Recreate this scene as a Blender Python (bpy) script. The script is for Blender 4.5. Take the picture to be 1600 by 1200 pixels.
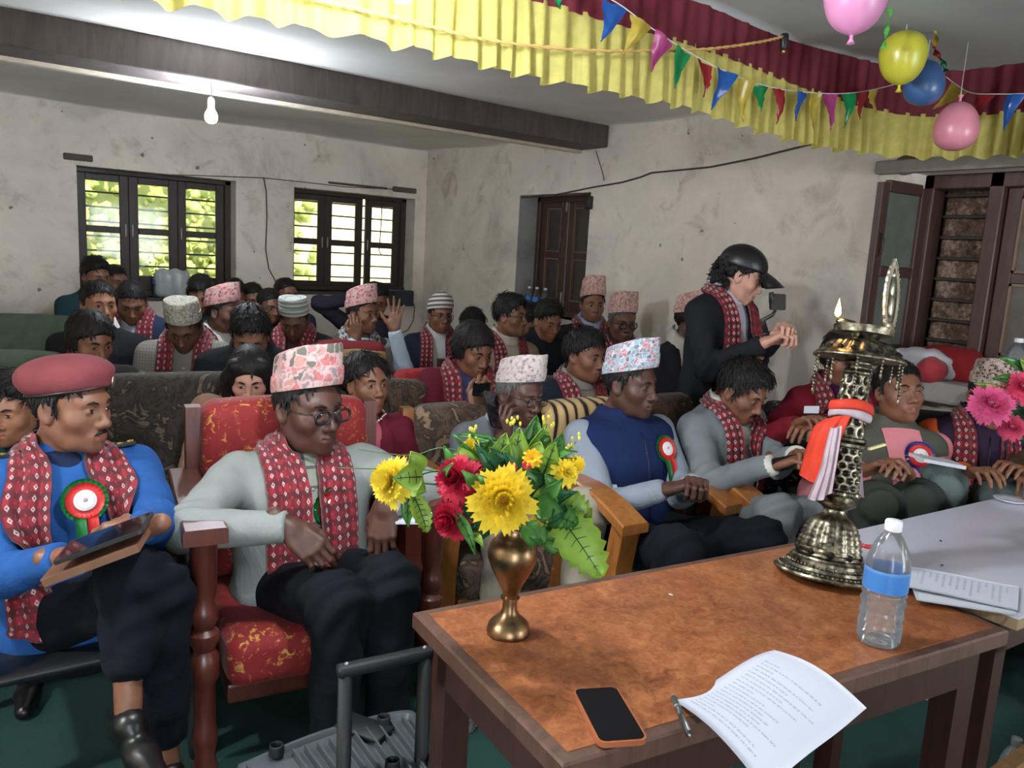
import bpy, bmesh, math, random
import numpy as np
from mathutils import Vector, Matrix, Euler
from math import sin, cos, pi, radians
random.seed(7); rng = np.random.default_rng(7)
SC = bpy.context.scene; COL = SC.collection
for _o in list(bpy.data.objects): bpy.data.objects.remove(_o)

# ------------------------------------------------------------------ camera, world, lights, exposure
YAW, PIT, ROL, FPX, EYE = radians(36.06), radians(9.2), radians(3.27), 1230.0, 1.62
cF = np.array([sin(YAW)*cos(PIT), cos(YAW)*cos(PIT), -sin(PIT)])
_rt = np.array([cos(YAW), -sin(YAW), 0.0]); _up = np.cross(_rt, cF)
cR = cos(ROL)*_rt + sin(ROL)*_up; cU = -sin(ROL)*_rt + cos(ROL)*_up
cO = np.array([0, 0, EYE])
FZ = 0.12                              # height of the floor while building (all is lowered by FZ at the end)
cam_data = bpy.data.cameras.new('camera'); cam = bpy.data.objects.new('camera', cam_data); COL.objects.link(cam)
cam_data.sensor_fit = 'HORIZONTAL'; cam_data.sensor_width = 36.0; cam_data.lens = 36.0*FPX/1600.0
cam_data.clip_start = 0.05; cam_data.clip_end = 200
cam.matrix_world = Matrix(((cR[0], cU[0], -cF[0], cO[0]), (cR[1], cU[1], -cF[1], cO[1]), (cR[2], cU[2], -cF[2], cO[2]), (0, 0, 0, 1)))
SC.camera = cam
def at(x, y, d):                       # the place seen at photo pixel (x, y), d metres deep
    return cO + d*(cF + (x-800)/FPX*cR - (y-600)/FPX*cU)
def on(x, y, ax, v):                   # the place seen at photo pixel on an axis plane
    r = cF + (x-800)/FPX*cR - (y-600)/FPX*cU
    return cO + (v-cO[ax])/r[ax]*r

SC.view_settings.view_transform = 'Standard'; SC.view_settings.look = 'None'
SC.view_settings.gamma = 1.0; SC.view_settings.use_curve_mapping = False
SC.view_settings.exposure = 1.1
SC.cycles.use_denoising = True
SC.cycles.max_bounces = 8; SC.cycles.diffuse_bounces = 4; SC.cycles.transparent_max_bounces = 12
SC.cycles.caustics_reflective = False; SC.cycles.caustics_refractive = False
SC.cycles.sample_clamp_indirect = 4.0
W = bpy.data.worlds.new('sky'); SC.world = W; W.use_nodes = True
_bg = W.node_tree.nodes['Background']; _bg.inputs[0].default_value = (0.80, 0.90, 1.0, 1); _bg.inputs[1].default_value = 4.2
def lamp(name, kind, loc, power, color, **kw):
    l = bpy.data.lights.new(name, kind); l.energy = power; l.color = color
    for k, v in kw.items(): setattr(l, k, v)
    o = bpy.data.objects.new(name, l); COL.objects.link(o); o.location = loc
    return o
_sun = lamp('sun', 'SUN', (0, 0, 9), 5.0, (1.0, 0.93, 0.78), angle=0.01); _sun.rotation_euler = (radians(48), 0, radians(-14))
BULB_A = on(330, 182, 1, 4.42)          # the bare bulb in view
BULB_B = on(628, -26, 1, 1.52)           # the bulb over the stage, just above the view
lamp('bulb_light', 'POINT', BULB_A, 62, (0.82, 0.91, 1.0), shadow_soft_size=0.042)
lamp('bulb_light', 'POINT', BULB_B, 84, (0.90, 0.95, 1.0), shadow_soft_size=0.042)
BULB_C = np.array([-1.30, 1.82, 2.33])   # a second stage bulb, beyond the left edge of the view
lamp('bulb_light', 'POINT', BULB_C, 200, (0.92, 0.96, 1.0), shadow_soft_size=0.042)
_w = lamp('doorway_daylight', 'AREA', (-0.75, -1.85, 1.45), 9, (0.90, 0.95, 1.0), shape='RECTANGLE', size=1.0, size_y=1.6); _w.rotation_euler = (radians(90), 0, 0)
_w = lamp('doorway_daylight', 'AREA', (2.9, -1.85, 1.45), 10, (0.92, 0.96, 1.0), shape='RECTANGLE', size=1.2, size_y=1.4); _w.rotation_euler = (radians(90), 0, 0)

# ------------------------------------------------------------------ objects and meshes
def tag(o, label=None, cat=None, group=None, kind=None):
    if label: o['label'] = label
    if cat: o['category'] = cat
    if group: o['group'] = group
    if kind: o['kind'] = kind
    return o
def empty(name, loc=(0, 0, 0), rz=0.0, label=None, cat=None, group=None):
    o = bpy.data.objects.new(name, None); COL.objects.link(o)
    o.empty_display_size = 0.05; o.location = tuple(loc); o.rotation_euler = (0, 0, rz)
    return tag(o, label, cat, group)
class MB:
    """collects verts / faces / material slots / uvs for one mesh object"""
    def __init__(s): s.v = []; s.f = []; s.m = []; s.uv = []; s.n = 0; s.has_uv = False
    def add(s, v, f, mi=0, uv=None):
        v = np.asarray(v, float).reshape(-1, 3); s.v.append(v)
        b = s.n; s.n += len(v)
        if isinstance(f, np.ndarray):
            fl = (f + b).tolist()
        else: fl = [tuple(i+b for i in q) for q in f]
        s.f += fl
        if isinstance(mi, int): s.m += [mi]*len(fl)
        else: s.m += list(mi)
        if uv is None: s.uv.append(np.zeros((len(v), 2)))
        else: s.uv.append(np.asarray(uv, float)); s.has_uv = True
        return s
    def box(s, lo, hi, M=None, mi=0, bev=0.0):
        lo = np.array(lo, float); hi = np.array(hi, float)
        if bev > 0:
            bev = min(bev, 0.45*float((hi-lo).min()))
            bm = bmesh.new(); bmesh.ops.create_cube(bm, size=1.0)
            bmesh.ops.scale(bm, vec=tuple(hi-lo), verts=bm.verts)
            bmesh.ops.bevel(bm, geom=bm.edges[:], offset=bev, segments=2 if bev > .008 else 1, affect='EDGES', profile=0.6)
            v = np.array([x.co[:] for x in bm.verts]) + (lo+hi)/2; bm.verts.index_update()
            f = [tuple(x.index for x in q.verts) for q in bm.faces]; bm.free()
        else:
            v = np.array([(x, y, z) for x in (lo[0], hi[0]) for y in (lo[1], hi[1]) for z in (lo[2], hi[2])])
            f = [(0, 1, 3, 2), (4, 6, 7, 5), (0, 4, 5, 1), (2, 3, 7, 6), (0, 2, 6, 4), (1, 5, 7, 3)]
        if M is not None: v = xf(M, v)
        return s.add(v, f, mi)
    def tube(s, pts, r, n=8, mi=0, cap=True, flat=1.0, closed=False):
        pts = np.asarray(pts, float); k = len(pts)
        r = np.broadcast_to(np.asarray(r, float), (k,))
        t = np.gradient(pts, axis=0) if not closed else np.roll(pts, -1, 0)-np.roll(pts, 1, 0)
        t /= np.linalg.norm(t, axis=1)[:, None]+1e-9
        a = np.array([0, 0, 1.0]) if abs(t[0][2]) < .9 else np.array([1.0, 0, 0])
        V = []
        u = np.cross(t[0], a); u /= np.linalg.norm(u)
        an = np.linspace(0, 2*pi, n, endpoint=False)
        for i in range(k):
            u = u - t[i]*(u@t[i]); u /= np.linalg.norm(u)+1e-9; w = np.cross(t[i], u)
            V.append(pts[i] + r[i]*(np.cos(an)[:, None]*u + flat*np.sin(an)[:, None]*w))
        V = np.concatenate(V); F = []
        for i in range(k if closed else k-1):
            i2 = (i+1) % k
            for j in range(n): F.append((i*n+j, i*n+(j+1) % n, i2*n+(j+1) % n, i2*n+j))
        if cap and not closed:
            F.append(tuple(range(n))[::-1]); F.append(tuple((k-1)*n+j for j in range(n)))
        return s.add(V, F, mi)
    def lathe(s, prof, n=32, M=None, mi=0, cap=True, disp=None, sx=1.0, sy=1.0):
        prof = np.asarray(prof, float); k = len(prof); an = np.linspace(0, 2*pi, n, endpoint=False)
        r = prof[:, 0][:, None]*np.ones(n); z = prof[:, 1][:, None]*np.ones(n)
        if disp is not None: r = r + disp(an[None, :], z)
        V = np.stack([r*np.cos(an)*sx, r*np.sin(an)*sy, z], -1).reshape(-1, 3)
        F = [(i*n+j, i*n+(j+1) % n, (i+1)*n+(j+1) % n, (i+1)*n+j) for i in range(k-1) for j in range(n)]
        if cap: F.append(tuple(range(n))[::-1]); F.append(tuple((k-1)*n+j for j in range(n)))
        uv = np.stack([np.broadcast_to(an/(2*pi), r.shape), z], -1).reshape(-1, 2)
        if M is not None: V = xf(M, V)
        return s.add(V, F, mi, uv)
    def ell(s, c, r, n=16, m=10, M=None, mi=0):
        th = np.linspace(0, pi, m+1); prof = [(math.sin(t), -math.cos(t)) for t in th]
        prof[0] = (1e-4, -1); prof[-1] = (1e-4, 1)
        prof = np.array(prof); an = np.linspace(0, 2*pi, n, endpoint=False)
        V = np.stack([prof[:, 0][:, None]*np.cos(an), prof[:, 0][:, None]*np.sin(an), prof[:, 1][:, None]*np.ones(n)], -1).reshape(-1, 3)*np.array(r)
        F = [(i*n+j, i*n+(j+1) % n, (i+1)*n+(j+1) % n, (i+1)*n+j) for i in range(m) for j in range(n)]
        if M is not None: V = xf(M, V)
        return s.add(V+np.array(c), F, mi)
    def prism(s, poly, lo, hi, axis=2, M=None, mi=0):
        """polygon in the two axes other than `axis`, extruded lo..hi"""
        poly = np.asarray(poly, float); n = len(poly); ax = [i for i in range(3) if i != axis]
        V = np.zeros((2*n, 3)); V[:n, ax] = poly; V[n:, ax] = poly; V[:n, axis] = lo; V[n:, axis] = hi
        F = [tuple(range(n))[::-1], tuple(range(n, 2*n))] + [(i, (i+1) % n, n+(i+1) % n, n+i) for i in range(n)]
        if M is not None: V = xf(M, V)
        return s.add(V, F, mi)
    def grid(s, P, mi=0, uv=None, thick=0.0):
        """P: (a, b, 3) array of points -> sheet (two-sided with an edge when thick)"""
        a, b = P.shape[:2]; V = P.reshape(-1, 3)
        I = np.arange(a*b).reshape(a, b)
        F = np.stack([I[:-1, :-1], I[1:, :-1], I[1:, 1:], I[:-1, 1:]], -1).reshape(-1, 4)
        if uv is None:
            uu, vv = np.meshgrid(np.linspace(0, 1, a), np.linspace(0, 1, b), indexing='ij'); uv = np.stack([vv, uu], -1)
        uv = np.asarray(uv).reshape(-1, 2)
        if thick == 0: return s.add(V, F, mi, uv)
        du = np.gradient(P, axis=0); dv = np.gradient(P, axis=1); nn = np.cross(du, dv); nn /= np.linalg.norm(nn, axis=2)[..., None]+1e-9
        V2 = (P + nn*thick).reshape(-1, 3); N = a*b
        rim = np.concatenate([I[0, :], I[1:, -1], I[-1, -2::-1], I[-2:0:-1, 0]])
        nx = np.roll(rim, -1)
        R = np.stack([rim, nx, nx+N, rim+N], -1)
        return s.add(np.concatenate([V, V2]), np.concatenate([F[:, ::-1], F+N, R]), mi, np.concatenate([uv, uv]))
    def build(s, name, mats, parent=None, smooth=True, auto=None, **kw):
        me = bpy.data.meshes.new(name)
        V = np.concatenate(s.v) if s.v else np.zeros((0, 3))
        me.vertices.add(len(V)); me.vertices.foreach_set('co', V.ravel().astype(np.float32))
        ln = np.fromiter((len(q) for q in s.f), int, len(s.f)); st = np.concatenate([[0], np.cumsum(ln)[:-1]])
        flat = np.fromiter((i for q in s.f for i in q), int, int(ln.sum()))
        me.loops.add(len(flat)); me.loops.foreach_set('vertex_index', flat.astype(np.int32))
        me.polygons.add(len(ln)); me.polygons.foreach_set('loop_start', st.astype(np.int32))
        me.polygons.foreach_set('material_index', np.array(s.m, np.int32))
        me.polygons.foreach_set('use_smooth', np.full(len(ln), bool(smooth)))
        if s.has_uv:
            U = np.concatenate(s.uv); l = me.uv_layers.new(name='UVMap'); l.data.foreach_set('uv', U[flat].ravel().astype(np.float32))
        me.update(calc_edges=True); me.validate()
        for m in (mats if isinstance(mats, (list, tuple)) else [mats]): me.materials.append(m)
        if auto: me.set_sharp_from_angle(angle=radians(auto))
        o = bpy.data.objects.new(name, me); COL.objects.link(o)
        if parent is not None: o.parent = parent
        return tag(o, **kw)
def xf(M, v):
    M = np.array(M); return v@M[:3, :3].T + M[:3, 3]
def T(x, y, z): return np.array(Matrix.Translation((x, y, z)))
def Rz(a): return np.array(Matrix.Rotation(a, 4, 'Z'))
def Rx(a): return np.array(Matrix.Rotation(a, 4, 'X'))
def Ry(a): return np.array(Matrix.Rotation(a, 4, 'Y'))
def frame(o, x, y, z):
    M = np.eye(4); M[:3, 0] = x; M[:3, 1] = y; M[:3, 2] = z; M[:3, 3] = o; return M
def dup(root, loc=None, rz=None, label=None, group=None):
    r = root.copy(); COL.objects.link(r)
    if loc is not None: r.location = tuple(loc)
    if rz is not None: r.rotation_euler = (0, 0, rz)
    if label: r['label'] = label
    if group: r['group'] = group
    for ch in list(root.children):
        c = ch.copy(); COL.objects.link(c); c.parent = r
        for g in list(ch.children):
            d = g.copy(); COL.objects.link(d); d.parent = c
    return r

# ------------------------------------------------------------------ materials
MATS = {}
class NG:
    def __init__(s, name):
        s.m = bpy.data.materials.new(name); s.m.use_nodes = True; s.t = s.m.node_tree
        s.b = s.t.nodes['Principled BSDF']; s.out = s.t.nodes['Material Output']
    def n(s, typ, **kw):
        x = s.t.nodes.new(typ)
        for k, v in kw.items():
            if k.startswith('i_'):
                key = k[2:]; key = int(key) if key.isdigit() else key.replace('_', ' ')
                if hasattr(v, 'is_linked') or isinstance(v, bpy.types.NodeSocket): s.t.links.new(v, x.inputs[key])
                else: x.inputs[key].default_value = v
            else: setattr(x, k, v)
        return x
    def math(s, op, a, b=0.0, c=None):
        x = s.t.nodes.new('ShaderNodeMath'); x.operation = op
        for i, v in enumerate((a, b) if c is None else (a, b, c)):
            if isinstance(v, bpy.types.NodeSocket): s.t.links.new(v, x.inputs[i])
            else: x.inputs[i].default_value = v
        return x.outputs[0]
    def mix(s, f, a, b):
        x = s.t.nodes.new('ShaderNodeMix'); x.data_type = 'RGBA'
        for i, v in ((0, f), (6, a), (7, b)):
            if isinstance(v, bpy.types.NodeSocket): s.t.links.new(v, x.inputs[i])
            else: x.inputs[i].default_value = (tuple(v)+(1,))[:4] if i else v
        return x.outputs[2]
    def ramp(s, f, stops, interp='LINEAR'):
        x = s.t.nodes.new('ShaderNodeValToRGB'); x.color_ramp.interpolation = interp
        e = x.color_ramp.elements
        while len(e) < len(stops): e.new(0.5)
        for q, (p, c) in zip(e, stops):
            q.position = p; q.color = (tuple(c)+(1,))[:4] if hasattr(c, '__len__') else (c, c, c, 1)
        s.t.links.new(f, x.inputs[0]); return x.outputs[0]
    def coord(s, kind='Object', scale=1.0, rot=(0, 0, 0)):
        if kind == 'World': o = s.n('ShaderNodeNewGeometry').outputs['Position']
        else: o = s.n('ShaderNodeTexCoord').outputs[kind]
        mp = s.n('ShaderNodeMapping'); s.t.links.new(o, mp.inputs[0])
        mp.inputs['Scale'].default_value = (scale,)*3 if not hasattr(scale, '__len__') else scale
        mp.inputs['Rotation'].default_value = rot
        return mp.outputs[0]
    def noise(s, vec, scale=5.0, detail=3.0, rough=0.55, dist=0.0):
        return s.n('ShaderNodeTexNoise', i_Vector=vec, i_Scale=scale, i_Detail=detail, i_Roughness=rough, i_Distortion=dist).outputs[0]
    def vor(s, vec, scale=5.0, feature='F1', out='Distance', rnd=1.0):
        return s.n('ShaderNodeTexVoronoi', feature=feature, i_Vector=vec, i_Scale=scale, i_Randomness=rnd).outputs[out]
    def bump(s, h, strength=0.3, dist=0.01):
        x = s.n('ShaderNodeBump', i_Height=h, i_Strength=strength, i_Distance=dist); s.t.links.new(x.outputs[0], s.b.inputs['Normal'])
    def set(s, color=None, rough=None, metal=None, **kw):
        for k, v in (('Base Color', color), ('Roughness', rough), ('Metallic', metal)):
            if v is None: continue
            if isinstance(v, bpy.types.NodeSocket): s.t.links.new(v, s.b.inputs[k])
            else: s.b.inputs[k].default_value = (tuple(v)+(1,))[:4] if k == 'Base Color' else v
        for k, v in kw.items(): s.b.inputs[k.replace('_', ' ')].default_value = v
        return s.m
def lin(r, g, b):                      # 0-255 sRGB -> linear
    return tuple((c/255/12.92 if c/255 <= .04045 else ((c/255+.055)/1.055)**2.4) for c in (r, g, b))
def plain(name, col, rough=0.6, metal=0.0, var=0.12, scale=14.0, bump=0.0, bscale=60.0, kind='Object', **kw):
    key = (name, tuple(col))
    if key in MATS: return MATS[key]
    g = NG(name); v = g.coord(kind)
    n = g.noise(v, scale, 4)
    c = np.array(col[:3])
    g.set(g.ramp(n, [(0.3, tuple(c*(1-var))), (0.7, tuple(np.minimum(c*(1+var), 1)))]), rough, metal, **kw)
    if bump: g.bump(g.noise(v, bscale, 3), bump, 0.004)
    MATS[key] = g.m; return g.m
def cloth(name, col, weave=420.0, var=0.10, rough=0.9, fold=0.35, check=None):
    key = ('cloth', name, tuple(col))
    if key in MATS: return MATS[key]
    g = NG(name); v = g.coord('Object'); c = np.array(col[:3])
    n = g.noise(v, 9, 4); n2 = g.noise(v, weave, 2)
    colr = g.ramp(g.math('ADD', g.math('MULTIPLY', n, .6), g.math('MULTIPLY', n2, .4)), [(0.35, tuple(c*(1-var))), (0.65, tuple(np.minimum(c*(1+var), 1)))])
    if check is not None:
        wx = g.n('ShaderNodeTexWave', i_Vector=v, i_Scale=check[1], bands_direction='X').outputs[1]
        wz = g.n('ShaderNodeTexWave', i_Vector=v, i_Scale=check[1], bands_direction='Z').outputs[1]
        colr = g.mix(g.math('MULTIPLY', g.math('GREATER_THAN', g.math('MAXIMUM', wx, wz), check[2]), check[3]), colr, check[0])
    g.set(colr, rough, Specular_IOR_Level=.2)
    g.bump(g.math('ADD', g.math('MULTIPLY', g.noise(v, 7, 3, .5, 1.2), 1.0), g.math('MULTIPLY', n2, .04)), fold, 0.03)
    MATS[key] = g.m; return g.m
def wood(name, col, dark=0.45, scale=1.0, rough=0.4, rot=(0, 0, 0), coat=0.2):
    key = ('wood', name, tuple(col))
    if key in MATS: return MATS[key]
    g = NG(name); v = g.coord('Object', (scale, scale, scale*.18), rot)
    n = g.noise(v, 26, 5, .6, 1.4); c = np.array(col)
    g.set(g.ramp(n, [(0.25, tuple(c*dark)), (0.55, tuple(c)), (0.8, tuple(np.minimum(c*1.25, 1)))]), rough, Coat_Weight=coat, Coat_Roughness=.25)
    g.bump(n, 0.15, 0.003); MATS[key] = g.m; return g.m
def glass(name, col=(1, 1, 1), rough=0.02, ior=1.45):
    if name in MATS: return MATS[name]
    g = NG(name); g.set(col, rough, 0.0, Transmission_Weight=1.0, IOR=ior); MATS[name] = g.m; return g.m
def emit(name, col, strength):
    g = NG(name); g.set((0, 0, 0), .5); g.b.inputs['Emission Color'].default_value = tuple(col)+(1,); g.b.inputs['Emission Strength'].default_value = strength; return g.m
# ------------------------------------------------------------------ solid modelling with distance fields (bodies, clothes, cushions)
def smin(a, b, k):
    h = np.maximum(k-np.abs(a-b), 0)/k
    return np.minimum(a, b) - h*h*k*.25
class Fld:
    """list of primitives; each: (fn(x,y,z)->d, lo, hi, k, op)"""
    def __init__(s): s.p = []
    def cone(s, a, b, ra, rb=None, k=.02, op=1):
        a = np.array(a, float); b = np.array(b, float); rb = ra if rb is None else rb; ab = b-a; L2 = max(float(ab@ab), 1e-9)
        def fn(x, y, z):
            px, py, pz = x-a[0], y-a[1], z-a[2]
            t = np.clip((px*ab[0]+py*ab[1]+pz*ab[2])/L2, 0, 1)
            return np.sqrt((px-t*ab[0])**2+(py-t*ab[1])**2+(pz-t*ab[2])**2) - (ra+(rb-ra)*t)
        lo = np.minimum(a-ra, b-rb); hi = np.maximum(a+ra, b+rb); s.p.append((fn, lo, hi, k, op)); return s
    def path(s, pts, rr, k=.02):
        for i in range(len(pts)-1): s.cone(pts[i], pts[i+1], rr[i], rr[i+1], k)
        return s
    def ell(s, c, r, k=.02, op=1, R=None):
        c = np.array(c, float); r = np.array(r if hasattr(r, '__len__') else (r,)*3, float)
        R = np.eye(3) if R is None else np.array(R)[:3, :3]
        def fn(x, y, z):
            px, py, pz = x-c[0], y-c[1], z-c[2]
            q = [px*R[0, i]+py*R[1, i]+pz*R[2, i] for i in range(3)]
            k0 = np.sqrt((q[0]/r[0])**2+(q[1]/r[1])**2+(q[2]/r[2])**2); k1 = np.sqrt((q[0]/r[0]**2)**2+(q[1]/r[1]**2)**2+(q[2]/r[2]**2)**2)+1e-9
            return k0*(k0-1)/k1
        e = np.sqrt(((R*r)**2).sum(1)); s.p.append((fn, c-e, c+e, k, op)); return s
    def half(s, n, d, lo, hi, k=.008):
        """keep n.p > d"""
        n = np.array(n, float); n /= np.linalg.norm(n)
        s.p.append((lambda x, y, z: n[0]*x+n[1]*y+n[2]*z-d, np.array(lo, float), np.array(hi, float), k, -2)); return s
    def loft(s, prof, M, k=.02, e=2.3, op=1, grow=0.0):
        """prof rows: z, half width, half depth, y centre - in the frame M"""
        prof = np.array(prof, float); Mi = np.linalg.inv(M); zl, zh = prof[0, 0], prof[-1, 0]
        def fn(x, y, z):
            lx = Mi[0, 0]*x+Mi[0, 1]*y+Mi[0, 2]*z+Mi[0, 3]; ly = Mi[1, 0]*x+Mi[1, 1]*y+Mi[1, 2]*z+Mi[1, 3]; lz = Mi[2, 0]*x+Mi[2, 1]*y+Mi[2, 2]*z+Mi[2, 3]
            a = np.interp(lz, prof[:, 0], prof[:, 1])+grow; b = np.interp(lz, prof[:, 0], prof[:, 2])+grow; c = np.interp(lz, prof[:, 0], prof[:, 3])
            rr = (np.abs(lx/a)**e + np.abs((ly-c)/b)**e)**(1/e)
            d = (rr-1)*np.minimum(a, b)
            return np.maximum(d, np.maximum(lz-zh, zl-lz))
        A, B = prof[:, 1].max()+grow, np.abs(prof[:, 2]).max()+np.abs(prof[:, 3]).max()+grow
        cs = xf(M, np.array([(i, j, q) for i in (-A, A) for j in (-B, B) for q in (zl, zh)]))
        s.p.append((fn, cs.min(0), cs.max(0), k, op)); return s
    def func(s, fn, lo, hi, k=.01, op=1):
        s.p.append((fn, np.array(lo, float), np.array(hi, float), k, op)); return s
    def d(s, P):
        x, y, z = P[..., 0], P[..., 1], P[..., 2]; D = np.full(x.shape, 1.0)
        for fn, lo, hi, k, op in s.p:
            v = fn(x, y, z)
            D = smin(D, v, k) if op == 1 else -smin(-D, v, k)
        return D
    def stick(s, P, off=0.01, it=4):
        """move points onto the surface d = off"""
        P = np.array(P, float)
        for _ in range(it):
            e = 2e-3; d = s.d(P); g = np.stack([s.d(P+np.eye(3)[i]*e)-d for i in range(3)], -1)/e
            P = P - (d-off)[..., None]*g/np.maximum((g**2).sum(-1), .2)[..., None]
        return P
    def normal(s, P):
        e = 3e-3; d = s.d(P); g = np.stack([s.d(P+np.eye(3)[i]*e)-d for i in range(3)], -1); return g/(np.linalg.norm(g, axis=-1)[..., None]+1e-9)
    def mesh(s, h):
        add = [p for p in s.p if p[4] == 1]
        lo = np.min([p[1] for p in add], 0)-3*h; hi = np.max([p[2] for p in add], 0)+3*h
        n = np.ceil((hi-lo)/h).astype(int)+1
        ax = [lo[i]+h*np.arange(n[i]) for i in range(3)]
        D = np.full(n, 1.0)
        for fn, l, u, k, op in s.p:
            m = k+2.5*h
            i0 = np.clip(np.floor((l-m-lo)/h).astype(int), 0, n-1); i1 = np.clip(np.ceil((u+m-lo)/h).astype(int)+1, 1, n)
            if (i1 <= i0).any(): continue
            sl = tuple(slice(a, b) for a, b in zip(i0, i1))
            x = ax[0][sl[0]][:, None, None]; y = ax[1][sl[1]][None, :, None]; z = ax[2][sl[2]][None, None, :]
            v = fn(x, y, z)
            D[sl] = smin(D[sl], v, k) if op == 1 else -smin(-D[sl], v, k)
        D[0] = D[-1] = 1; D[:, 0] = D[:, -1] = 1; D[:, :, 0] = D[:, :, -1] = 1
        return snets(D, lo, h)
def snets(D, lo, h):
    S = D < 0
    cnt = np.zeros(tuple(np.array(D.shape)-1), np.int8)
    cor = [(i, j, k) for i in (0, 1) for j in (0, 1) for k in (0, 1)]
    n = D.shape
    for i, j, k in cor: cnt += S[i:n[0]-1+i, j:n[1]-1+j, k:n[2]-1+k]
    act = np.argwhere((cnt > 0) & (cnt < 8))
    vid = np.full(cnt.shape, -1, np.int32); vid[tuple(act.T)] = np.arange(len(act))
    V = np.stack([D[act[:, 0]+i, act[:, 1]+j, act[:, 2]+k] for i, j, k in cor], 1)
    acc = np.zeros((len(act), 3)); num = np.zeros(len(act))
    for a in range(8):
        for b in range(a+1, 8):
            if sum(x != y for x, y in zip(cor[a], cor[b])) != 1: continue
            m = (V[:, a] < 0) != (V[:, b] < 0)
            t = V[m, a]/(V[m, a]-V[m, b])
            acc[m] += np.array(cor[a]) + t[:, None]*(np.array(cor[b])-np.array(cor[a])); num[m] += 1
    P = lo + h*(act + acc/num[:, None])
    F = []
    for ax in range(3):
        sl0 = [slice(None)]*3; sl1 = [slice(None)]*3; sl0[ax] = slice(0, -1); sl1[ax] = slice(1, None)
        A = S[tuple(sl0)]; B = S[tuple(sl1)]
        E = np.argwhere(A != B); o1, o2 = [(1, 2), (2, 0), (0, 1)][ax]
        E = E[(E[:, o1] > 0) & (E[:, o2] > 0)]
        q = []
        for d1, d2 in ((-1, -1), (0, -1), (0, 0), (-1, 0)):
            c = E.copy(); c[:, o1] += d1; c[:, o2] += d2; q.append(vid[tuple(c.T)])
        q = np.stack(q, 1); fl = ~A[tuple(E.T)]; q[fl] = q[fl][:, ::-1]; F.append(q)
    return P, np.concatenate(F)
def wob(P, f=9.0, seed=0.0):
    """cheap smooth 3-D noise in -1..1"""
    x, y, z = P[..., 0]*f+seed, P[..., 1]*f+seed*1.7, P[..., 2]*f-seed*.6
    return (np.sin(x*1.3+1.7*np.sin(y*.9+z*.7))+np.sin(y*1.7+1.3*np.sin(z*1.1-x*.6))+np.sin(z*1.5+1.5*np.sin(x*1.2+y*.5)))/3

# ------------------------------------------------------------------ people
def unit(v): v = np.array(v, float); return v/(np.linalg.norm(v)+1e-9)
_heads = {}
def head_geo(kind, h):
    """male / female head with neck; y is forward, z up, centre between the eyes' level"""
    key = (kind, h)
    if key in _heads: return _heads[key]
    m = kind == 'male'; f = Fld(); w = 1.0 if m else 0.95
    f.ell((0, -.012, .03), (.074*w, .094, .086)).ell((0, .022, -.02), (.060*w, .066, .085), .03)
    f.ell((0, .030, -.07), (.047*w, .05, .044), .03)
    f.ell((0, .070, -.099), (.022 if m else .017, .017, .016), .03)
    for s in (-1, 1):
        f.ell((s*.043*w, .050, -.026), (.022, .022, .020), .03)
        f.cone((s*.045*w, -.01, -.055), (s*.036*w, .03, -.088), .022, .016, .03)
        f.cone((s*.010, .079, .022), (s*.042*w, .066, .024), .010 if m else .008, .009, .02)
    for s in (-1, 1): f.ell((s*.031*w, .096, .002), (.019, .018, .0125), .014, -1)
    for s in (-1, 1): f.ell((s*.031*w, .0735, .001), (.0135, .0125, .0115), .004)
    f.cone((0, .080, .014), (0, .103, -.028), .0075, .010, .014)
    f.ell((0, .1055, -.033), (.0125, .0115, .0105), .008)
    for s in (-1, 1): f.ell((s*.0135, .094, -.037), (.0085, .0105, .0075), .007)
    f.ell((0, .082, -.066), (.025, .012, .018), .02)
    for s in (-1, 1):
        f.cone((s*.021, .083, -.0655), (s*.004, .0945, -.061), .0035, .0058, .006)
        f.cone((s*.020, .083, -.067), (0, .0925, -.0735), .0035, .0068, .006)
    f.cone((-.022, .0925, -.067), (.022, .0925, -.067), .0022, .0022, .004, -1)
    for s in (-1, 1):
        f.ell((s*.0765*w, -.012, -.010), (.007, .0185, .030), .008, 1, Rx(.2)@Rz(s*.35))
        f.ell((s*.083*w, -.006, -.006), (.005, .010, .017), .006, -1, Rx(.2))
    f.cone((0, -.022, -.05), (0, -.045, -.125), .050 if m else .044, .052 if m else .045, .03)
    f.cone((0, -.045, -.125), (0, -.055, -.2), .052 if m else .045, .062, .03)
    if m: f.ell((0, .006, -.135), (.010, .012, .014), .02)
    V, F = f.mesh(h)
    c = V[F].mean(1)
    lip = (np.abs(c[:, 0]) < .023) & (c[:, 2] > -.081) & (c[:, 2] < -.0565) & (c[:, 1] > .086-.16*np.abs(c[:, 0])) & (np.abs(c[:, 2]+.067) < .0125-.38*np.abs(c[:, 0]))
    _heads[key] = (V, F, lip.astype(int)); return _heads[key]
_hands = {}
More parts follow.
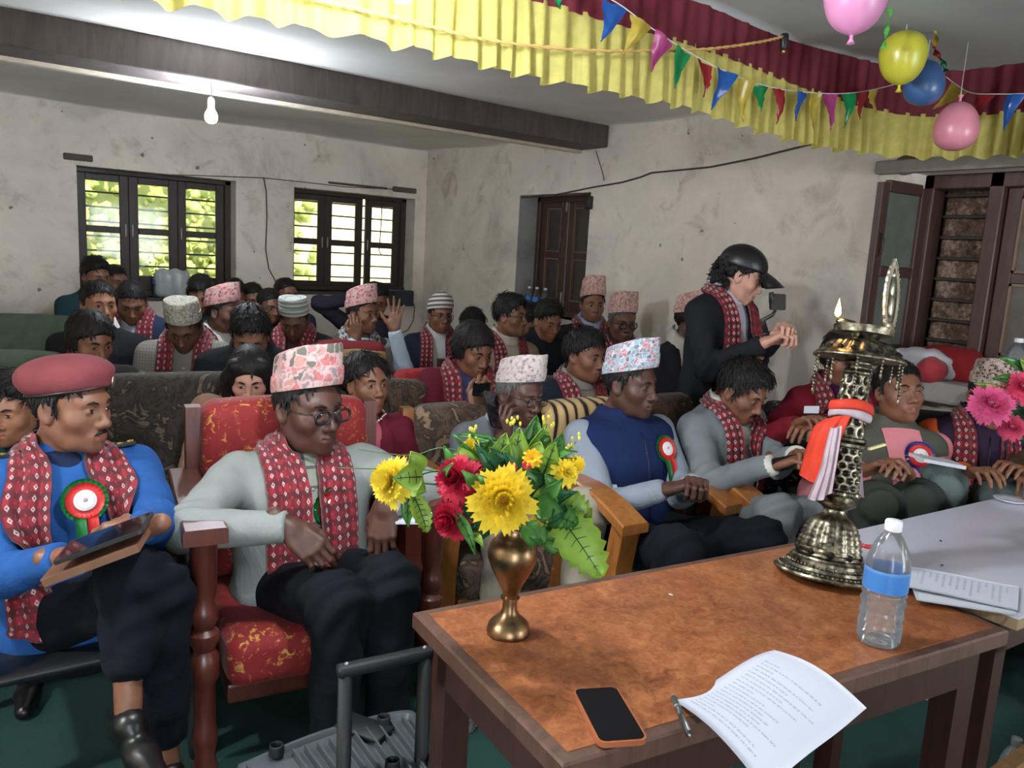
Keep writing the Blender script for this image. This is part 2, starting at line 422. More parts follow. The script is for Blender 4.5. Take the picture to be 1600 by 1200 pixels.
def hand_geo(pose, h):
    """right hand, wrist at the origin, fingers along +y, back of the hand up (+z), thumb on -x"""
    key = (pose, h)
    if key in _hands: return _hands[key]
    f = Fld()
    curl = {'relaxed': (.35, .45, .35), 'flat': (.05, .08, .05), 'grip': (.85, 1.15, .7), 'hold': (.55, .85, .5), 'open': (-.02, .05, .04), 'phone': (.5, .9, .6), 'lap': (.45, .6, .4)}[pose]
    sp = {'open': .17, 'phone': .10, 'flat': .06}.get(pose, .03)
    xs = (-.030, -.010, .010, .029); kn = (.086, .090, .086, .078); ln = (.042, .047, .043, .033); rr = (.0088, .0090, .0086, .0076)
    for x, ky, r in zip(xs, kn, rr): f.cone((x*.62, .004, -.002), (x, ky, 0), .0145, .0108, .012)
    f.ell((0, .045, -.006), (.036, .046, .0125), .012)
    f.cone((0, -.045, 0), (0, .01, -.001), .024, .023, .015)
    f.ell((-.026, .030, -.011), (.014, .028, .013), .012)
    for i in range(4):
        a = np.array((xs[i], kn[i], 0)); ang = -.12; yaw = sp*(i-1.5)*-1
        c = [q*(1+.08*i) for q in curl]
        for sg in range(3):
            ang += c[sg]; L = ln[i]*(1, .66, .5)[sg]
            b = a + L*np.array((-sin(yaw)*cos(ang)*1.0, cos(yaw)*cos(ang), -sin(ang)))
            f.cone(a, b, rr[i]*(1, .93, .86)[sg], rr[i]*(.93, .86, .74)[sg], .004 if sg else .007); a = b
    th = {'open': ((-.050, .046, -.010), (-.072, .070, -.008), (-.084, .094, -.006)), 'flat': ((-.046, .046, -.012), (-.058, .074, -.012), (-.060, .100, -.012)),
          'grip': ((-.040, .050, -.024), (-.030, .078, -.036), (-.010, .094, -.040)), 'hold': ((-.044, .050, -.024), (-.046, .082, -.034), (-.034, .106, -.038)),
          'phone': ((-.046, .048, -.020), (-.052, .080, -.024), (-.048, .106, -.026))}.get(pose, ((-.042, .048, -.018), (-.046, .076, -.024), (-.040, .100, -.028)))
    p = [np.array((-.022, .018, -.008))]+[np.array(q) for q in th]
    f.path(p, (.015, .0125, .0105, .0085), .007)
    V, F = f.mesh(h); _hands[key] = (V, F); return V, F
def ik(S, Wr, L1, L2, pole):
    d = Wr-S; D = np.linalg.norm(d)
    if D > (L1+L2)*.985: Wr = S+d/D*(L1+L2)*.985; d = Wr-S; D = np.linalg.norm(d)
    a = (L1*L1-L2*L2+D*D)/(2*D); hh = math.sqrt(max(L1*L1-a*a, 1e-6)); u = d/D
    p = np.array(pole, float); p = unit(p-u*(p@u))
    return S+u*a+p*hh, Wr

SKIN = {}
def skin(tone):
    if tone in SKIN: return SKIN[tone]
    c = {'dark': lin(94, 62, 48), 'deep': lin(78, 50, 40), 'brown': lin(122, 82, 62), 'tan': lin(146, 100, 76), 'fair': lin(186, 140, 122)}[tone]
    g = NG('skin_'+tone); v = g.coord('Object'); n = g.noise(v, 22, 4); n2 = g.noise(v, 160, 3); cc = np.array(c)
    g.set(g.ramp(n, [(.3, tuple(cc*.84)), (.7, tuple(np.minimum(cc*1.14*np.array((1.04, 1, .97)), 1)))]), .48, Subsurface_Weight=.06, Subsurface_Radius=(.02, .008, .004))
    g.b.inputs['Subsurface Scale'].default_value = .3
    g.bump(n2, .12, .002)
    lp = plain('lips_'+tone, tuple(cc*np.array((1.0, .72, .72))), .45)
    SKIN[tone] = (g.m, lp); return SKIN[tone]
def hair_mat(col=(.012, .010, .010)):
    key = ('hair', col)
    if key in MATS: return MATS[key]
    g = NG('hair'); v = g.coord('Object', (1, 1, .25)); n = g.noise(v, 160, 3, .6, .6); c = np.array(col)
    g.set(g.ramp(n, [(.3, tuple(c*.4)), (.7, tuple(c*1.5))]), .55, Specular_IOR_Level=.22); g.bump(n, .5, .004); MATS[key] = g.m; return g.m
def dhaka(name, cols, scale=30.0):
    """printed cotton of a topi cap"""
    key = ('dhaka', name)
    if key in MATS: return MATS[key]
    g = NG('topi_'+name); uv = g.coord('UV', (1, 1, 1))
    v0_ = g.coord('UV', (scale*1.7, scale*1.7, 1)); nz_ = g.n('ShaderNodeTexNoise', i_Vector=v0_, i_Scale=1.4, i_Detail=2.0).outputs['Color']; v = g.n('ShaderNodeVectorMath', operation='ADD'); g.t.links.new(v0_, v.inputs[0]); sc_ = g.n('ShaderNodeVectorMath', operation='SCALE', i_Scale=.9); g.t.links.new(nz_, sc_.inputs[0]); g.t.links.new(sc_.outputs[0], v.inputs[1]); v = v.outputs[0]
    cell = g.n('ShaderNodeTexVoronoi', i_Vector=v, i_Scale=1.0, i_Randomness=.8)
    edge = g.vor(v, 1.0, 'DISTANCE_TO_EDGE', 'Distance', .8)
    n = g.noise(v, 1.6, 3); sep = g.n('ShaderNodeSeparateColor'); g.t.links.new(cell.outputs['Color'], sep.inputs[0])
    k = len(cols); c = g.ramp(sep.outputs[0], [(i/k, cols[i]) for i in range(k)], 'CONSTANT')
    c = g.mix(g.math('MULTIPLY', g.math('LESS_THAN', edge, .09), .75), c, cols[0])
    c = g.mix(g.math('MULTIPLY', g.math('GREATER_THAN', n, .58), .5), c, cols[-1])
    g.set(c, .85); g.bump(g.noise(v, 12, 2), .15, .002); MATS[key] = g.m; return g.m
def scarf_mat(name='scarf_red', base=lin(132, 22, 36), dark=lin(54, 14, 22), light=lin(222, 205, 205)):
    key = ('scarf', name)
    if key in MATS: return MATS[key]
    g = NG(name); uv = g.n('ShaderNodeTexCoord').outputs['UV']
    sx = g.n('ShaderNodeSeparateXYZ'); g.t.links.new(uv, sx.inputs[0]); u, v = sx.outputs[0], sx.outputs[1]
    # u: metres across, v: metres along. rows of small light motifs on a red and black check
    def tri(s, period, ph=0.0):
        return g.math('MULTIPLY', g.math('ABSOLUTE', g.math('SUBTRACT', g.math('FRACT', g.math('ADD', g.math('DIVIDE', s, period), ph)), .5)), 2.0)
    d = g.math('ADD', g.math('MULTIPLY', tri(u, .046), 1.9), tri(v, .030))
    mot = g.math('MULTIPLY', g.math('LESS_THAN', d, .62), g.math('GREATER_THAN', d, .22))
    d2 = g.math('ADD', g.math('MULTIPLY', tri(u, .046, .5), 2.4), tri(v, .030, .5))
    mot2 = g.math('LESS_THAN', d2, .34)
    chk = g.math('MULTIPLY', g.math('GREATER_THAN', tri(v, .046), .55), .75)
    chk2 = g.math('MULTIPLY', g.math('GREATER_THAN', tri(u, .030), .6), .55)
    c = g.mix(g.math('MAXIMUM', chk, chk2), base, dark)
    nz = g.noise(uv, 90, 2)
    c = g.mix(g.math('MULTIPLY', mot2, .6), c, lin(200, 60, 70))
    c = g.mix(g.math('MULTIPLY', mot, g.math('MULTIPLY', nz, 1.0)), c, light)
    g.set(c, .85, Sheen_Weight=.2); g.bump(g.noise(uv, 300, 2), .25, .002); MATS[key] = g.m; return g.m

TORSO_M = [(-.10, .185, .135, .015), (-.02, .190, .140, .010), (.10, .178, .135, .012), (.22, .178, .132, .012), (.33, .192, .130, .005), (.41, .200, .118, -.006), (.455, .190, .100, -.016), (.485, .150, .082, -.022), (.510, .092, .070, -.022), (.545, .066, .064, -.016)]
TORSO_F = [(-.10, .175, .13, .015), (-.02, .178, .135, .010), (.10, .152, .118, .010), (.22, .155, .128, .022), (.30, .168, .138, .024), (.39, .170, .112, 0.0), (.44, .160, .092, -.012), (.475, .125, .076, -.018), (.505, .075, .064, -.018), (.54, .058, .058, -.014)]
ROSETTES = []
def person(label, head, face=0.0, body=0.0, pitch=0.0, roll=0.0, lean=.03, side=0.0, sex='male', tone='brown', scale=1.0, bulk=1.0,
           top=lin(40, 44, 60), vneck=.10, shirt=None, collar=True, vest=None, lapel=True, zip_top=False,
           legs=lin(26, 28, 36), pose='sit', hands=None, hpose=('lap', 'lap'), hdir=(None, None), palm=(None, None), poles=(None, None), knees=None, feet=None,
           hat=None, hair='short', haircol=(.012, .010, .010), glasses=None, moustache=False, scarf=None, scarf_len=(.02, .02), rosette=None, rosette_off=None, hem=.02, rosette_at=(-.085, .30), h=.013, hh=.0052,
           topmat=None, name='person', seat=.425, skin_arm=0.0, shoe=lin(18, 16, 16), scarf_w=.085, scarf_sp=1.0, collarcol=None, eyes_open=.8, headscale=1.0, necklace=False, tilt_topi=0.0, cuff=None, bald=False, extra=None):
    head = np.array(head, float); S = scale; foot0 = np.array((head[0], head[1], FZ)); head[2] -= FZ
    root = empty(name, foot0, body+pi, label, 'person')
    Rb = Rz(body+pi)[:3, :3]
    def loc(p): q = np.array(p, float)-foot0; return Rb.T@q
    hc = np.array((0, 0, head[2]))
    Rh = (Rz(face-body)@Rx(-pitch)@Ry(roll))[:3, :3]           # head turn inside the body frame
    Hs = headscale*S
    Mh = np.eye(4); Mh[:3, :3] = Rh*Hs; Mh[:3, 3] = hc
    N = hc + Rh@np.array((0, -.040, -.118))*Hs*np.array((.6, .6, 1)); N[2] += .004*S + .07*max(pitch, 0)
    zp = seat if pose == 'sit' else head[2]-.665*S-.0
    Pv = np.array((N[0]-side, N[1]-lean, zp))
    up = N-Pv; L = np.linalg.norm(up); up /= L
    xax = unit(np.cross(np.array((0, 1., 0)), up)); yax = np.cross(up, xax)
    Mt = frame(Pv, xax, yax, up)
    prof = np.array(TORSO_M if sex == 'male' else TORSO_F); kz = L/.525
    prof[:, 0] *= kz; prof[:, 1] *= S*(1+(bulk-1)*.8); prof[:, 2] *= S*bulk; prof[:, 3] *= S*bulk
    tz = lambda z: z*kz
    tp = lambda x, y, z: xf(Mt, np.array([(x*S, y*S, z*kz)]))[0]
    sw = (.172 if sex == 'male' else .150)*(1+(bulk-1)*.5)
    SH = [tp(-sw, -.012, .425), tp(sw, -.012, .425)]           # left is index 0 = local -x (person's left)
    L1, L2 = .285*S, .255*S
    dft = [np.array((-.10, .30, .63)), np.array((.10, .30, .63))]
    if pose == 'stand': dft = [SH[0]+np.array((-.06, .05, -.52)), SH[1]+np.array((.06, .05, -.52))]
    hands = hands or (None, None)
    EL, WR = [], []
    for i in (0, 1):
        sg = (-1, 1)[i]; t = hands[i]
        t = dft[i]+(Pv*np.array((1, 1, 0)) if pose == 'sit' else 0) if t is None else loc(t)
        pl = poles[i] if poles[i] is not None else (sg*.55, -.6, -.75)
        e, w = ik(SH[i], np.array(t, float), L1, L2, pl); EL.append(e); WR.append(w)
    # legs
    hip = [tp(-.088, .02, -.015), tp(.088, .02, -.015)]
    if pose == 'sit':
        kn = [np.array((-.12, Pv[1]+.43*S, zp+.02)), np.array((.12, Pv[1]+.43*S, zp+.02))] if knees is None else [loc(k) for k in knees]
        ft = [np.array((k[0]*1.05, k[1]-.02, .09)) for k in kn] if feet is None else [loc(q) for q in feet]
    else:
        kn = [np.array((-.095, Pv[1]+.03, zp*.53)), np.array((.095, Pv[1]+.03, zp*.53))]; ft = [np.array((-.10, Pv[1]-.01, .09)), np.array((.10, Pv[1]-.01, .09))]
    # ---- the body: one mesh (skin), coarse where clothes cover it, fine head and hands
    sk, lp = skin(tone)
    B = Fld(); pb = prof.copy(); pb[:, 1:3] *= .80
    B.loft(pb, Mt, .03)
    for i in (0, 1):
        B.path([SH[i], EL[i], WR[i]], (.040*S, .034*S, .023*S), .03)
        B.path([hip[i], kn[i], ft[i]], (.070*S, .045*S, .032*S), .03)
        fd = unit(np.array((0, 1, -.0))+.0); B.cone(ft[i]+np.array((0, -.02, -.045)), ft[i]+np.array(((-.02, .02)[i], .13*S, -.06)), .032*S, .024*S, .02)
    mb = MB(); v, f = B.mesh(.024); mb.add(v, f, 0)
    v, f, li = head_geo(sex, hh); v = xf(Mh, v*np.array((1, 1, 1.0))); mb.add(v, f, li)
    hv_key = hh*.85
    PALMS = []
    for i in (0, 1):
        if hpose[i] is None: PALMS.append(None); continue
        d = unit(WR[i]-EL[i]) if hdir[i] is None else unit(Rb.T@np.array(hdir[i]) if len(hdir[i]) == 3 else hdir[i][:3])
        bk = np.array((0, .15, 1.0)) if palm[i] is None else Rb.T@np.array(palm[i], float)
        bk = unit(bk-d*(bk@d)); xx = np.cross(d, bk)
        v, f = hand_geo(hpose[i], max(.0036, hv_key)); v = v.copy()*S*1.02
        if i == 1: v = v*1.0
        else: v = v*np.array((-1, 1, 1)); f = f[:, ::-1]
        M = frame(WR[i], xx, d, bk); mb.add(xf(M, v), f, 0); PALMS.append(M)
    # brows, eyes
    wq = 1.0 if sex == 'male' else .95
    for s in (-1, 1):
        M = Mh@T(s*.031*wq, .0800, .001)@Rz(-s*.28)
        mb.ell((0, 0, 0), (.0125, .0052, .0056*eyes_open), 10, 6, M, 2)
        mb.ell((0, 0, 0), (.0058, .0028, .0054*eyes_open), 8, 6, Mh@T(s*.0305*wq, .0845, .001), 3)
        mb.tube(xf(Mh, np.array([(s*.013, .0905, .0205), (s*.028, .0885, .0262), (s*.045*wq, .0755, .0215)])), np.array((.0030, .0040, .0018))*Hs, 6, 4)
        mb.tube(xf(Mh, np.array([(s*.0195, .0830, .0035), (s*.031, .0866, .0078*eyes_open+.001), (s*.0435*wq, .0765, .0025)])), np.array((.0012, .0019, .0010))*Hs, 5, 4)
    if moustache:
        for s in (-1, 1): mb.tube(xf(Mh, np.array([(0, .0975, -.0545), (s*.012, .0955, -.0555), (s*.025, .086, -.0635)])), np.array((.0050, .0052, .0022))*Hs, 7, 4)
    eyew = plain('eye_white', (.42, .40, .38), .3); iris = plain('iris', (.012, .008, .006), .15)
    hm = hair_mat(haircol)
    mb.build('body', [sk, lp, eyew, iris, hm], root)
    # ---- jacket / top
    tm = topmat or cloth('top', top)
    J = Fld(); J.loft(prof, Mt, .03)
    for i in (0, 1):
        wd = unit(WR[i]-EL[i]); we = WR[i]-wd*(.012 if skin_arm == 0 else skin_arm)
        J.path([SH[i], EL[i], we], (.066*S*(1+(bulk-1)*.4), .054*S, .040*S), .035)
        J.half(-wd, -float(wd@WR[i])+.004, WR[i]-.07, WR[i]+.07, .004)
    solid = Fld(); solid.p = [q for q in J.p if q[4] == 1]
    Mi = np.linalg.inv(Mt)
    v0 = tz(vneck); zt = tz(.56)
    tors = Fld().loft(prof, Mt)
    def wv(lz):  # half width of the front opening
        return np.interp(lz, [v0-.001, v0, tz(.42), zt], [-.05, .004, .062*S, .075*S])
    if shirt is not None and vneck < .45 and vest is None:
        def cut(x, y, z):
            lx = Mi[0, 0]*x+Mi[0, 1]*y+Mi[0, 2]*z+Mi[0, 3]; ly = Mi[1, 0]*x+Mi[1, 1]*y+Mi[1, 2]*z+Mi[1, 3]; lz = Mi[2, 0]*x+Mi[2, 1]*y+Mi[2, 2]*z+Mi[2, 3]
            wd = np.maximum(np.abs(lx)-wv(lz), np.maximum(v0-lz, .012-ly))
            return np.maximum(wd, -(tors.p[0][0](x, y, z)+.016))
        if lapel:
            def lap(x, y, z):
                lx = Mi[0, 0]*x+Mi[0, 1]*y+Mi[0, 2]*z+Mi[0, 3]; ly = Mi[1, 0]*x+Mi[1, 1]*y+Mi[1, 2]*z+Mi[1, 3]; lz = Mi[2, 0]*x+Mi[2, 1]*y+Mi[2, 2]*z+Mi[2, 3]
                w = wv(lz); lw = np.interp(lz, [v0, tz(.36), tz(.40), tz(.46)], [.010, .060*S, .052*S, .020])
                dd = np.maximum(np.abs(np.abs(lx)-w-lw*.5)-lw*.5, np.maximum(v0-lz, .02-ly))
                return np.maximum(tors.p[0][0](x, y, z)-.008, dd)
            c0 = tp(-.2, -.2, .05); cs = np.array([tp(a, b, c) for a in (-.15, .15) for b in (0, .2) for c in (vneck, .5)])
            J.func(lap, cs.min(0), cs.max(0), .004)
        cs = np.array([tp(a, b, c) for a in (-.1, .1) for b in (0, .2) for c in (vneck, .57)])
        J.func(cut, cs.min(0), cs.max(0), .004, -1)
    v, f = J.mesh(h)
    nn = solid.normal(v); amp = .0055 if h < .012 else .0035
    v = v + nn*(wob(v, 24, sum(map(ord, label)) % 17)*amp)[:, None]
    # creases round the elbows
    for i in (0, 1):
        de = np.linalg.norm(v-EL[i], axis=1); ax_ = unit(WR[i]-SH[i]); v = v + nn*(np.sin((v-EL[i])@ax_*120+4*wob(v, 11))*.0060*np.exp(-(de/.11)**2))[:, None]
    mb = MB(); mats = [tm]
    if vest is not None:
        # a sleeveless vest over the sleeves of the garment beneath
        Vf = Fld(); Vf.loft(prof, Mt, .03, grow=.006)
        for i in (0, 1): Vf.ell(SH[i]+(np.array(tp(0, 0, .42))-SH[i])*.22, (.062*S, .075*S, .062*S), .05)
        vv, vf = Vf.mesh(h); n2 = Vf.normal(vv); vv = vv+n2*(wob(vv, 21, 2)*.004)[:, None]
        vo = MB().add(vv, vf).build('vest', cloth('vest', vest), root)
        zz = np.linspace(tz(-.08), tz(.50), 24); zp_ = np.array([xf(Mt, np.array([(0.004*sin(z*9), .2, z)]))[0] for z in zz])
        MB().tube(Vf.stick(zp_, .0015), .0028, 6).build('zip', plain('zip_dark', tuple(np.array(vest)*.35), .4), vo)
        if shirt is not None:
            zz = np.linspace(tz(.0), tz(.50), 16); G = np.array([[xf(Mt, np.array([(u*np.interp(z, [0, tz(.42), tz(.5)], [.034, .070*S, .074*S]), np.interp(z, [0, tz(.30), tz(.42), tz(.5)], [.18, .17, .12, .07])*S*bulk, z)]))[0] for u in np.linspace(-1, 1, 9)] for z in zz])
            so_ = MB().grid(Vf.stick(G, .007, 5)).build('shirt_front', cloth('shirt', shirt), root)
            for k in range(5): MB().ell(Vf.stick(xf(Mt, np.array([(0, .2, tz(.06+.085*k))])), .009)[0], (.005, .003, .005), 8, 5).build('button', plain('button', (.6, .58, .52), .4), so_)
        Sf = Fld()
        for i in (0, 1):
            wd = unit(WR[i]-EL[i]); we = WR[i]-wd*(.012 if skin_arm == 0 else skin_arm)
            Sf.path([SH[i], EL[i], we], (.064*S*(1+(bulk-1)*.4), .054*S, .040*S), .03); Sf.half(-wd, -float(wd@WR[i])+.004, WR[i]-.07, WR[i]+.07, .004)
        vv, vf = Sf.mesh(h); n2 = Sf.normal(vv); vv = vv+n2*(wob(vv, 24, 5)*.0045)[:, None]
        for i in (0, 1):
            de = np.linalg.norm(vv-EL[i], axis=1); vv = vv+n2*(np.sin((vv-EL[i])@unit(WR[i]-SH[i])*140+3*wob(vv, 11))*.004*np.exp(-(de/.10)**2))[:, None]
        MB().add(vv, vf).build('sleeves', tm, root)
        ang = np.linspace(-2.7, 2.7, 27); P = []
        for rr_, zc in ((.064, .512), (.067, .556), (.073, .556), (.086, .508)): P.append([xf(Mt, np.array([(rr_*S*1.06*sin(a), -.020*S+rr_*S*cos(a)*1.02, tz(zc)-.022*max(cos(a), 0)*S)]))[0] for a in ang])
        MB().grid(np.array(P)).build('stand_collar', cloth('vest', vest), vo)
    else:
        mb.add(v, f); jo = mb.build('jacket' if shirt is not None else 'top', mats, root)
    if cuff is not None:
        for i in (0, 1):
            if hpose[i] is None: continue
            wd = unit(WR[i]-EL[i]); MB().tube([WR[i]-wd*(.05+skin_arm), WR[i]-wd*(.015+skin_arm), WR[i]+wd*(.006-skin_arm)], [.036*S, .0405*S, .037*S], 16).build('cuff', cloth('cuff', cuff), root)
    # ---- shirt front and collar
    if shirt is not None and vest is None:
        sm = shirt if not isinstance(shirt, tuple) else cloth('shirt', shirt)
        zz = np.linspace(max(v0-.02, 0), tz(.515), 16); uu = np.linspace(-1, 1, 11)
        G = np.array([[tp(0, 0, 0)*0 + xf(Mt, np.array([(u*(max(wv(z), .01)+.016), .16, z)]))[0] for u in uu] for z in zz])
        G = tors.stick(G, -.008, 5)
        sh = MB(); sh.grid(G, 0, None, 0.0)
        so = sh.build('shirt', sm, root)
        if vneck < .42:
            for k in range(4):
                zb = v0+(tz(.44)-v0)*(k+.5)/4; p = tors.stick(xf(Mt, np.array([(0.0, .16, zb)])), -.004)[0]
                MB().ell(p, (.005, .003, .005), 8, 5).build('button', plain('button', (.6, .58, .52), .4), so)
        if collar:
            ang = np.linspace(-2.62, 2.62, 25); cb = MB(); P = []
            for rr_, zc in ((.064, .515), (.068, .566), (.078, .548), (.094, .514)):
                P.append([xf(Mt, np.array([((rr_*S*(1.06 if sex == 'male' else .9))*sin(a), -.020*S-(-1)*(rr_*S)*cos(a)*1.02, tz(zc)-.030*(abs(a) < 1.2)*cos(a)*S - .012*cos(a))]))[0] for a in ang])
            P = np.array(P); cb.grid(P, 0, None, 0.0); cb.build('collar', cloth('collar', collarcol) if collarcol else sm, root)
    # ---- trousers
    lm = cloth('trousers', legs) if not isinstance(legs, bpy.types.Material) else legs
    Lf = Fld(); hipp = [(-.16, .150, .12, .02), (-.05, .168*bulk, .125*bulk, .015), (.06, .150*bulk, .115*bulk, .01)]
    Lf.loft([(a*S, b*S, c*S, d*S) for a, b, c, d in hipp], Mt, .05)
    for i in (0, 1): Lf.path([hip[i], kn[i], ft[i]+unit(kn[i]-ft[i])*hem], (.092*S, .072*S, .060*S), .04)
    v, f = Lf.mesh(max(h, .012)); nn = Lf.normal(v)
    v = v+nn*(wob(v, 22, 3)*(.0075 if h < .012 else .004))[:, None]
    for i in (0, 1):
        de = np.linalg.norm(v-kn[i], axis=1); v = v+nn*(np.sin((v-kn[i])@unit(ft[i]-hip[i])*95+5*wob(v, 9))*(.0075 if h < .012 else .004)*np.exp(-(de/.15)**2))[:, None]
    MB().add(v, f).build('trousers', lm, root)
    if head[2] < 5:
        for i in (0, 1):
            s_ = Fld(); fx = (-.025, .025)[i]
            s_.cone(ft[i]+np.array((0, -.035, -.055)), ft[i]+np.array((fx*.5, .08*S, -.062)), .034*S, .036*S, .02).cone(ft[i]+np.array((fx*.5, .08*S, -.062)), ft[i]+np.array((fx, .165*S, -.066)), .036*S, .026*S, .02).cone(ft[i]+np.array((0, -.03, -.03)), ft[i]+np.array((0, .02, -.01)), .040*S, .040*S, .02)
            s_.half((0, 0, 1), .002, ft[i]-.3, ft[i]+.3, .004)
            v, f = s_.mesh(.011); MB().add(v, f).build('shoe', plain('shoe_leather', shoe, .35), root)
    # ---- hair
    if hair:
        H = Fld(); k = 1.0
        if hair in ('short', 'thick', 'thin'):
            e = {'short': .006, 'thick': .011, 'thin': .004}[hair]
            H.ell((0, -.014, .034), (.074+e, .094+e, .086+e*1.1), .02)
            if hair == 'thick': H.ell((0, .035, .092), (.058, .050, .036), .03).ell((0, -.03, .094), (.064, .06, .042), .03)
            H.half((0, -.70, 1), (.078-.70*.086)/1.2207 if not bald else (.09-.70*.05)/1.2207, (-.13, -.15, -.15), (.13, .15, .2), .008)
            H.ell((0, .105, .010), (.062, .058, .068), .015, -1)
            for s in (-1, 1): H.cone((s*.074, .012, .03), (s*.073, .010, -.018), .007, .004, .01); H.ell((s*.09, -.008, -.014), (.024, .024, .036), .008, -1)
        elif hair in ('bun', 'long', 'curly'):
            e = .012 if hair != 'curly' else .004
            H.ell((0, -.016, .034), (.076+e, .096+e, .086+e), .02)
            H.half((0, -.66, 1), (.060-.66*.086)/1.198, (-.13, -.15, -.15), (.13, .15, .2), .008)
            H.ell((0, .11, -.002), (.058, .055, .066), .015, -1)
            if hair == 'bun':
                for s in (-1, 1): H.ell((s*.066, -.02, -.01), (.022, .05, .035), .02)
                H.ell((0, -.118, -.02), (.044, .036, .042), .02)
            elif hair == 'long':
                for s in (-1, 1): H.path([(s*.055, .055, .085), (s*.080, .035, .02), (s*.080, .005, -.08), (s*.075, -.005, -.19)], (.026, .026, .030, .030), .03)
                H.path([(0, -.08, .03), (0, -.098, -.06), (0, -.092, -.20)], (.07, .066, .055), .04)
            else:
                r_ = random.Random(3)
                for _ in range(60):
                    a = r_.uniform(1.75, 4.54); z = r_.uniform(-.07, .075); H.ell((sin(a)*.080, cos(a)*.094-.022, z*.8-.015), r_.uniform(.010, .019), .006)
        elif hair == 'puffy':
            H.ell((0, -.03, .040), (.098, .105, .098), .02).ell((0, -.09, 0), (.075, .06, .07), .04)
            H.half((0, -.5, 1), (.060-.5*.086)/1.118, (-.13, -.2, -.15), (.13, .15, .2), .008)
            H.ell((0, .11, .0), (.062, .06, .068), .02, -1)
        v, f = H.mesh(.0065 if hh < .005 else .008); v = v + unit(v)*(wob(v*np.array((1, 1, .5)), 75, 1)*(.0026 if hair != 'curly' else .004)+wob(v, 34, 4)*(.0045 if hair == 'thick' else .0015))[:, None]
        hb_ = MB().add(xf(Mh, v), f)
        nt = 750 if h < .0105 else (420 if h < .0135 else 240); r2 = np.random.default_rng(len(label)); sel = v[r2.integers(0, len(v), nt)]; nr = H.normal(sel)
        out_ = (nr*sel).sum(1) > .02; sel, nr = sel[out_], nr[out_]
        crown = np.array((.012, -.045, .125)); dr = sel-crown; dr[:, 2] -= .05
        if hair == 'thick': dr += np.array((.02, .06, 0.02))
        dr = dr/np.linalg.norm(dr, axis=1)[:, None]+r2.normal(0, .28 if hair != 'curly' else .9, dr.shape); dr -= nr*(dr*nr).sum(1)[:, None]; dr /= np.linalg.norm(dr, axis=1)[:, None]+1e-9
        sdv = np.cross(dr, nr); L_t = r2.uniform(.018, .036, len(sel))*(1.25 if hair in ('thick', 'puffy', 'long') else .9); w_t = r2.uniform(.0035, .0065, len(sel)); lift = r2.uniform(.002, .007, len(sel))*(1.5 if hair in ('thick', 'puffy', 'curly') else .8)
        tt = np.array((0, .35, .7, 1.0)); Vt = np.zeros((len(sel), 4, 3, 3))
        for a_, t_ in enumerate(tt):
            c_ = sel+dr*(L_t*t_)[:, None]+nr*(lift*(np.sin(t_*2.4))-.0015)[:, None]*1.0
            wq_ = w_t*(1-.85*t_)
            for b_, u_ in enumerate((-1, 0, 1)): Vt[:, a_, b_] = c_+sdv*(u_*wq_)[:, None]+nr*(.0016*(u_ == 0))
        I_ = np.arange(len(sel)*12).reshape(len(sel), 4, 3); Ft = np.stack([I_[:, :-1, :-1], I_[:, 1:, :-1], I_[:, 1:, 1:], I_[:, :-1, 1:]], -1).reshape(-1, 4)
        if hat and hat[0] in ('topi', 'beret', 'beanie', 'cap'):
            zc_ = Vt[:, -1, 1, 2]-.30*Vt[:, -1, 1, 1]; keep = (Vt[:, :, :, 2]-.30*Vt[:, :, :, 1]).max((1, 2)) < .052; Ft = Ft.reshape(len(sel), -1, 4)[keep].reshape(-1, 4)
        if len(Ft): hb_.add(xf(Mh, Vt.reshape(-1, 3)), Ft)
        ho = hb_.build('hair', hm, root)
    # ---- hat
    if hat:
        kind, hmat = hat[0], hat[1]; hb = MB(); n = 40; an = np.linspace(0, 2*pi, n, endpoint=False)
        if kind == 'topi':
            hgt = hat[2] if len(hat) > 2 else .098
            rows = [(0, .0, 1.0), (.012, 0, 1.03), (.030, 0, 1.035), (.046, 0, 1.02), (.047, 0, .985), (.07, 0, .975), (.085, 0, .965), (.097, 0, .95), (.103, 0, .90), (.101, 0, .72), (.094, 0, .45), (.088, 0, .2), (.087, 0, .02)]
            V = []; UV = []
            for (zz, _, q) in rows:
                z = zz/.10*hgt
                x = .083*q*np.cos(an)*1.0; y = .104*q*np.sin(an)*1.0-.012
                base = .048 + (y+.012)*.30          # higher over the forehead than at the nape
                tilt = (zz/.1)*(.10*(y+.012)*(1 if tilt_topi >= 0 else -1) + tilt_topi*x)
                crease = -.012*np.exp(-(x/.03)**2)*(zz > .098)
                V.append(np.stack([x, y, base+z+tilt+crease], -1)); UV.append(np.stack([an/(2*pi)*.6, np.full(n, z+(0.2 if zz > .0465 else 0)+(1-q)*.1*(zz > .1))], -1))
            V = np.array(V).reshape(-1, 3); V = V+ (wob(V, 40, 2)*.0018)[:, None]*np.array((1, 1, .6))
            k = len(rows); F = [(i*n+j, i*n+(j+1) % n, (i+1)*n+(j+1) % n, (i+1)*n+j) for i in range(k-1) for j in range(n)]; F.append(tuple((k-1)*n+j for j in range(n)))
            hb.add(xf(Mh, V), F, 0, np.array(UV).reshape(-1, 2)); hb.build('topi', hmat, root, auto=45)
        elif kind == 'beanie':
            rows = [(0, 1.03), (.012, 1.06), (.032, 1.06), (.034, 1.03), (.06, 1.0), (.085, .86), (.105, .62), (.118, .34), (.124, .12), (.128, .02)]
            V = []; UV = []
            for zz, q in rows:
                x = .083*q*np.cos(an)*(1+.012*np.cos(an*20)); y = .102*q*np.sin(an)*(1+.012*np.cos(an*20))-.012
                V.append(np.stack([x, y, .036+(y+.012)*.25+zz], -1)); UV.append(np.stack([an/(2*pi), np.full(n, zz)], -1))
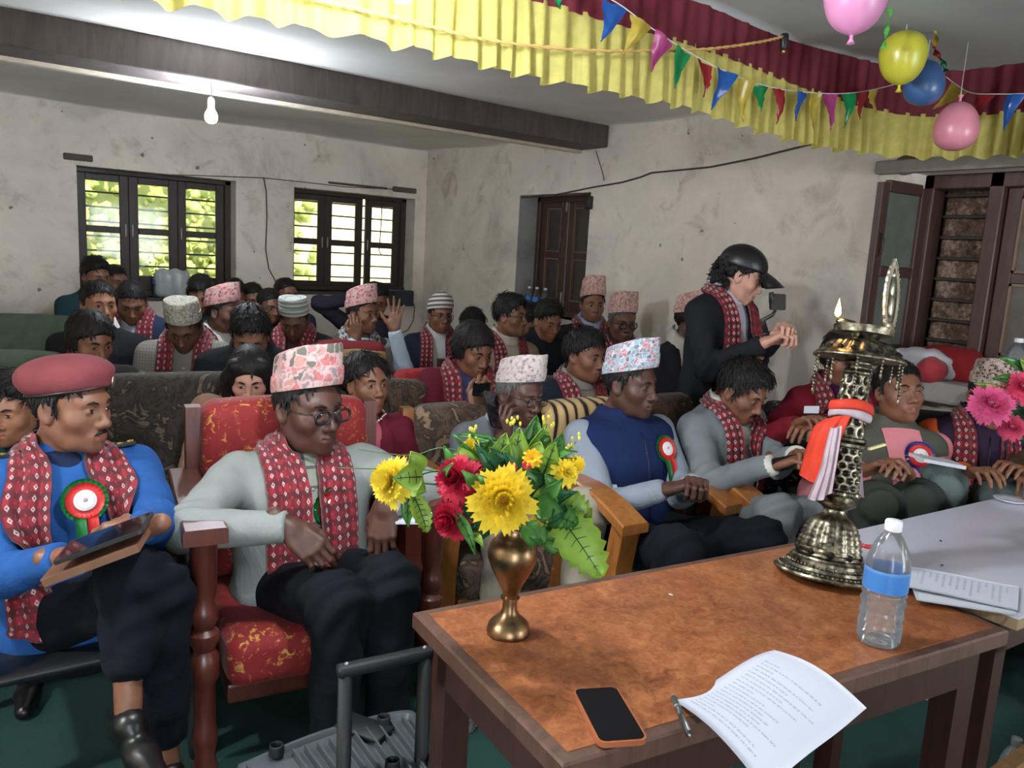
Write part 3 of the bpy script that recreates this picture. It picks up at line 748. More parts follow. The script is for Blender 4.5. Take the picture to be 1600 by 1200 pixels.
            k = len(rows); F = [(i*n+j, i*n+(j+1) % n, (i+1)*n+(j+1) % n, (i+1)*n+j) for i in range(k-1) for j in range(n)]; F.append(tuple((k-1)*n+j for j in range(n)))
            hb.add(xf(Mh, np.array(V).reshape(-1, 3)), F, 0, np.array(UV).reshape(-1, 2)); hb.build('knit_cap', hmat, root)
        elif kind == 'cap':
            q = Fld(); q.ell((0, -.010, .050), (.092, .112, .092), .02); q.half((0, -.12, 1), .036, (-.15, -.15, -.1), (.15, .15, .2), .006)
            v, f = q.mesh(.006); co = hb.add(xf(Mh, v), f).build('cap', hmat, root)
            uu = np.linspace(-1, 1, 17); vv = np.linspace(0, 1, 7)
            P = np.array([[(u*.084*(1-.10*t*t), .064+.034*(1-u*u)+t*.098*(1-.45*u*u), .058-.016*t-.030*u*u*(1+.3*t)-.014*t*t) for t in vv] for u in uu])
            MB().grid(xf(Mh, P.reshape(-1, 3)).reshape(P.shape), 0, None, .004).build('cap_peak', hmat, co)
            MB().ell((0, 0, 0), (.008, .008, .004), 10, 5, Mh@T(0, -.012, .133)).build('cap_button', hmat, co)
        elif kind == 'beret':
            q = Fld()
            q.ell((.004, -.022, .080), (.080, .112, .050), .03, 1, Rx(.22)@Ry(.10)).ell((.028, -.055, .066), (.064, .070, .036), .05, 1).ell((-.01, .045, .104), (.060, .052, .022), .04).ell((0, -.012, .064), (.084, .105, .05), .03)
            q.half((0, -.20, 1), .042, (-.2, -.2, -.1), (.2, .2, .3), .006)
            v, f = q.mesh(.006); v = v+(wob(v, 30, 1)*.002)[:, None]; co = hb.add(xf(Mh, v), f).build('beret', hmat, root)
            P = np.stack([.082*np.cos(an), .102*np.sin(an)-.012, .040+(.102*np.sin(an))*.24], -1)
            MB().tube(xf(Mh, P), .009*Hs, 8, closed=True, flat=.5).build('beret_band', plain('beret_leather', (.02, .012, .012), .4), co)
            MB().ell((0, 0, 0), (.015, .005, .019), 12, 8, Mh@T(-.045, .086, .072)@Rz(.5)).build('cap_badge', plain('badge_silver', (.5, .5, .48), .3, 1.0), co)
    # ---- spectacles
    if glasses:
        gm = plain('spectacle_frame', (.012, .012, .014), .3); gl = glass('spectacle_lens'); go = MB()
        for s in (-1, 1):
            a = np.linspace(0, 2*pi, 20, endpoint=False)
            P = np.stack([s*.033+.0225*np.sign(np.cos(a))*np.abs(np.cos(a))**.7, .104-.10*(np.abs(s*.033+.0225*np.cos(a))-.01)**1*.28, -.003+.0165*np.sign(np.sin(a))*np.abs(np.sin(a))**.8], -1)
            go.tube(xf(Mh, P), (.0017 if glasses != 'thick' else .0036)*Hs, 6, closed=True)
            go.tube(xf(Mh, np.array([(s*.0555, .0905, .004), (s*.078, .05, .006), (s*.0805, -.012, .006), (s*.078, -.022, -.008)])), .0018*Hs, 6)
        go.tube(xf(Mh, np.array([(-.0105, .1035, .0), (0, .107, .003), (.0105, .1035, .0)])), .0018*Hs, 6)
        g0 = go.build('spectacles', gm, root)
    # ---- scarf
    if scarf:
        sc = MB(); n = 46
        key = [(-.02, -.095, .505), (.045, -.080, .520), (.078, -.035, .520), (.084, .020, .492), (.078, .080, .440), (.082, .13, .34), (.090, .15, .22), (.090, .17, .10), (.085, .19, .02)]
        for s in (1, -1):
            end = scarf_len[0 if s == -1 else 1]
            kk = [k for k in key if k[2] > end]+[(.088, .18, end)]
            pts = np.array([(s*k[0], k[1], k[2]) for k in kk])
            tt = np.linspace(0, len(pts)-1, n); ii = np.minimum(tt.astype(int), len(pts)-2); fr = (tt-ii)[:, None]
            p0 = pts[np.maximum(ii-1, 0)]; p1 = pts[ii]; p2 = pts[ii+1]; p3 = pts[np.minimum(ii+2, len(pts)-1)]
            C = .5*((2*p1)+(-p0+p2)*fr+(2*p0-5*p1+4*p2-p3)*fr**2+(-p0+3*p1-3*p2+p3)*fr**3)
            C[:, 0] *= S*np.interp(C[:, 2], [.36, .50], [scarf_sp, 1.0]); C[:, 1] *= S; C[:, 2] *= kz
            Cw = xf(Mt, C); Cw = solid.stick(Cw, .012, 4)
            nrm = solid.normal(Cw); tg = np.gradient(Cw, axis=0); tg /= np.linalg.norm(tg, axis=1)[:, None]; sd = np.cross(tg, nrm)
            wd = scarf_w*S*np.interp(np.linspace(0, 1, n), [0, .25, .5, 1], [.62, .62, .95, 1.15])
            m = 13; G = np.zeros((n, m, 3)); UV = np.zeros((n, m, 2))
            cum = np.concatenate([[0], np.cumsum(np.linalg.norm(np.diff(Cw, axis=0), axis=1))])
            for j in range(m):
                u = j/(m-1)*2-1; G[:, j] = Cw+sd*(u*wd/2)[:, None]; UV[:, j, 0] = (u+1)*.5*scarf_w*1.5+.0077; UV[:, j, 1] = cum
            ph = s*1.0
            G = solid.stick(G, .009, 3)
            pl_ = (.007*np.cos(np.linspace(-1, 1, m)*7.5+ph)[None, :]*np.interp(np.linspace(0, 1, n), [0, .3, 1], [.8, 1, .9])[:, None]+.004*wob(G, 16, 5))
            G = G+solid.normal(G)*(pl_+(.008 if shirt is not None and lapel else .004))[..., None]
            sc.grid(G, 0, UV, -.004 if s == 1 else .004)
        sco = sc.build('scarf', scarf if not isinstance(scarf, bool) else scarf_mat(), root)
        frg = MB()
    # ---- rosette
    if rosette:
        outer, inner = rosette[0], rosette[1]; rs = rosette[2] if len(rosette) > 2 else 1.0
        p = solid.stick(tp(rosette_at[0], .2, rosette_at[1])[None], rosette_off if rosette_off is not None else (.030 if scarf and abs(rosette_at[0]) < .125 else .016), 6)[0]; nrm = solid.normal(p[None])[0]; nrm = unit(nrm+.25*yax)
        zz = unit(up-nrm*(up@nrm)); M = frame(p, np.cross(zz, nrm)*1.0, zz, nrm)
        if np.linalg.det(M[:3, :3]) < 0: M[:3, 0] *= -1
        k = 48; a = np.linspace(0, 2*pi, k, endpoint=False)
        def ring(r0, r1, z0, amp, mi, B_):
            P = np.array([[(r*cos(t), r*sin(t), z0+(amp if i % 2 else -amp)*(r > r0)) for r in (r0, (r0+r1)/2, r1)] for i, t in enumerate(np.append(a, 2*pi))])
            B_.grid(xf(M, P.reshape(-1, 3)).reshape(P.shape), mi, None, .0012)
        q = .036*rs*S
        r1 = MB(); ring(q*.55, q*1.28, .000, .0025, 0, r1); ro = r1.build('rosette', plain('rosette_outer', outer, .45), root)
        r2 = MB(); ring(q*.40, q*1.04, .005, .0022, 0, r2); r2.build('pleated_ring', plain('rosette_inner', inner, .45), ro)
        r3 = MB(); r3.lathe([(q*.62, .006), (q*.62, .0085), (q*.56, .0095), (.0001, .0095)], 28, M, cap=False); r3.build('paper_disc', plain('rosette_paper', lin(232, 226, 226), .6, bump=0), ro)
        r4 = MB()
        for t in range(26):
            an_ = t/26*2*pi*.8+.6; r4.box((-.0006*rs, q*.45, .0094), (.0006*rs, q*.50, .0099), M@Rz(an_))
        r4.ell((0, 0, 0), (q*.14, q*.14, .002), 10, 5, M@T(0, .002, .0095)); r4.build('print', plain('rosette_print', lin(178, 150, 160), .6), ro)
        for sx, mc, ln_ in ((-.012, outer, .085), (.012, inner, .075)):
            P = np.array([[(sx*rs+u*.011*rs, -q*.9-t*ln_*rs, .002+.004*sin(t*5)+.006*t) for u in (-1, 0, 1)] for t in np.linspace(0, 1, 8)])
            P[-1, 1, 1] += .012*rs
            MB().grid(xf(M, P.reshape(-1, 3)).reshape(P.shape), 0, None, .001).build('ribbon', plain('rosette_ribbon', mc, .4), ro)
    if necklace:
        nk = MB()
        for t in range(34):
            a = -2.6+5.2*t/33; p = np.array((.068*sin(a), .066*cos(a)-.02, .505-.045*(1+cos(a))*.62)); p = solid.stick(xf(Mt, np.array([(p[0]*S, p[1]*S, p[2]*kz)])), .008, 3)[0]
            nk.ell(p, (.0046,)*3, 8, 6)
        no = nk.build('pearl_necklace', plain('pearl', (.75, .68, .58), .2), root); no['kind'] = 'stuff'
    root_info = dict(root=root, Mh=Mh, Mt=Mt, WR=WR, EL=EL, SH=SH, solid=solid, Rb=Rb, PALMS=PALMS, tp=tp, S=S, up=up, yax=yax, kn=kn, ft=ft, prof=prof, kz=kz, head=head)
    def world(p): return Rb@np.array(p)+foot0
    root_info['world'] = world
    if extra: extra(root_info)
    return root_info
# ------------------------------------------------------------------ the room
def plaster(name, base, stain=1.0):
    g = NG(name); v = g.coord('World')
    n1 = g.noise(v, 1.5, 7, .68, .5); n2 = g.noise(v, 4.5, 6, .65, .6); n3 = g.noise(v, 17, 4, .6)
    b = np.array(base)
    c = g.ramp(n1, [(.30, tuple(b*np.array((.70, .68, .66)))), (.44, tuple(b*np.array((.97, .95, .92)))), (.68, tuple(b*np.array((1.16, 1.13, 1.08))))])
    c = g.mix(g.math('MULTIPLY', g.ramp(n2, [(.56, 0), (.72, 1)]), .62*stain), c, tuple(b*np.array((.58, .50, .41))))
    sp = g.vor(v, 8.0, 'F1', 'Distance', 1.0); spm = g.math('MULTIPLY', g.math('LESS_THAN', sp, g.math('MULTIPLY', g.math('SUBTRACT', n2, .42), .70)), g.math('GREATER_THAN', n3, .50))
    c = g.mix(g.math('MULTIPLY', spm, .8*stain), c, tuple(b*.16))
    g.set(c, .92); g.bump(g.math('ADD', g.math('MULTIPLY', n2, .8), g.math('MULTIPLY', n3, .25)), .45, .02)
    return g.m
M_WALL = plaster('plaster', lin(230, 221, 211))
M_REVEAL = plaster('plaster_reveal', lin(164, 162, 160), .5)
M_DARKWOOD = wood('dark_window_wood', lin(58, 46, 44), .55, 1.0, .55, coat=.05)
M_BROWNWOOD = wood('brown_shutter_wood', lin(74, 50, 44), .55, 1.0, .5, coat=.08)
M_IRON = plain('iron_bar', lin(52, 44, 40), .6)
def clear_pane(name, tint=(.96, .98, .96)):
    g = NG(name); t = g.t; gl = t.nodes.new('ShaderNodeBsdfGlossy'); gl.inputs['Roughness'].default_value = .05
    tr = t.nodes.new('ShaderNodeBsdfTransparent'); tr.inputs[0].default_value = tint+(1,)
    fr = t.nodes.new('ShaderNodeFresnel'); fr.inputs[0].default_value = 1.4; mx = t.nodes.new('ShaderNodeMixShader')
    t.links.new(fr.outputs[0], mx.inputs[0]); t.links.new(tr.outputs[0], mx.inputs[1]); t.links.new(gl.outputs[0], mx.inputs[2]); t.links.new(mx.outputs[0], g.out.inputs[0]); return g.m
M_PANE = clear_pane('window_glass')
XW, YB, ZC = 3.92, 7.0, 2.57
XL, YF = -1.9, -2.0
def wall(name, ax, pos, th, span, openings, mat):
    """wall in the plane ax=pos, growing outwards by th; openings (a0,a1,z0,z1) along the other axis"""
    mb = MB(); xs = sorted({span[0], span[1]} | {o[0] for o in openings} | {o[1] for o in openings}); zs = sorted({0.0, 2.75} | {o[2] for o in openings} | {o[3] for o in openings})
    nx, nz = len(xs)-1, len(zs)-1
    solid = lambda i, k: 0 <= i < nx and 0 <= k < nz and not any(o[0]-1e-6 <= xs[i] and xs[i+1] <= o[1]+1e-6 and o[2]-1e-6 <= zs[k] and zs[k+1] <= o[3]+1e-6 for o in openings)
    def pt(a, w, z): return (a, w, z) if ax == 1 else (w, a, z)
    V, F = [], []
    def q(*p):
        b = len(V); V.extend(p); F.append((b, b+1, b+2, b+3))
    for i in range(nx):
        for k in range(nz):
            if not solid(i, k): continue
            a0, a1, z0, z1 = xs[i], xs[i+1], zs[k], zs[k+1]; w0, w1 = pos, pos+th
            q(pt(a0, w0, z0), pt(a1, w0, z0), pt(a1, w0, z1), pt(a0, w0, z1)); q(pt(a0, w1, z0), pt(a0, w1, z1), pt(a1, w1, z1), pt(a1, w1, z0))
            if not solid(i-1, k): q(pt(a0, w0, z0), pt(a0, w0, z1), pt(a0, w1, z1), pt(a0, w1, z0))
            if not solid(i+1, k): q(pt(a1, w0, z0), pt(a1, w1, z0), pt(a1, w1, z1), pt(a1, w0, z1))
            if not solid(i, k-1): q(pt(a0, w0, z0), pt(a0, w1, z0), pt(a1, w1, z0), pt(a1, w0, z0))
            if not solid(i, k+1): q(pt(a0, w0, z1), pt(a1, w0, z1), pt(a1, w1, z1), pt(a0, w1, z1))
    return mb.add(np.array(V), F).build(name, mat, smooth=False, kind='structure')
W1 = (.87, 2.07, 1.12, 2.12); W2 = (2.58, 3.80, 1.20, 2.12); W3 = (4.53, 5.42, 1.16, 2.12); W4 = (.62, 2.13, 1.15, 2.14)
wall('wall_back', 1, YB, .36, (XL-.3, XW+.45), [W1, W2], M_WALL)
wall('wall_right', 0, XW, .40, (YF-.3, YB), [W3, W4], M_WALL)
wall('wall_left', 0, XL, -.3, (YF-.3, YB), [], M_WALL)
wall('wall_front', 1, YF, -.3, (XL, XW), [(-1.3, -.2, .0, 2.1), (2.2, 3.5, .8, 2.1)], M_WALL)
_fl = NG('green_carpet'); _v = _fl.coord('World'); _n = _fl.noise(_v, 3, 5); _n2 = _fl.noise(_v, 240, 2)
_fl.set(_fl.ramp(_fl.math('ADD', _fl.math('MULTIPLY', _n, .6), _fl.math('MULTIPLY', _n2, .4)), [(.35, lin(10, 42, 38)), (.65, lin(20, 66, 58))]), .95); _fl.bump(_n2, .6, .004)
MB().box((XL, YF, FZ-.06), (XW, YB, FZ)).build('floor', _fl.m, smooth=False, kind='structure')
# ceiling cloth behind the frill: sagging, creased
gx, gy = np.meshgrid(np.linspace(XL, XW, 60), np.linspace(2.0, YB, 60), indexing='ij')
cz = ZC + .018*np.sin(gy*3.1+.5*np.sin(gx*1.3)) + .010*wob(np.stack([gx, gy, gx*0], -1), 2.2)
M_CEIL = plain('ceiling_cloth', lin(226, 222, 216), .9, var=.12, scale=1.6, kind='World', bump=.2, bscale=9)
MB().grid(np.stack([gx, gy, cz], -1), thick=.03).build('ceiling', M_CEIL, kind='structure')
gx, gy = np.meshgrid(np.linspace(XL, XW, 70), np.linspace(YF, 2.0, 60), indexing='ij')
cz = 2.505 + .012*np.sin(gx*5+gy*2.2) + .008*wob(np.stack([gx, gy, gx*0], -1), 4) + .05*np.clip((1.2-gy)/3, 0, 1)
M_TENT = plain('canopy_cloth', lin(160, 162, 162), .8, var=.10, scale=2.4, kind='World', bump=.3, bscale=14)
MB().grid(np.stack([gx, gy, cz], -1), thick=.03).build('ceiling_canopy', M_TENT, kind='structure')
MB().box((XL, YF-.3, 2.72), (XW+.4, YB+.36, 2.8)).build('ceiling_slab', M_CEIL, smooth=False, kind='structure')
MB().box((XL, 4.38, 2.425), (XW-.005, 4.66, 2.60), bev=.01).build('beam', wood('beam_wood', lin(96, 86, 84), .6, .5, .7, (0, pi/2, 0), 0), smooth=False, kind='structure')

MB().box((XL, 4.655, 2.405), (XW-.01, 4.70, 2.43), None, 0, .003).build('trim_7', plain('lit_batten', lin(206, 190, 170), .8), smooth=False, kind='structure')  # added batten, its pale colour stands for the bulb-lit lower edge
# ---- windows of the back wall: three casements of two panes each, iron bars outside
def casement(root, ax, w, a0, a1, z0, z1, stile, rails, panes, M=None, wm=M_DARKWOOD, th=.035, pane_mat=None, bead=None, nmull=None):
    def P(a, d, z): return (a, d, z) if ax == 1 else (d, a, z)
    def bx(m, A, B, D, z_0, z_1, name, parent):
        lo = np.minimum(P(A, w-D, z_0), P(B, w+D, z_1)); hi = np.maximum(P(A, w-D, z_0), P(B, w+D, z_1))
        return MB().box(lo, hi, M, 0, .004).build(name, m, parent, smooth=False)
    c = MB()
    for A, B, zz0, zz1 in [(a0, a0+stile, z0, z1), (a1-stile, a1, z0, z1)]+[(a0+stile, a1-stile, r0, r1) for r0, r1 in rails]:
        c.box(np.minimum(P(A, w-th/2, zz0), P(B, w+th/2, zz1)), np.maximum(P(A, w-th/2, zz0), P(B, w+th/2, zz1)), M, 0, .004)
    co = c.build('casement', wm, root, smooth=False)
    for p0, p1 in panes:
        bx(pane_mat or M_PANE, a0+stile, a1-stile, .002, p0, p1, 'pane', co)
        if bead:
            b = MB()
            for A, B, zz0, zz1 in ((a0+stile, a0+stile+.012, p0, p1), (a1-stile-.012, a1-stile, p0, p1), (a0+stile, a1-stile, p0, p0+.012), (a0+stile, a1-stile, p1-.012, p1)):
                b.box(np.minimum(P(A, w-th/2-.004, zz0), P(B, w, zz1)), np.maximum(P(A, w-th/2-.004, zz0), P(B, w, zz1)), M)
            b.build('glazing_bead', bead, co, smooth=False)
    return co
RAIL = lambda z0: [(z0, 1.285), (1.625, 1.675), (2.03, 2.085)]
PN = [(1.285, 1.625), (1.675, 2.03)]
for nm, W_, yw, cs in (('window_1', W1, 7.20, [(.885, 1.261), (1.263, 1.639), (1.641, 2.020)]), ('window_2', W2, 7.23, [(2.60, 2.960), (2.962, 3.345), (3.385, 3.745)])):
    r = empty(nm, ((W_[0]+W_[1])/2, yw, W_[2])); r['kind'] = 'structure'; off = np.array(r.location)
    fr = MB()
    for lo, hi in (((W_[0], yw-.05, W_[2]), (W_[0]+.02, yw+.05, W_[3])), ((W_[1]-.05, yw-.05, W_[2]), (W_[1], yw+.05, W_[3])), ((W_[0], yw-.05, 2.085), (W_[1], yw+.05, W_[3])), ((W_[0], yw-.07, W_[2]), (W_[1], yw+.05, W_[2]+.045))):
        fr.box(np.array(lo)-off, np.array(hi)-off, None, 0, .004)
    fr.build('window_frame', M_DARKWOOD, r, smooth=False)
    for i, (a0, a1) in enumerate(cs):
        Mx = T(*-off)
        if nm == 'window_2' and i == 2: Mx = T(*-off)@T(a1, yw, 0)@Rz(-.05)@T(-a1, -yw, 0)
        co = casement(r, 1, yw, a0, a1, W_[2]+.045, 2.085, (.066, .070, .066)[i], RAIL(W_[2]+.045), PN, Mx)
        MB().box((a0+.02 if i else a1-.03, yw-.028, 1.60), ((a0+.03) if i else a1-.02, yw-.018, 1.70), Mx, 0, .002).build('bolt', plain('latch_metal', (.5, .5, .48), .4, .8), co)
    for z in np.arange(W_[2]+.125, 2.08, .1165):
        MB().tube(np.array([(W_[0], yw+.075, z), (W_[1], yw+.075, z)])-off, .0085, 6).build('iron_bar', M_IRON, r)
    MB().box(np.array((W_[0]-.0, 6.99, W_[2]-.03))-off, np.array((W_[1]+.0, yw, W_[2]))-off, None, 0, .006).build('window_sill', plain('sill_board', lin(72, 66, 64), .6), r, smooth=False)
# lintel ends where the plaster broke off
for i, (px, py, w_, h_) in enumerate(((122, 246, .10, .05), (632, 297, .13, .05), (560, 290, .3, .02))):
    p = on(px, py, 1, YB-.004); MB().box(p-np.array((w_, .012, h_/2)), p+np.array((w_, .004, h_/2)), None, 0, .008).build('trim_%d' % (i+1), plain('lintel_timber', lin(92, 84, 78), .9), smooth=False, kind='structure')
p0 = on(590, 450, 1, 6.93); p1 = on(642, 462, 1, 6.93)
MB().box((p0[0], 6.90, p1[2]-.10), (p1[0]+.02, 6.998, p1[2]+.05), None, 0, .008).build('trim_4', plain('dark_box_board', lin(46, 50, 56), .6), smooth=False, kind='structure')
# ---- shuttered window of the right wall
M_DIMGLASS = plain('dusty_dark_glass', lin(66, 60, 58), .3, var=.18, scale=20)
M_BEAD = plain('pale_bead', lin(118, 94, 76), .6)
r = empty('window_3', (4.15, 4.97, W3[2])); r['kind'] = 'structure'; off = np.array(r.location); fr = MB()
for lo, hi in (((4.10, W3[0], W3[2]), (4.20, W3[0]+.13, W3[3])), ((4.10, 5.37, W3[2]), (4.20, W3[1], W3[3])), ((4.10, W3[0], 2.075), (4.20, W3[1], W3[3])), ((4.06, W3[0], W3[2]), (4.20, W3[1], W3[2]+.05))):
    fr.box(np.array(lo)-off, np.array(hi)-off, None, 0, .004)
fr.build('window_frame', M_BROWNWOOD, r, smooth=False)
MB().box(np.array((3.919, 5.410, W3[2]))-off, np.array((4.10, 5.421, W3[3]))-off).build('jamb_shade', plaster('shaded_reveal', lin(142, 142, 142), .8), r, smooth=False)  # thin plate added over the jamb, the reveal's shade put into its grey
for a0, a1 in ((5.025, 5.37), (4.66, 5.015)):
    co = casement(r, 0, 4.14, a0, a1, W3[2]+.05, 2.075, .075, RAIL(W3[2]+.05), PN, T(*-off), M_BROWNWOOD, pane_mat=M_DIMGLASS, bead=M_BEAD)
    for z in (1.26, 2.0): MB().box(np.array((4.112, a0+.01, z))-off, np.array((4.124, a0+.026, z+.09))-off, None, 0, .002).build('bolt', plain('latch_metal', (.5, .5, .48), .4, .8), co)
MB().box(np.array((3.93, W3[0]+.01, 1.72))-off, np.array((4.10, W3[0]+.035, 1.80))-off, None, 0, .004).build('hinge_block', M_IRON, r)
p = on(952, 315, 0, 3.93)
MB().box((3.885, 4.50, 1.995), (3.93, 4.56, 2.09), T(*-off), 0, .006).build('latch_box', plain('latch_dark', lin(30, 26, 26), .5), r)
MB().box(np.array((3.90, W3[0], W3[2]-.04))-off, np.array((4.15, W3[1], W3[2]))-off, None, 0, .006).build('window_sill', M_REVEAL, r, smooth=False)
# ---- the wide window on the right: one leaf open into the room, planks behind an iron grille, one leaf shut
r = empty('window_4', (4.12, 1.4, W4[2])); r['kind'] = 'structure'; off = np.array(r.location); fr = MB()
for lo, hi in (((4.06, 2.08, W4[2]), (4.18, 2.13, W4[3])), ((4.06, 1.755, W4[2]), (4.18, 1.82, W4[3])), ((4.06, .62, W4[2]), (4.18, .70, W4[3])), ((4.06, .62, 2.07), (4.18, 2.13, W4[3])), ((4.04, .62, W4[2]), (4.18, 2.13, W4[2]+.06))):
    fr.box(np.array(lo)-off, np.array(hi)-off, None, 0, .005)
fr.build('window_frame', M_BROWNWOOD, r, smooth=False)
Mo = T(*-off)@T(4.06, 2.115, 0)@Rz(radians(180-3))
co = casement(r, 1, 0, .0, .40, W4[2]+.06, 2.07, .062, RAIL(W4[2]+.06), PN, Mo, M_BROWNWOOD, pane_mat=plain('greenish_dusty_glass', lin(98, 104, 98), .35, var=.15), bead=M_BEAD)
MB().tube(xf(Mo, np.array([(.372, .016, 1.72), (.372, .036, 1.75), (.372, .036, 1.80), (.372, .016, 1.83)])), .006, 6).build('pull_handle', M_IRON, co)
for a0, a1 in ((1.24, 1.75), (.70, 1.23)):
    co = casement(r, 0, 4.12, a0, a1, W4[2]+.06, 2.07, .065, RAIL(W4[2]+.06), PN, T(*-off), M_BROWNWOOD, pane_mat=plain('dusty_grey_glass', lin(92, 86, 80), .3, var=.2), bead=M_BEAD)
gp = NG('weathered_plank'); _v = gp.coord('Object', (1, 1, 1)); _n = gp.noise(_v, 10, 6, .7); _n2 = gp.noise(_v, 38, 5, .7)
gp.set(gp.ramp(gp.math('ADD', gp.math('MULTIPLY', _n, .5), gp.math('MULTIPLY', _n2, .5)), [(.38, lin(48, 34, 28)), (.5, lin(104, 82, 68)), (.62, lin(172, 150, 132))]), .9); gp.bump(_n2, .4, .006)
for i, z in enumerate(np.arange(W4[2]+.06, 2.07, .105)):
    MB().box(np.array((4.235+.006*(i % 2), 1.80, z))-off, np.array((4.262+.006*(i % 2), 2.10, min(z+.100, 2.08)))-off, None, 0, .004).build('plank', gp.m, r, smooth=False)
    MB().box(np.array((4.195, 1.80, z-.008))-off, np.array((4.215, 2.10, z+.008))-off, None, 0, .003).build('grille_bar', M_IRON, r, smooth=False)
MB().box(np.array((4.27, .6, 1.1))-off, np.array((4.30, 2.14, 2.15))-off).build('back_board', plain('dark_backing', (.01, .009, .008), .9), r)
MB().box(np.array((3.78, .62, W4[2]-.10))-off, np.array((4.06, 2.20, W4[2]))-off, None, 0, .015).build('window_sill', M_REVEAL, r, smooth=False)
p = on(1420, 268, 0, XW-.03)
MB().box((XW-.05, .4, 2.135), (XW+.01, 2.30, 2.20), None, 0, .01).build('trim_5', plain('lintel_plaster', lin(140, 134, 126), .9), smooth=False, kind='structure')
MB().ell(on(1416, 258, 0, XW), (.012, .07, .05), 12, 8).build('trim_6', plain('bare_patch', lin(108, 92, 66), .9), kind='structure')

# ---- outdoors: sunlit yard seen through the panes
MB().box((-6, 7.4, -.12), (12, 16, -.02)).build('ground_outside', plain('dry_yard', lin(200, 190, 150), .9), smooth=False, kind='structure')
hb = MB(); r_ = random.Random(4)
for i in range(2600):
    c = np.array((r_.uniform(-2.5, 3.9), r_.uniform(9.6, 10.6), r_.uniform(0, 3.6))); a = r_.uniform(.035, .095)
    hb.ell(c, (a, a*.8, a*r_.uniform(.5, 1)), 6, 4, Rx(r_.uniform(-1, 1))@Rz(r_.uniform(0, 3)))
hb.build('hedge_outside', plain('sunlit_leaves', lin(176, 186, 96), .7, var=.4, scale=6), kind='stuff', label='sunlit yellow green hedge in the yard beyond the windows', category='hedge') if False else None
ho = hb.build('hedge', plain('sunlit_leaves', lin(138, 146, 78), .8, var=.22, scale=6)); tag(ho, 'sunlit yellow green hedge in the yard beyond the windows', 'hedge', None, 'stuff')
MB().box((-4, 10.75, -.1), (3.3, 10.95, 4.2)).build('hedge_backing', plain('backing_green', lin(150, 156, 92), .9, var=.15, scale=9), smooth=False, kind='structure')  # backing added behind the hedge to close bright sky gaps between leaves
MB().box((3.3, 10.8, -.1), (9.5, 11.0, 4)).build('wall_outside', plain('sunlit_plaster', lin(176, 166, 118), .9, var=.08, scale=3), smooth=False, kind='structure')

# ---- wires on the walls
def wire(name, pts, r, mat, label, cat='cable'):
    return tag(MB().tube(np.array(pts), r, 6).build(name, mat), label, cat)
M_WIRE = plain('wire_dark', lin(70, 66, 62), .7)
wire('cable', [on(x, y, 0, XW-.008) for x, y in ((815, 309), (860, 306), (930, 292), (972, 285), (1000, 277), (1018, 270), (1060, 266), (1110, 261), (1180, 247), (1240, 232), (1295, 218))], .006, M_WIRE, 'thin grey cable running along the plaster wall from shuttered window to frill')
wire('cable', [on(x, y, 0, XW-.006) for x, y in ((931, 236), (936, 252), (941, 268), (944, 282))], .003, M_WIRE, 'short thin cable hanging down the wall below the beam end')
wire('cable', [on(x, y, 1, YB-.01) for x, y in ((412, 278), (416, 300), (417, 340), (415, 390), (420, 420), (432, 442))], .005, M_WIRE, 'grey cable dropping down the plaster between the two back windows')
wire('cable', [on(x, y, 1, YB-.01) for x, y in ((150, 268), (220, 272), (300, 274), (412, 278), (470, 284), (540, 292), (620, 296))], .004, M_WIRE, 'thin cable running level above the two back windows')
wire('cable', [on(x, y, 1, 7.12) for x, y in ((598, 300), (596, 340), (594, 372), (592, 392), (596, 398))], .005, plain('wire_black', (.02, .02, .02), .5), 'black cord dangling before the panes of the second window')
wire('cable', [on(x, y, 1, YB-.02) for x, y in ((642, 462), (648, 480), (646, 500), (638, 515), (628, 520))], .004, M_WIRE, 'looped cable hanging from the dark box in the corner')

# ---- the lamps of the room
def bulb(loc, top, label):
    r = empty('light_bulb', loc, 0, label, 'lamp')
    if 'hanging' in label or True:
        MB().lathe([(.001, -.036), (.014, -.034), (.026, -.024), (.032, -.008), (.032, .004), (.027, .020), (.018, .034), (.015, .046)], 24).build('glass_globe', emit('bulb_glow', (.72, .86, 1.0), 60), r)
        MB().lathe([(.0155, .044), (.017, .048), (.017, .085), (.013, .095), (.004, .10)], 20).build('socket', plain('white_plastic', (.7, .7, .7), .4), r)
        MB().tube([(0, 0, .098), (.004, .002, (.098+top-loc[2])/2), (0, 0, top-loc[2])], .004, 6).build('cord', plain('white_plastic', (.7, .7, .7), .4), r)
    return r
bulb(BULB_A, 2.426, 'bare glowing bulb hanging under the dark beam')
bulb(BULB_B, 2.50, 'bulb hanging under the canopy over the stage edge, above the view')
bulb(BULB_C, 2.50, 'second stage bulb hanging under the canopy beyond the left edge')
for o in bpy.data.objects:
    if o.name.startswith('glass_globe'): o.visible_shadow = True

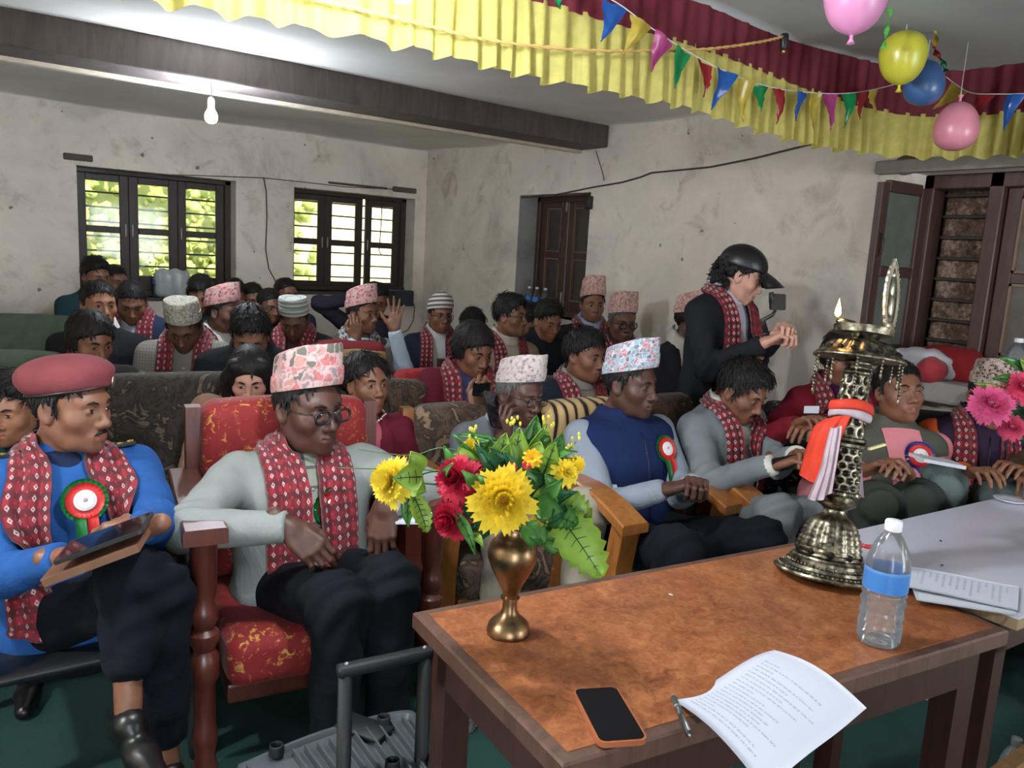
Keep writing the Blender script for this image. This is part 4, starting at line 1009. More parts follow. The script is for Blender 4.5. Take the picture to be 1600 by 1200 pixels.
# ---- the frill: maroon band above, pleated yellow cloth below
def catmull(P, n):
    P = np.asarray(P, float); k = len(P); t = np.linspace(0, k-1, n); i = np.minimum(t.astype(int), k-2); f = (t-i)[:, None]
    a, b, c, d = P[np.maximum(i-1, 0)], P[i], P[i+1], P[np.minimum(i+2, k-1)]
    return .5*(2*b+(c-a)*f+(2*a-5*b+4*c-d)*f**2+(3*b-a-3*c+d)*f**3)
plan = catmull([(-1.85, 2.0), (-.6, 2.0), (.4, 2.0), (1.2, 2.0), (2.0, 2.0), (2.7, 2.01), (3.2, 2.0), (3.50, 1.90), (3.60, 1.60), (3.60, 1.2), (3.6, .6), (3.6, -.2)], 900)
sl = np.concatenate([[0], np.cumsum(np.linalg.norm(np.diff(plan, axis=0), axis=1))])
tn = np.gradient(plan, axis=0); tn /= np.linalg.norm(tn, axis=1)[:, None]; nm_ = np.stack([-tn[:, 1], tn[:, 0]], 1)
def thin_cloth(name, col, trans=.45, scale=30):
    g = NG(name); t = g.t; v = g.coord('Object'); n = g.noise(v, scale, 3); c = np.array(col)
    cc = g.ramp(n, [(.3, tuple(c*.86)), (.7, tuple(np.minimum(c*1.08, 1)))])
    g.set(cc, .7); tr = t.nodes.new('ShaderNodeBsdfTranslucent'); t.links.new(cc, tr.inputs[0]); mx = t.nodes.new('ShaderNodeMixShader'); mx.inputs[0].default_value = trans
    t.links.new(g.b.outputs[0], mx.inputs[1]); t.links.new(tr.outputs[0], mx.inputs[2]); t.links.new(mx.outputs[0], g.out.inputs[0]); return g.m
vr = empty('ceiling_frill', (1.5, 2.0, 2.15), 0, 'long yellow pleated frill with maroon band hung from canopy edge', 'valance'); off = np.array(vr.location)
zt = np.array([0, .12, .3, .5, .75, 1.0])
phs = sl*2*pi/.066 + 2.6*np.sin(sl*3.1) + 1.9*np.sin(sl*7.7+1) + 1.1*np.sin(sl*17.3)
swag = .018*np.sin(sl*2.2)+.012*np.sin(sl*5.1)
P = np.zeros((900, 6, 3)); bot = 2.150+.010*np.sin(phs*.5+1)+swag*.6; top = 2.375-.045*np.clip((plan[:, 0]-2.4)/1.2, 0, 1)+swag*.3
for j, q in enumerate(zt):
    am = .006+.020*(1-q)**.8*(.6+.4*np.sin(sl*4.3)); w_ = am*np.sin(phs)+.010*np.sin(phs*.37+2)*(1-q)
    P[:, j, :2] = plan+nm_*w_[:, None]; P[:, j, 2] = bot+(top-bot)*q
MB().grid(P-off).build('yellow_frill', thin_cloth('yellow_satin', lin(206, 194, 106), .40), vr)
P = np.zeros((900, 6, 3)); ph2 = sl*2*pi/.11+1.3*np.sin(sl*2.3)
for j, q in enumerate(np.linspace(0, 1, 6)):
    w_ = .007*np.sin(ph2)*(q)+.004*np.sin(ph2*1.7); P[:, j, :2] = plan-nm_*(.010+.05*q*0)[..., None] + nm_*w_[:, None] if False else plan+nm_*(w_[:, None]-.004); P[:, j, 2] = (top-.012)+(2.515-top+.012)*q
MB().grid(P-off).build('maroon_band', thin_cloth('maroon_cloth', lin(104, 24, 40), .22), vr)
# ---- twisted rope with a lamp holder
rp = [on(x, y, 1, 1.93) for x, y in ((430, -14), (520, 5), (640, 33), (760, 62), (900, 78), (1000, 80), (1100, 77), (1180, 67), (1226, 57))]
rp = catmull(rp, 160); tw = np.arange(160)*1.1
rr = empty('decor_rope', rp[-1], 0, 'thin twisted yellow rope strung before the frill with black holder', 'rope'); mb = MB()
for ph in (0, pi): mb.tube(rp+np.stack([0*tw, .003*np.cos(tw+ph), .003*np.sin(tw+ph)], 1)-np.array(rr.location), .0030, 5)
mb.build('rope', plain('rope_yellow', lin(196, 160, 92), .8), rr)
MB().lathe([(.004, .012), (.014, .008), (.016, -.012), (.013, -.035), (.011, -.048)], 14).build('lamp_holder', plain('black_plastic', (.012, .012, .013), .4), rr)
MB().ell((.002, 0, -.052), (.008, .008, .008), 10, 6).build('lamp_tip', plain('brass_tip', lin(190, 160, 90), .3, .8), rr)
# ---- pennants
foil = {'blue': lin(38, 88, 168), 'yellow': lin(190, 168, 70), 'pink': lin(172, 68, 128), 'green': lin(28, 134, 80), 'red': lin(152, 42, 50)}
def foil_mat(k):
    if ('foil', k) in MATS: return MATS[('foil', k)]
    m = thin_cloth('pennant_'+k, foil[k], .3, 40); b = m.node_tree.nodes['Principled BSDF']; b.inputs['Roughness'].default_value = .18; MATS[('foil', k)] = m; return m
def bunting(label, items, plane, strpx):
    st = catmull([on(x, y, *plane) for x, y in strpx], 60); b = empty('pennant_bunting', st[0], 0, label, 'bunting'); o0 = np.array(b.location)
    MB().tube(st-o0, .0018, 5).build('string', plain('string_white', (.6, .6, .58), .8), b)
    for i, (k, xa, ya, xb, yb, xt, yt) in enumerate(items):
        A, B_, C_ = on(xa, ya, *plane), on(xb, yb, *plane), on(xt, yt, *plane); r_ = random.Random(i); u = np.linspace(0, 1, 7); G = np.zeros((7, 9, 3))
        nrm = np.zeros(3); nrm[plane[0]] = 1
        for a_, uu in enumerate(u):
            for b_, vv in enumerate(np.linspace(0, 1, 9)):
                p = (A+(B_-A)*uu)*(1-vv)+C_*vv; G[a_, b_] = p+nrm*(.008*sin(uu*5+i)*(1-vv)+.010*sin(vv*4+i*1.7)+.004*r_.uniform(-1, 1))
        MB().grid(G-o0).build('pennant', foil_mat(k), b, label=None)
bunting('string of small foil pennants running along the frill', [('green', 866, -14, 884, -8, 873, 15), ('blue', 948, -3, 983, 16, 937, 66), ('yellow', 987, 21, 1018, 44, 976, 84), ('pink', 1021, 46, 1051, 70, 1020, 112), ('green', 1057, 70, 1084, 86, 1051, 139), ('red', 1090, 88, 1114, 104, 1099, 152), ('blue', 1119, 104, 1148, 118, 1115, 171), ('yellow', 1152, 120, 1178, 128, 1161, 190), ('green', 1180, 128, 1204, 136, 1185, 176), ('red', 1209, 137, 1231, 142, 1214, 194), ('blue', 1240, 143, 1259, 145, 1247, 190), ('yellow', 1264, 146, 1285, 146, 1270, 203), ('pink', 1287, 146, 1309, 147, 1295, 204), ('green', 1315, 146, 1335, 146, 1322, 200), ('red', 1341, 145, 1355, 143, 1346, 186), ('yellow', 1360, 141, 1377, 137, 1366, 178)],
        (1, 1.90), [(858, -20), (948, -4), (1018, 44), (1084, 86), (1148, 118), (1204, 136), (1260, 144), (1320, 146), (1378, 137), (1440, 118), (1478, 102)])
bunting('short bunting of yellow, red and blue pennants beside the pink balloon', [('yellow', 1487, 127, 1513, 145, 1459, 171), ('red', 1520, 144, 1556, 146, 1528, 184), ('blue', 1572, 148, 1604, 147, 1565, 206)], (0, 3.30), [(1478, 120), (1514, 144), (1560, 147), (1612, 146)])
# ---- balloons
def balloon(px, py, d, r, col, label, knot_dn=True, hang=None, bumpz=1.14):
    p = at(px, py, d); b = empty('balloon', p, 0, label, 'balloon'); s = 1 if knot_dn else -1
    prof = [(.0001, -1.0), (.10, -.985), (.32, -.93), (.62, -.76), (.86, -.46), (.98, -.10), (1.0, .12), (.95, .42), (.80, .70), (.55, .88), (.28, .975), (.0001, 1.0)]
    prof = [(a*r, (q if q > 0 else q*1.16)*r*bumpz/1.08) for a, q in catmull(prof, 26)]
    g = plain('balloon_'+label.split()[0]+str(px), tuple(np.array(col)*.8+.02), .34, var=.05, Coat_Weight=.15, Subsurface_Weight=.0)
    M = np.eye(4) if knot_dn else np.diag([1, -1, -1, 1.0])
    MB().lathe(prof, 32, M, cap=False).build('balloon_skin', g, b)
    zk = prof[0][1]
    MB().lathe([(.0001, zk+.004), (.006, zk-.002), (.004, zk-.008), (.010, zk-.020), (.011, zk-.022)], 12, M, cap=False).build('knot', g, b)
    if hang is not None: MB().tube([(0, 0, s*(zk-.02) if not knot_dn else prof[-1][1]), (.006, .004, hang*.5), (0, 0, hang)], .0016, 5).build('thread', plain('string_white', (.6, .6, .58), .8), b)
balloon(1338, -8, 2.15, .085, lin(232, 150, 200), 'large pink balloon cut by the top edge of the view', True, .16)
balloon(1411, 88, 2.75, .079, lin(206, 200, 50), 'yellow balloon with yellow knot under the grey canopy', True, .24)
balloon(1444, 132, 2.95, .072, lin(52, 98, 158), 'blue balloon partly hidden behind the yellow balloon', False, .30)
balloon(1494, 200, 3.0, .080, lin(226, 140, 156), 'pale pink balloon hanging on a thread before the yellow frill', False, .36)
# ---- crepe and foil streamers
def streamer(pts, w, cols, label, d):
    C = np.array([at(x, y, d) for x, y in pts]); C = catmull(C, 30); b = empty('streamer', C[0], 0, label, 'streamer'); n = len(cols); o0 = np.array(b.location)
    for k in range(n):
        seg = C[k*30//n:(k+1)*30//n+1]; t = np.linspace(0, 1, len(seg)); ww = w*(.45+.55*np.abs(np.sin(t*pi*1.0+.5+k)))
        a = np.array([cR*cos(v*5+k)+cF*sin(v*5+k) for v in t])
        G = np.stack([seg-a*ww[:, None], seg+cF*.006*np.sin(t*25)[:, None], seg+a*ww[:, None]], 0)
        MB().grid(G-o0, thick=.0006).build('paper_strip', foil_mat(cols[k]) if cols[k] in foil else thin_cloth('crepe_lime', lin(110, 214, 90), .4), b)
streamer([(1391, -25), (1391, 8), (1388, 35), (1384, 55), (1380, 76)], .011, ['lime', 'lime'], 'pale green crepe streamer beside the yellow balloon', 2.6)
streamer([(1468, -30), (1467, 8), (1458, 30), (1462, 55), (1460, 78), (1472, 95), (1478, 112)], .013, ['green', 'pink', 'yellow', 'red', 'green'], 'multicoloured foil streamer hanging beside the blue balloon', 2.8)
MB
# ------------------------------------------------------------------ seats
def fabric_floral(name, dark, mid, light, scale=9.0, thr=(.42, .56)):
    key = ('floral', name)
    if key in MATS: return MATS[key]
    g = NG(name); v = g.coord('Object'); n = g.noise(v, scale, 5, .62, 1.6); n2 = g.noise(v, 90, 3)
    c = g.ramp(n, [(thr[0]-.1, dark), (thr[0], mid), (thr[1], dark), (thr[1]+.06, light), (thr[1]+.16, mid)])
    g.set(c, .85, Sheen_Weight=.08); g.bump(g.math('ADD', g.math('MULTIPLY', n, .7), g.math('MULTIPLY', n2, .3)), .35, .008); MATS[key] = g.m; return g.m
U_BROWN = fabric_floral('brown_floral_velvet', lin(40, 32, 28), lin(92, 72, 56), lin(140, 116, 90))
U_DARK = fabric_floral('dark_floral_velvet', lin(26, 22, 22), lin(64, 54, 48), lin(112, 98, 84), 11)
U_TAN = fabric_floral('tan_floral', lin(92, 72, 54), lin(132, 106, 80), lin(176, 150, 118), 7)
U_FUR = fabric_floral('brown_plush', lin(36, 28, 24), lin(96, 70, 50), lin(150, 122, 94), 12, (.40, .60))
U_BW = fabric_floral('black_white_floral', lin(20, 24, 24), lin(30, 36, 36), lin(170, 182, 172), 16, (.42, .60))
U_GREEN = plain('green_grey_upholstery', lin(70, 82, 66), .9, var=.2, bump=.3)
def _redgold():
    g = NG('red_gold_brocade'); v = g.coord('Object'); n = g.noise(v, 34, 5, .7, 1.2); n2 = g.noise(v, 7, 3)
    c = g.ramp(n, [(.50, lin(132, 22, 22)), (.57, lin(150, 30, 26)), (.60, lin(206, 160, 70)), (.68, lin(226, 184, 96))])
    c = g.mix(g.ramp(n2, [(.42, 0), (.60, .7)]), lin(126, 20, 24), c); g.set(c, .75, Sheen_Weight=.08); g.bump(n, .25, .005); return g.m
U_RED = _redgold()
U_REDPLAIN = plain('red_velvet', lin(150, 30, 34), .85, var=.25, scale=30, bump=.3)
def _tiger():
    g = NG('tiger_plush'); v = g.coord('Object', (4.2, 4.2, 1.6)); w = g.n('ShaderNodeTexWave', i_Vector=v, i_Scale=1.35, i_Distortion=5.5, i_Detail=2.0, i_Detail_Scale=1.2, bands_direction='X').outputs[1]
    g.set(g.ramp(w, [(.17, lin(18, 14, 12)), (.24, lin(168, 132, 84)), (.8, lin(196, 164, 112))]), .9, Sheen_Weight=.08); g.bump(g.noise(v, 60, 3), .4, .006); return g.m
U_TIGER = _tiger()
def _bands():
    g = NG('red_tan_banded'); v = g.coord('Object'); w = g.n('ShaderNodeTexWave', i_Vector=v, i_Scale=2.6, i_Distortion=3.5, i_Detail=1.0, bands_direction='Z', wave_type='RINGS').outputs[1]
    g.set(g.ramp(w, [(.30, lin(120, 26, 34)), (.62, lin(110, 24, 32)), (.66, lin(196, 166, 110)), (.8, lin(180, 150, 96))]), .8); return g.m
U_BAND = _bands()
WD_MAROON = wood('maroon_varnish', lin(92, 44, 34), .55, 1.0, .35, coat=.4)
WD_HONEY = wood('honey_varnish', lin(158, 100, 48), .6, 1.0, .32, coat=.45)
WD_TAN = wood('tan_wood', lin(150, 112, 74), .7, 1.0, .5)
WD_DARK = wood('dark_chair_wood', lin(70, 46, 38), .6, 1.0, .45)
def cushion(lo, hi, r=.03, h=.018, puff=.012):
    lo = np.array(lo, float); hi = np.array(hi, float); c = (lo+hi)/2; e = (hi-lo)/2-r
    f = Fld()
    def fn(x, y, z):
        qx, qy, qz = np.abs(x-c[0])-e[0], np.abs(y-c[1])-e[1], np.abs(z-c[2])-e[2]
        return np.sqrt(np.maximum(qx, 0)**2+np.maximum(qy, 0)**2+np.maximum(qz, 0)**2)+np.minimum(np.maximum(qx, np.maximum(qy, qz)), 0)-r
    f.func(fn, lo, hi, .001); v, fc = f.mesh(h)
    q = (v-c)/((hi-lo)/2); fat = np.prod(np.clip(1-q**2*.9, .0, 1)**.5+.0, axis=1) if False else np.clip(1-np.sort(np.abs(q), 1)[:, 1]**2, 0, 1)
    nr = np.sign(q)*(np.abs(q) == np.abs(q).max(1)[:, None]); v = v+nr*(puff*fat)[:, None]
    return v+(wob(v, 13, 1)*.003)[:, None]*nr, fc
def armchair(x, y, face, uph, wd, label, w=.54, seat=.37, top=.90, arm=.60, group=None, arms='board', back_mat=None, gap=.165, depth=.34, posts=True, armw=.085, posttop=None, cat='armchair', seats=1, lean=.10, hpost=None):
    """seat origin at the sitter's pelvis; +y is forward"""
    r = empty('armchair' if seats == 1 else 'sofa', (x, y, FZ), face+pi, label, cat, group)
    bb = gap; hw = w/2
    for s in range(seats):
        a0, a1 = -hw+w*s/seats, -hw+w*(s+1)/seats
        v, f = cushion((a0+.004, -bb, seat-.15), (a1-.004, depth, seat), .035); MB().add(v, f).build('seat_cushion', uph, r)
    v, f = cushion((-hw, -bb-.13, seat-.10), (hw, -bb+.01, top), .04, .02); v[:, 1] -= np.clip(v[:, 2]-seat, 0, 2)*lean; MB().add(v, f).build('back_cushion', back_mat or uph, r)
    pt = posttop if posttop is not None else top-.03
    fr = MB().box((-hw, -bb-.10, .20), (hw, depth-.03, seat-.14), None, 0, .01); fr.build('seat_frame', wd, r, smooth=False)
    for s in (-1, 1):
        xc = s*(hw+armw/2+.004)
        # rear post
        px = s*(hw+.026); zz = np.array([0, .25, seat, pt]); yy = -bb-.09-np.array([0, 0, 0, (pt-seat)*lean])
        mb = MB(); q = [(px-.024, -bb-.13, 0), (px+.024, -bb-.06, 0)]
        P = []
        for z_, y_ in zip(zz, yy): P.append([(px-.024, y_-.03, z_), (px+.024, y_-.03, z_), (px+.024, y_+.03, z_), (px-.024, y_+.03, z_)])
        P = np.array(P).reshape(-1, 3); F = [(i*4+j, i*4+(j+1) % 4, i*4+4+(j+1) % 4, i*4+4+j) for i in range(3) for j in range(4)]+[(3, 2, 1, 0), (12, 13, 14, 15)]
        mb.add(P, F).build('rear_post', wd, r, smooth=False)
        if arms == 'none':
            MB().box((px-.024, depth-.07, 0), (px+.024, depth-.02, seat-.14), None, 0, .004).build('front_leg', wd, r, smooth=False); continue
        # arm board, widening and dipping to the front
        n = 14; t = np.linspace(0, 1, n); ya = -bb-.10+(depth+.10+bb+.02)*t
        if arms == 'curved': za = arm+.018*np.sin(t*pi)-.055*np.clip((t-.62)/.38, 0, 1)**1.6; ww = armw*(.40+.16*np.sin(t*pi*.5)+.10*np.clip((t-.5)/.4, 0, 1))
        else: za = arm+0*t; ww = armw*(.42+.10*t)
        G = []
        th = .035 if arms == 'curved' else .045
        for i in range(n): G.append([(xc-ww[i], ya[i], za[i]-th), (xc+ww[i], ya[i], za[i]-th), (xc+ww[i], ya[i], za[i]-.006), (xc+ww[i]-.006, ya[i], za[i]), (xc-ww[i]+.006, ya[i], za[i]), (xc-ww[i], ya[i], za[i]-.006)])
        G = np.array(G).reshape(-1, 3); F = [(i*6+j, i*6+(j+1) % 6, i*6+6+(j+1) % 6, i*6+6+j) for i in range(n-1) for j in range(6)]+[tuple(range(6))[::-1], tuple(range((n-1)*6, n*6))]
        MB().add(G, F).build('armrest', wd, r, smooth=False)
        yf = depth-.035
        if arms == 'curved':
            zz = np.linspace(0, za[-2]-th+.004, 9); P = []
            for z_ in zz:
                q_ = z_/zz[-1]; yo = yf-.035*sin(q_*pi)+.012*q_; wd_ = .030+.008*q_
                P.append([(xc-wd_, yo-.035, z_), (xc+wd_, yo-.035, z_), (xc+wd_, yo+.03, z_), (xc-wd_, yo+.03, z_)])
            P = np.array(P).reshape(-1, 3); F = [(i*4+j, i*4+(j+1) % 4, i*4+4+(j+1) % 4, i*4+4+j) for i in range(8) for j in range(4)]+[(3, 2, 1, 0), (32, 33, 34, 35)]
            MB().add(P, F).build('front_post', wd, r, smooth=False)
            MB().box((xc-.014, -bb-.06, .22), (xc+.014, yf-.03, .33), None, 0, .006).build('side_rail', wd, r, smooth=False)
            for q_ in (-.02, .10): MB().box((xc-.012, q_, .32), (xc+.012, q_+.06, arm-.02), None, 0, .006).build('side_slat', wd, r, smooth=False)
        else:
            pr = [(.034, 0), (.036, .02), (.026, .06), (.034, .10), (.036, .13), (.030, .15), (.030, seat-.12), (.040, seat-.10), (.040, seat-.04), (.028, seat-.02), (.040, seat+.01), (.040, seat+.03), (.026, seat+.045), (.038, seat+.07), (.036, seat+.10), (.026, seat+.125), (.034, seat+.15), (.036, arm-.05), (.038, arm-.042)]
            MB().lathe(pr, 16, T(xc, yf, 0)).build('front_post', wd, r, auto=40)
            MB().box((xc-.016, -bb-.06, seat-.20), (xc+.016, yf-.02, seat-.09), None, 0, .006).build('side_rail', wd, r, smooth=False)
            MB().box((xc-.010, -bb-.06, seat-.10), (xc+.010, yf-.03, arm-.04), None, 0, .003).build('side_panel', wd, r, smooth=False)
    return r
# ------------------------------------------------------------------ the brown table and what stands on it
ZT = .875
tA, tB, tC, tD = [on(x, y, 2, ZT)[:2] for x, y in ((645, 956), (880, 1196), (1577, 985), (1262, 843))]
def g_table():
    g = NG('tabletop_lino'); v = g.coord('Object'); n = g.noise(v, 9, 5, .65, .8); n2 = g.noise(v, 44, 4, .65, 1.2)
    g.set(g.ramp(g.math('ADD', g.math('MULTIPLY', n, .45), g.math('MULTIPLY', n2, .55)), [(.36, lin(106, 58, 36)), (.5, lin(142, 84, 50)), (.64, lin(170, 110, 70))]), .30, Coat_Weight=.15, Coat_Roughness=.3); g.bump(n2, .06, .002); return g.m
tb = empty('table', (*(tA+tB+tC+tD)/4, FZ), 0, 'brown wooden table with dark worn edge and glossy speckled top', 'table'); o3 = np.array(tb.location)
quad = np.array([tA, tB, tC, tD]); ctr = quad.mean(0)
inner = ctr+(quad-ctr)*np.array([[1-.018*2/1.3]]) 
def inset(q, d):
    out = []
    for i in range(4):
        p, a, b = q[i], q[i-1], q[(i+1) % 4]; u = (a-p)/np.linalg.norm(a-p); w = (b-p)/np.linalg.norm(b-p); out.append(p+(u+w)*d)
    return np.array(out)
Md = wood('table_edge_wood', lin(92, 66, 56), .5, 1.0, .4, (0, pi/2, 0), .2); Mdd = wood('table_frame_wood', lin(58, 34, 28), .55, 1.0, .4, coat=.25)
inn = inset(quad, .024)
V = np.zeros((16, 3)); V[:4, :2] = quad; V[:4, 2] = ZT-.034; V[4:8, :2] = quad; V[4:8, 2] = ZT-.004; V[8:12, :2] = inset(quad, .004); V[8:12, 2] = ZT; V[12:, :2] = inn; V[12:, 2] = ZT
F = [(3, 2, 1, 0)]+[(a*4+i, a*4+(i+1) % 4, a*4+4+(i+1) % 4, a*4+4+i) for a in range(3) for i in range(4)]
MB().add(V-o3, F).build('table_edge', Md, tb, smooth=False)
MB().prism(inn-o3[:2], ZT-.03-FZ, ZT+.0015-FZ).build('table_top', g_table(), tb, smooth=False)
ap = inset(quad, .035)
for i in range(4):
    p, q = ap[i], ap[(i+1) % 4]; u = (q-p)/np.linalg.norm(q-p); nn = np.array((-u[1], u[0])); nn = nn if nn@(ctr-p) > 0 else -nn
    MB().prism(np.array([p, q, q+nn*.022, p+nn*.022])-o3[:2], ZT-.135-FZ, ZT-.034-FZ).build('apron', Mdd, tb, smooth=False)
    MB().prism(np.array([p, p+u*.055, p+u*.055+nn*.055, p+nn*.055])-o3[:2] if False else inset(np.array([p, p+u*.06, p+u*.06+nn*.06, p+nn*.06]), 0)-o3[:2], 0, ZT-.034-FZ).build('leg', Mdd, tb, smooth=False)
# ---- the white topped table at its right
ZW = .89
wq = np.array([on(x, y, 2, ZW)[:2] for x, y in ((1263, 845), (1592, 966))]); e1 = (tD-tC)/np.linalg.norm(tD-tC); e2 = np.array((e1[1], -e1[0])); e2 = e2 if e2[0] > 0 else -e2
e2 = np.array((.998, -.055)); wA, wB = wq; wC = wB+e2*1.5; wD = wA+e2*1.5
wt = empty('table', (*(wA+wB+wC+wD)/4, FZ), 0, 'long table with glossy white top standing beyond the brown table', 'table'); o4 = np.array(wt.location)
wquad = np.array([wA, wB, wC, wD])
MB().prism(wquad-o4[:2], ZW-.004-FZ, ZW-FZ).build('table_top', plain('white_laminate', lin(196, 194, 208), .22, var=.04, scale=3), wt, smooth=False)
MB().prism(wquad-o4[:2], ZW-.03-FZ, ZW-.0042-FZ).build('table_edge', wood('pale_edge', lin(150, 126, 98), .7, 1.0, .5), wt, smooth=False)
ap = inset(wquad, .06)
for i in range(4):
    p, q = ap[i], ap[(i+1) % 4]; u = (q-p)/np.linalg.norm(q-p); nn = np.array((-u[1], u[0])); nn = nn if nn@(ctr*0+wquad.mean(0)-p) > 0 else -nn
    MB().prism(np.array([p, q, q+nn*.022, p+nn*.022])-o4[:2], ZW-.13-FZ, ZW-.03-FZ).build('apron', Mdd, wt, smooth=False)
    MB().prism(np.array([p, p+u*.05, p+u*.05+nn*.05, p+nn*.05])-o4[:2], 0, ZW-.03-FZ).build('leg', Mdd, wt, smooth=False)
for zz in (.24,): MB().box((ap[1][0]-o4[0], ap[1][1]-o4[1]+.01, zz), (ap[2][0]-o4[0], ap[2][1]-o4[1]+.05, zz+.06), None, 0, .004).build('stretcher', WD_TAN, wt, smooth=False)

# ---- brass vase
BR = NG('aged_brass'); _v = BR.coord('Object'); _n = BR.noise(_v, 30, 4); BR.set(BR.ramp(_n, [(.3, lin(112, 88, 62)), (.7, lin(160, 132, 98))]), .34, 1.0); BR.bump(_n, .05, .002); BR = BR.m
vp = on(794, 988, 2, ZT+.002); vz = empty('vase', vp, 0, 'brass footed vase holding the big bouquet on the brown table', 'vase')
k = .225/.232; pf = [(.0005, 0), (.046, 0), (.0475, .004), (.047, .010), (.043, .022), (.032, .033), (.021, .042), (.0165, .052), (.0155, .066), (.016, .078), (.0205, .079), (.0205, .083), (.016, .084), (.019, .098), (.031, .122), (.044, .146), (.0525, .170), (.053, .186), (.048, .202), (.037, .214), (.028, .222), (.0265, .232), (.0285, .233), (.0285, .238), (.0255, .240), (.024, .262), (.026, .280), (.031, .291), (.033, .2925), (.031, .294), (.024, .285), (.022, .26), (.022, .24)]
VS = .93
MB().lathe([(a*VS, b*VS) for a, b in pf], 40, cap=False).build('vase_body', BR, vz, auto=50)
# ---- flowers and leaves of the bouquet, each a part
LEAF = {}
def leaf_mat(k):
    if k in LEAF: return LEAF[k]
    c = {'light': lin(146, 182, 74), 'mid': lin(82, 140, 64), 'dark': lin(34, 84, 52), 'teal': lin(62, 124, 84)}[k]
    LEAF[k] = thin_cloth('leaf_'+k, c, .25, 25); LEAF[k].node_tree.nodes['Principled BSDF'].inputs['Roughness'].default_value = .35; return LEAF[k]
M_STEM = plain('stem_green', lin(44, 96, 38), .5); M_VEIN = plain('leaf_vein', lin(26, 70, 30), .5)
def leaf(root, base, tip, w, kind, nrm=None, bend=.02, shape='oval', parent_name='leaf', vein=True):
    base = np.array(base, float); tip = np.array(tip, float); d = tip-base; L = np.linalg.norm(d); d /= L
    nrm = -cF if nrm is None else np.array(nrm, float); nrm = unit(nrm-d*(nrm@d)); sd = np.cross(d, nrm)
    n = 15 if shape == 'lobed' else 9; t = np.linspace(0, 1, n)
    if shape == 'oval': ww = np.sin(np.clip(t, .0, 1)**.8*pi)**.8
    elif shape == 'lance': ww = np.sin(t**.6*pi)**.9*.9
    else: ww = np.sin(np.clip(t*.96+.02, 0, 1)**.75*pi)**.6*(.84+.20*np.cos(t*n*1.35*2)); ww = np.clip(ww, .03, 1)
    ww[0] = max(ww[0], .05); ww[-1] = .02
    G = np.zeros((n, 5, 3))
    for j, u in enumerate((-1, -.5, 0, .5, 1)):
        G[:, j] = base+d*(L*t)[:, None]+sd*(u*w/2*ww)[:, None]+nrm*(bend*np.sin(t*pi*.9)*1.0+.10*w*abs(u)-(.05*w if u == 0 else 0))[:, None]
        if shape == 'lobed': G[:, j] += d*(abs(u)*.05*w)
    lo = MB().grid(G, thick=.0012).build(parent_name, leaf_mat(kind), root)
    if vein and L > .06:
        mb = MB(); mb.tube(G[:-1, 2]+nrm*.0015, np.linspace(.0016, .0006, n-1), 5)
        for i in range(2, n-2, 2):
            for j in (0, 4): mb.tube([G[i, 2]+nrm*.0014, (G[i, 2]+G[min(i+1, n-1), j])/2+nrm*.0016], .0007, 4)
        mb.build('vein', M_VEIN, lo)
    return lo
def flower(root, c, nrm, R, col, label, layers=4, per=16, core=None, cup=.35, name='flower_head'):
    c = np.array(c, float); nrm = unit(nrm); a = unit(np.cross(nrm, (0, 0, 1))); b = np.cross(nrm, a); r_ = random.Random(int(R*9999)); mb = MB()
    for l in range(layers):
        rl = R*(1-.20*l); up_ = cup*l/layers+.05
        for k in range(per):
            an = 2*pi*(k+.5*(l % 2))/per+r_.uniform(-.12, .12); dr = a*cos(an)+b*sin(an); sd = np.cross(nrm, dr); q = rl*r_.uniform(.88, 1.05)
            G = np.zeros((6, 4, 3)); t = np.linspace(.06, 1, 6); w_ = R*.20*np.sin(np.clip(t*.78+.14, 0, 1)*pi)**.7
            for j, u in enumerate((-1, -.34, .34, 1)):
                notch = (abs(u) < .5)*.10*R
                G[:, j] = c+dr*(q*t)[:, None]+nrm*(R*(up_*t+.35*up_*t**2-.18*t**3*(l == 0))+R*.16*l/layers)[:, None]+sd*(u*w_)[:, None]
                G[-1, j] += dr*(R*.05*(1 if abs(u) > .5 else -.6))
            mb.add(G.reshape(-1, 3), np.array([(i*4+j, i*4+4+j, i*4+5+j, i*4+1+j) for i in range(5) for j in range(3)]))
    fo = mb.build(name, thin_cloth('petal_'+label.split()[0]+str(int(R*1e4)), col, .22, 60), root, label=label)
    if core is not None:
        cm = MB()
        for k in range(14):
            an = k*2.4; q = R*.11*math.sqrt(k/14); cm.tube([c+nrm*R*.2, c+a*q*cos(an)+b*q*sin(an)+nrm*R*.48], R*.028, 5)
        cm.build('flower_centre', plain('centre_'+label.split()[0], core, .6), fo)
    return fo
bq = empty('bouquet', vp+np.array((0, 0, .27*VS)), 0, 'artificial bouquet of yellow and crimson flowers with green leaves in brass vase', 'bouquet'); o5 = np.array(bq.location)
BD = float((vp+np.array((0, 0, .35))-cO)@cF)
L_ = lambda x, y, dd=0.0: at(x, y, BD+dd)-o5
neck = np.array((0, 0, -.02))
def stem(pts, r=.0022): return MB().tube(catmull([neck]+[np.array(p) for p in pts], 16), r, 6).build('stem', M_STEM, bq)
tow = lambda dx=0, dy=0: -cF+cR*dx+cU*dy
YEL = lin(232, 200, 40); CR = lin(190, 24, 60)
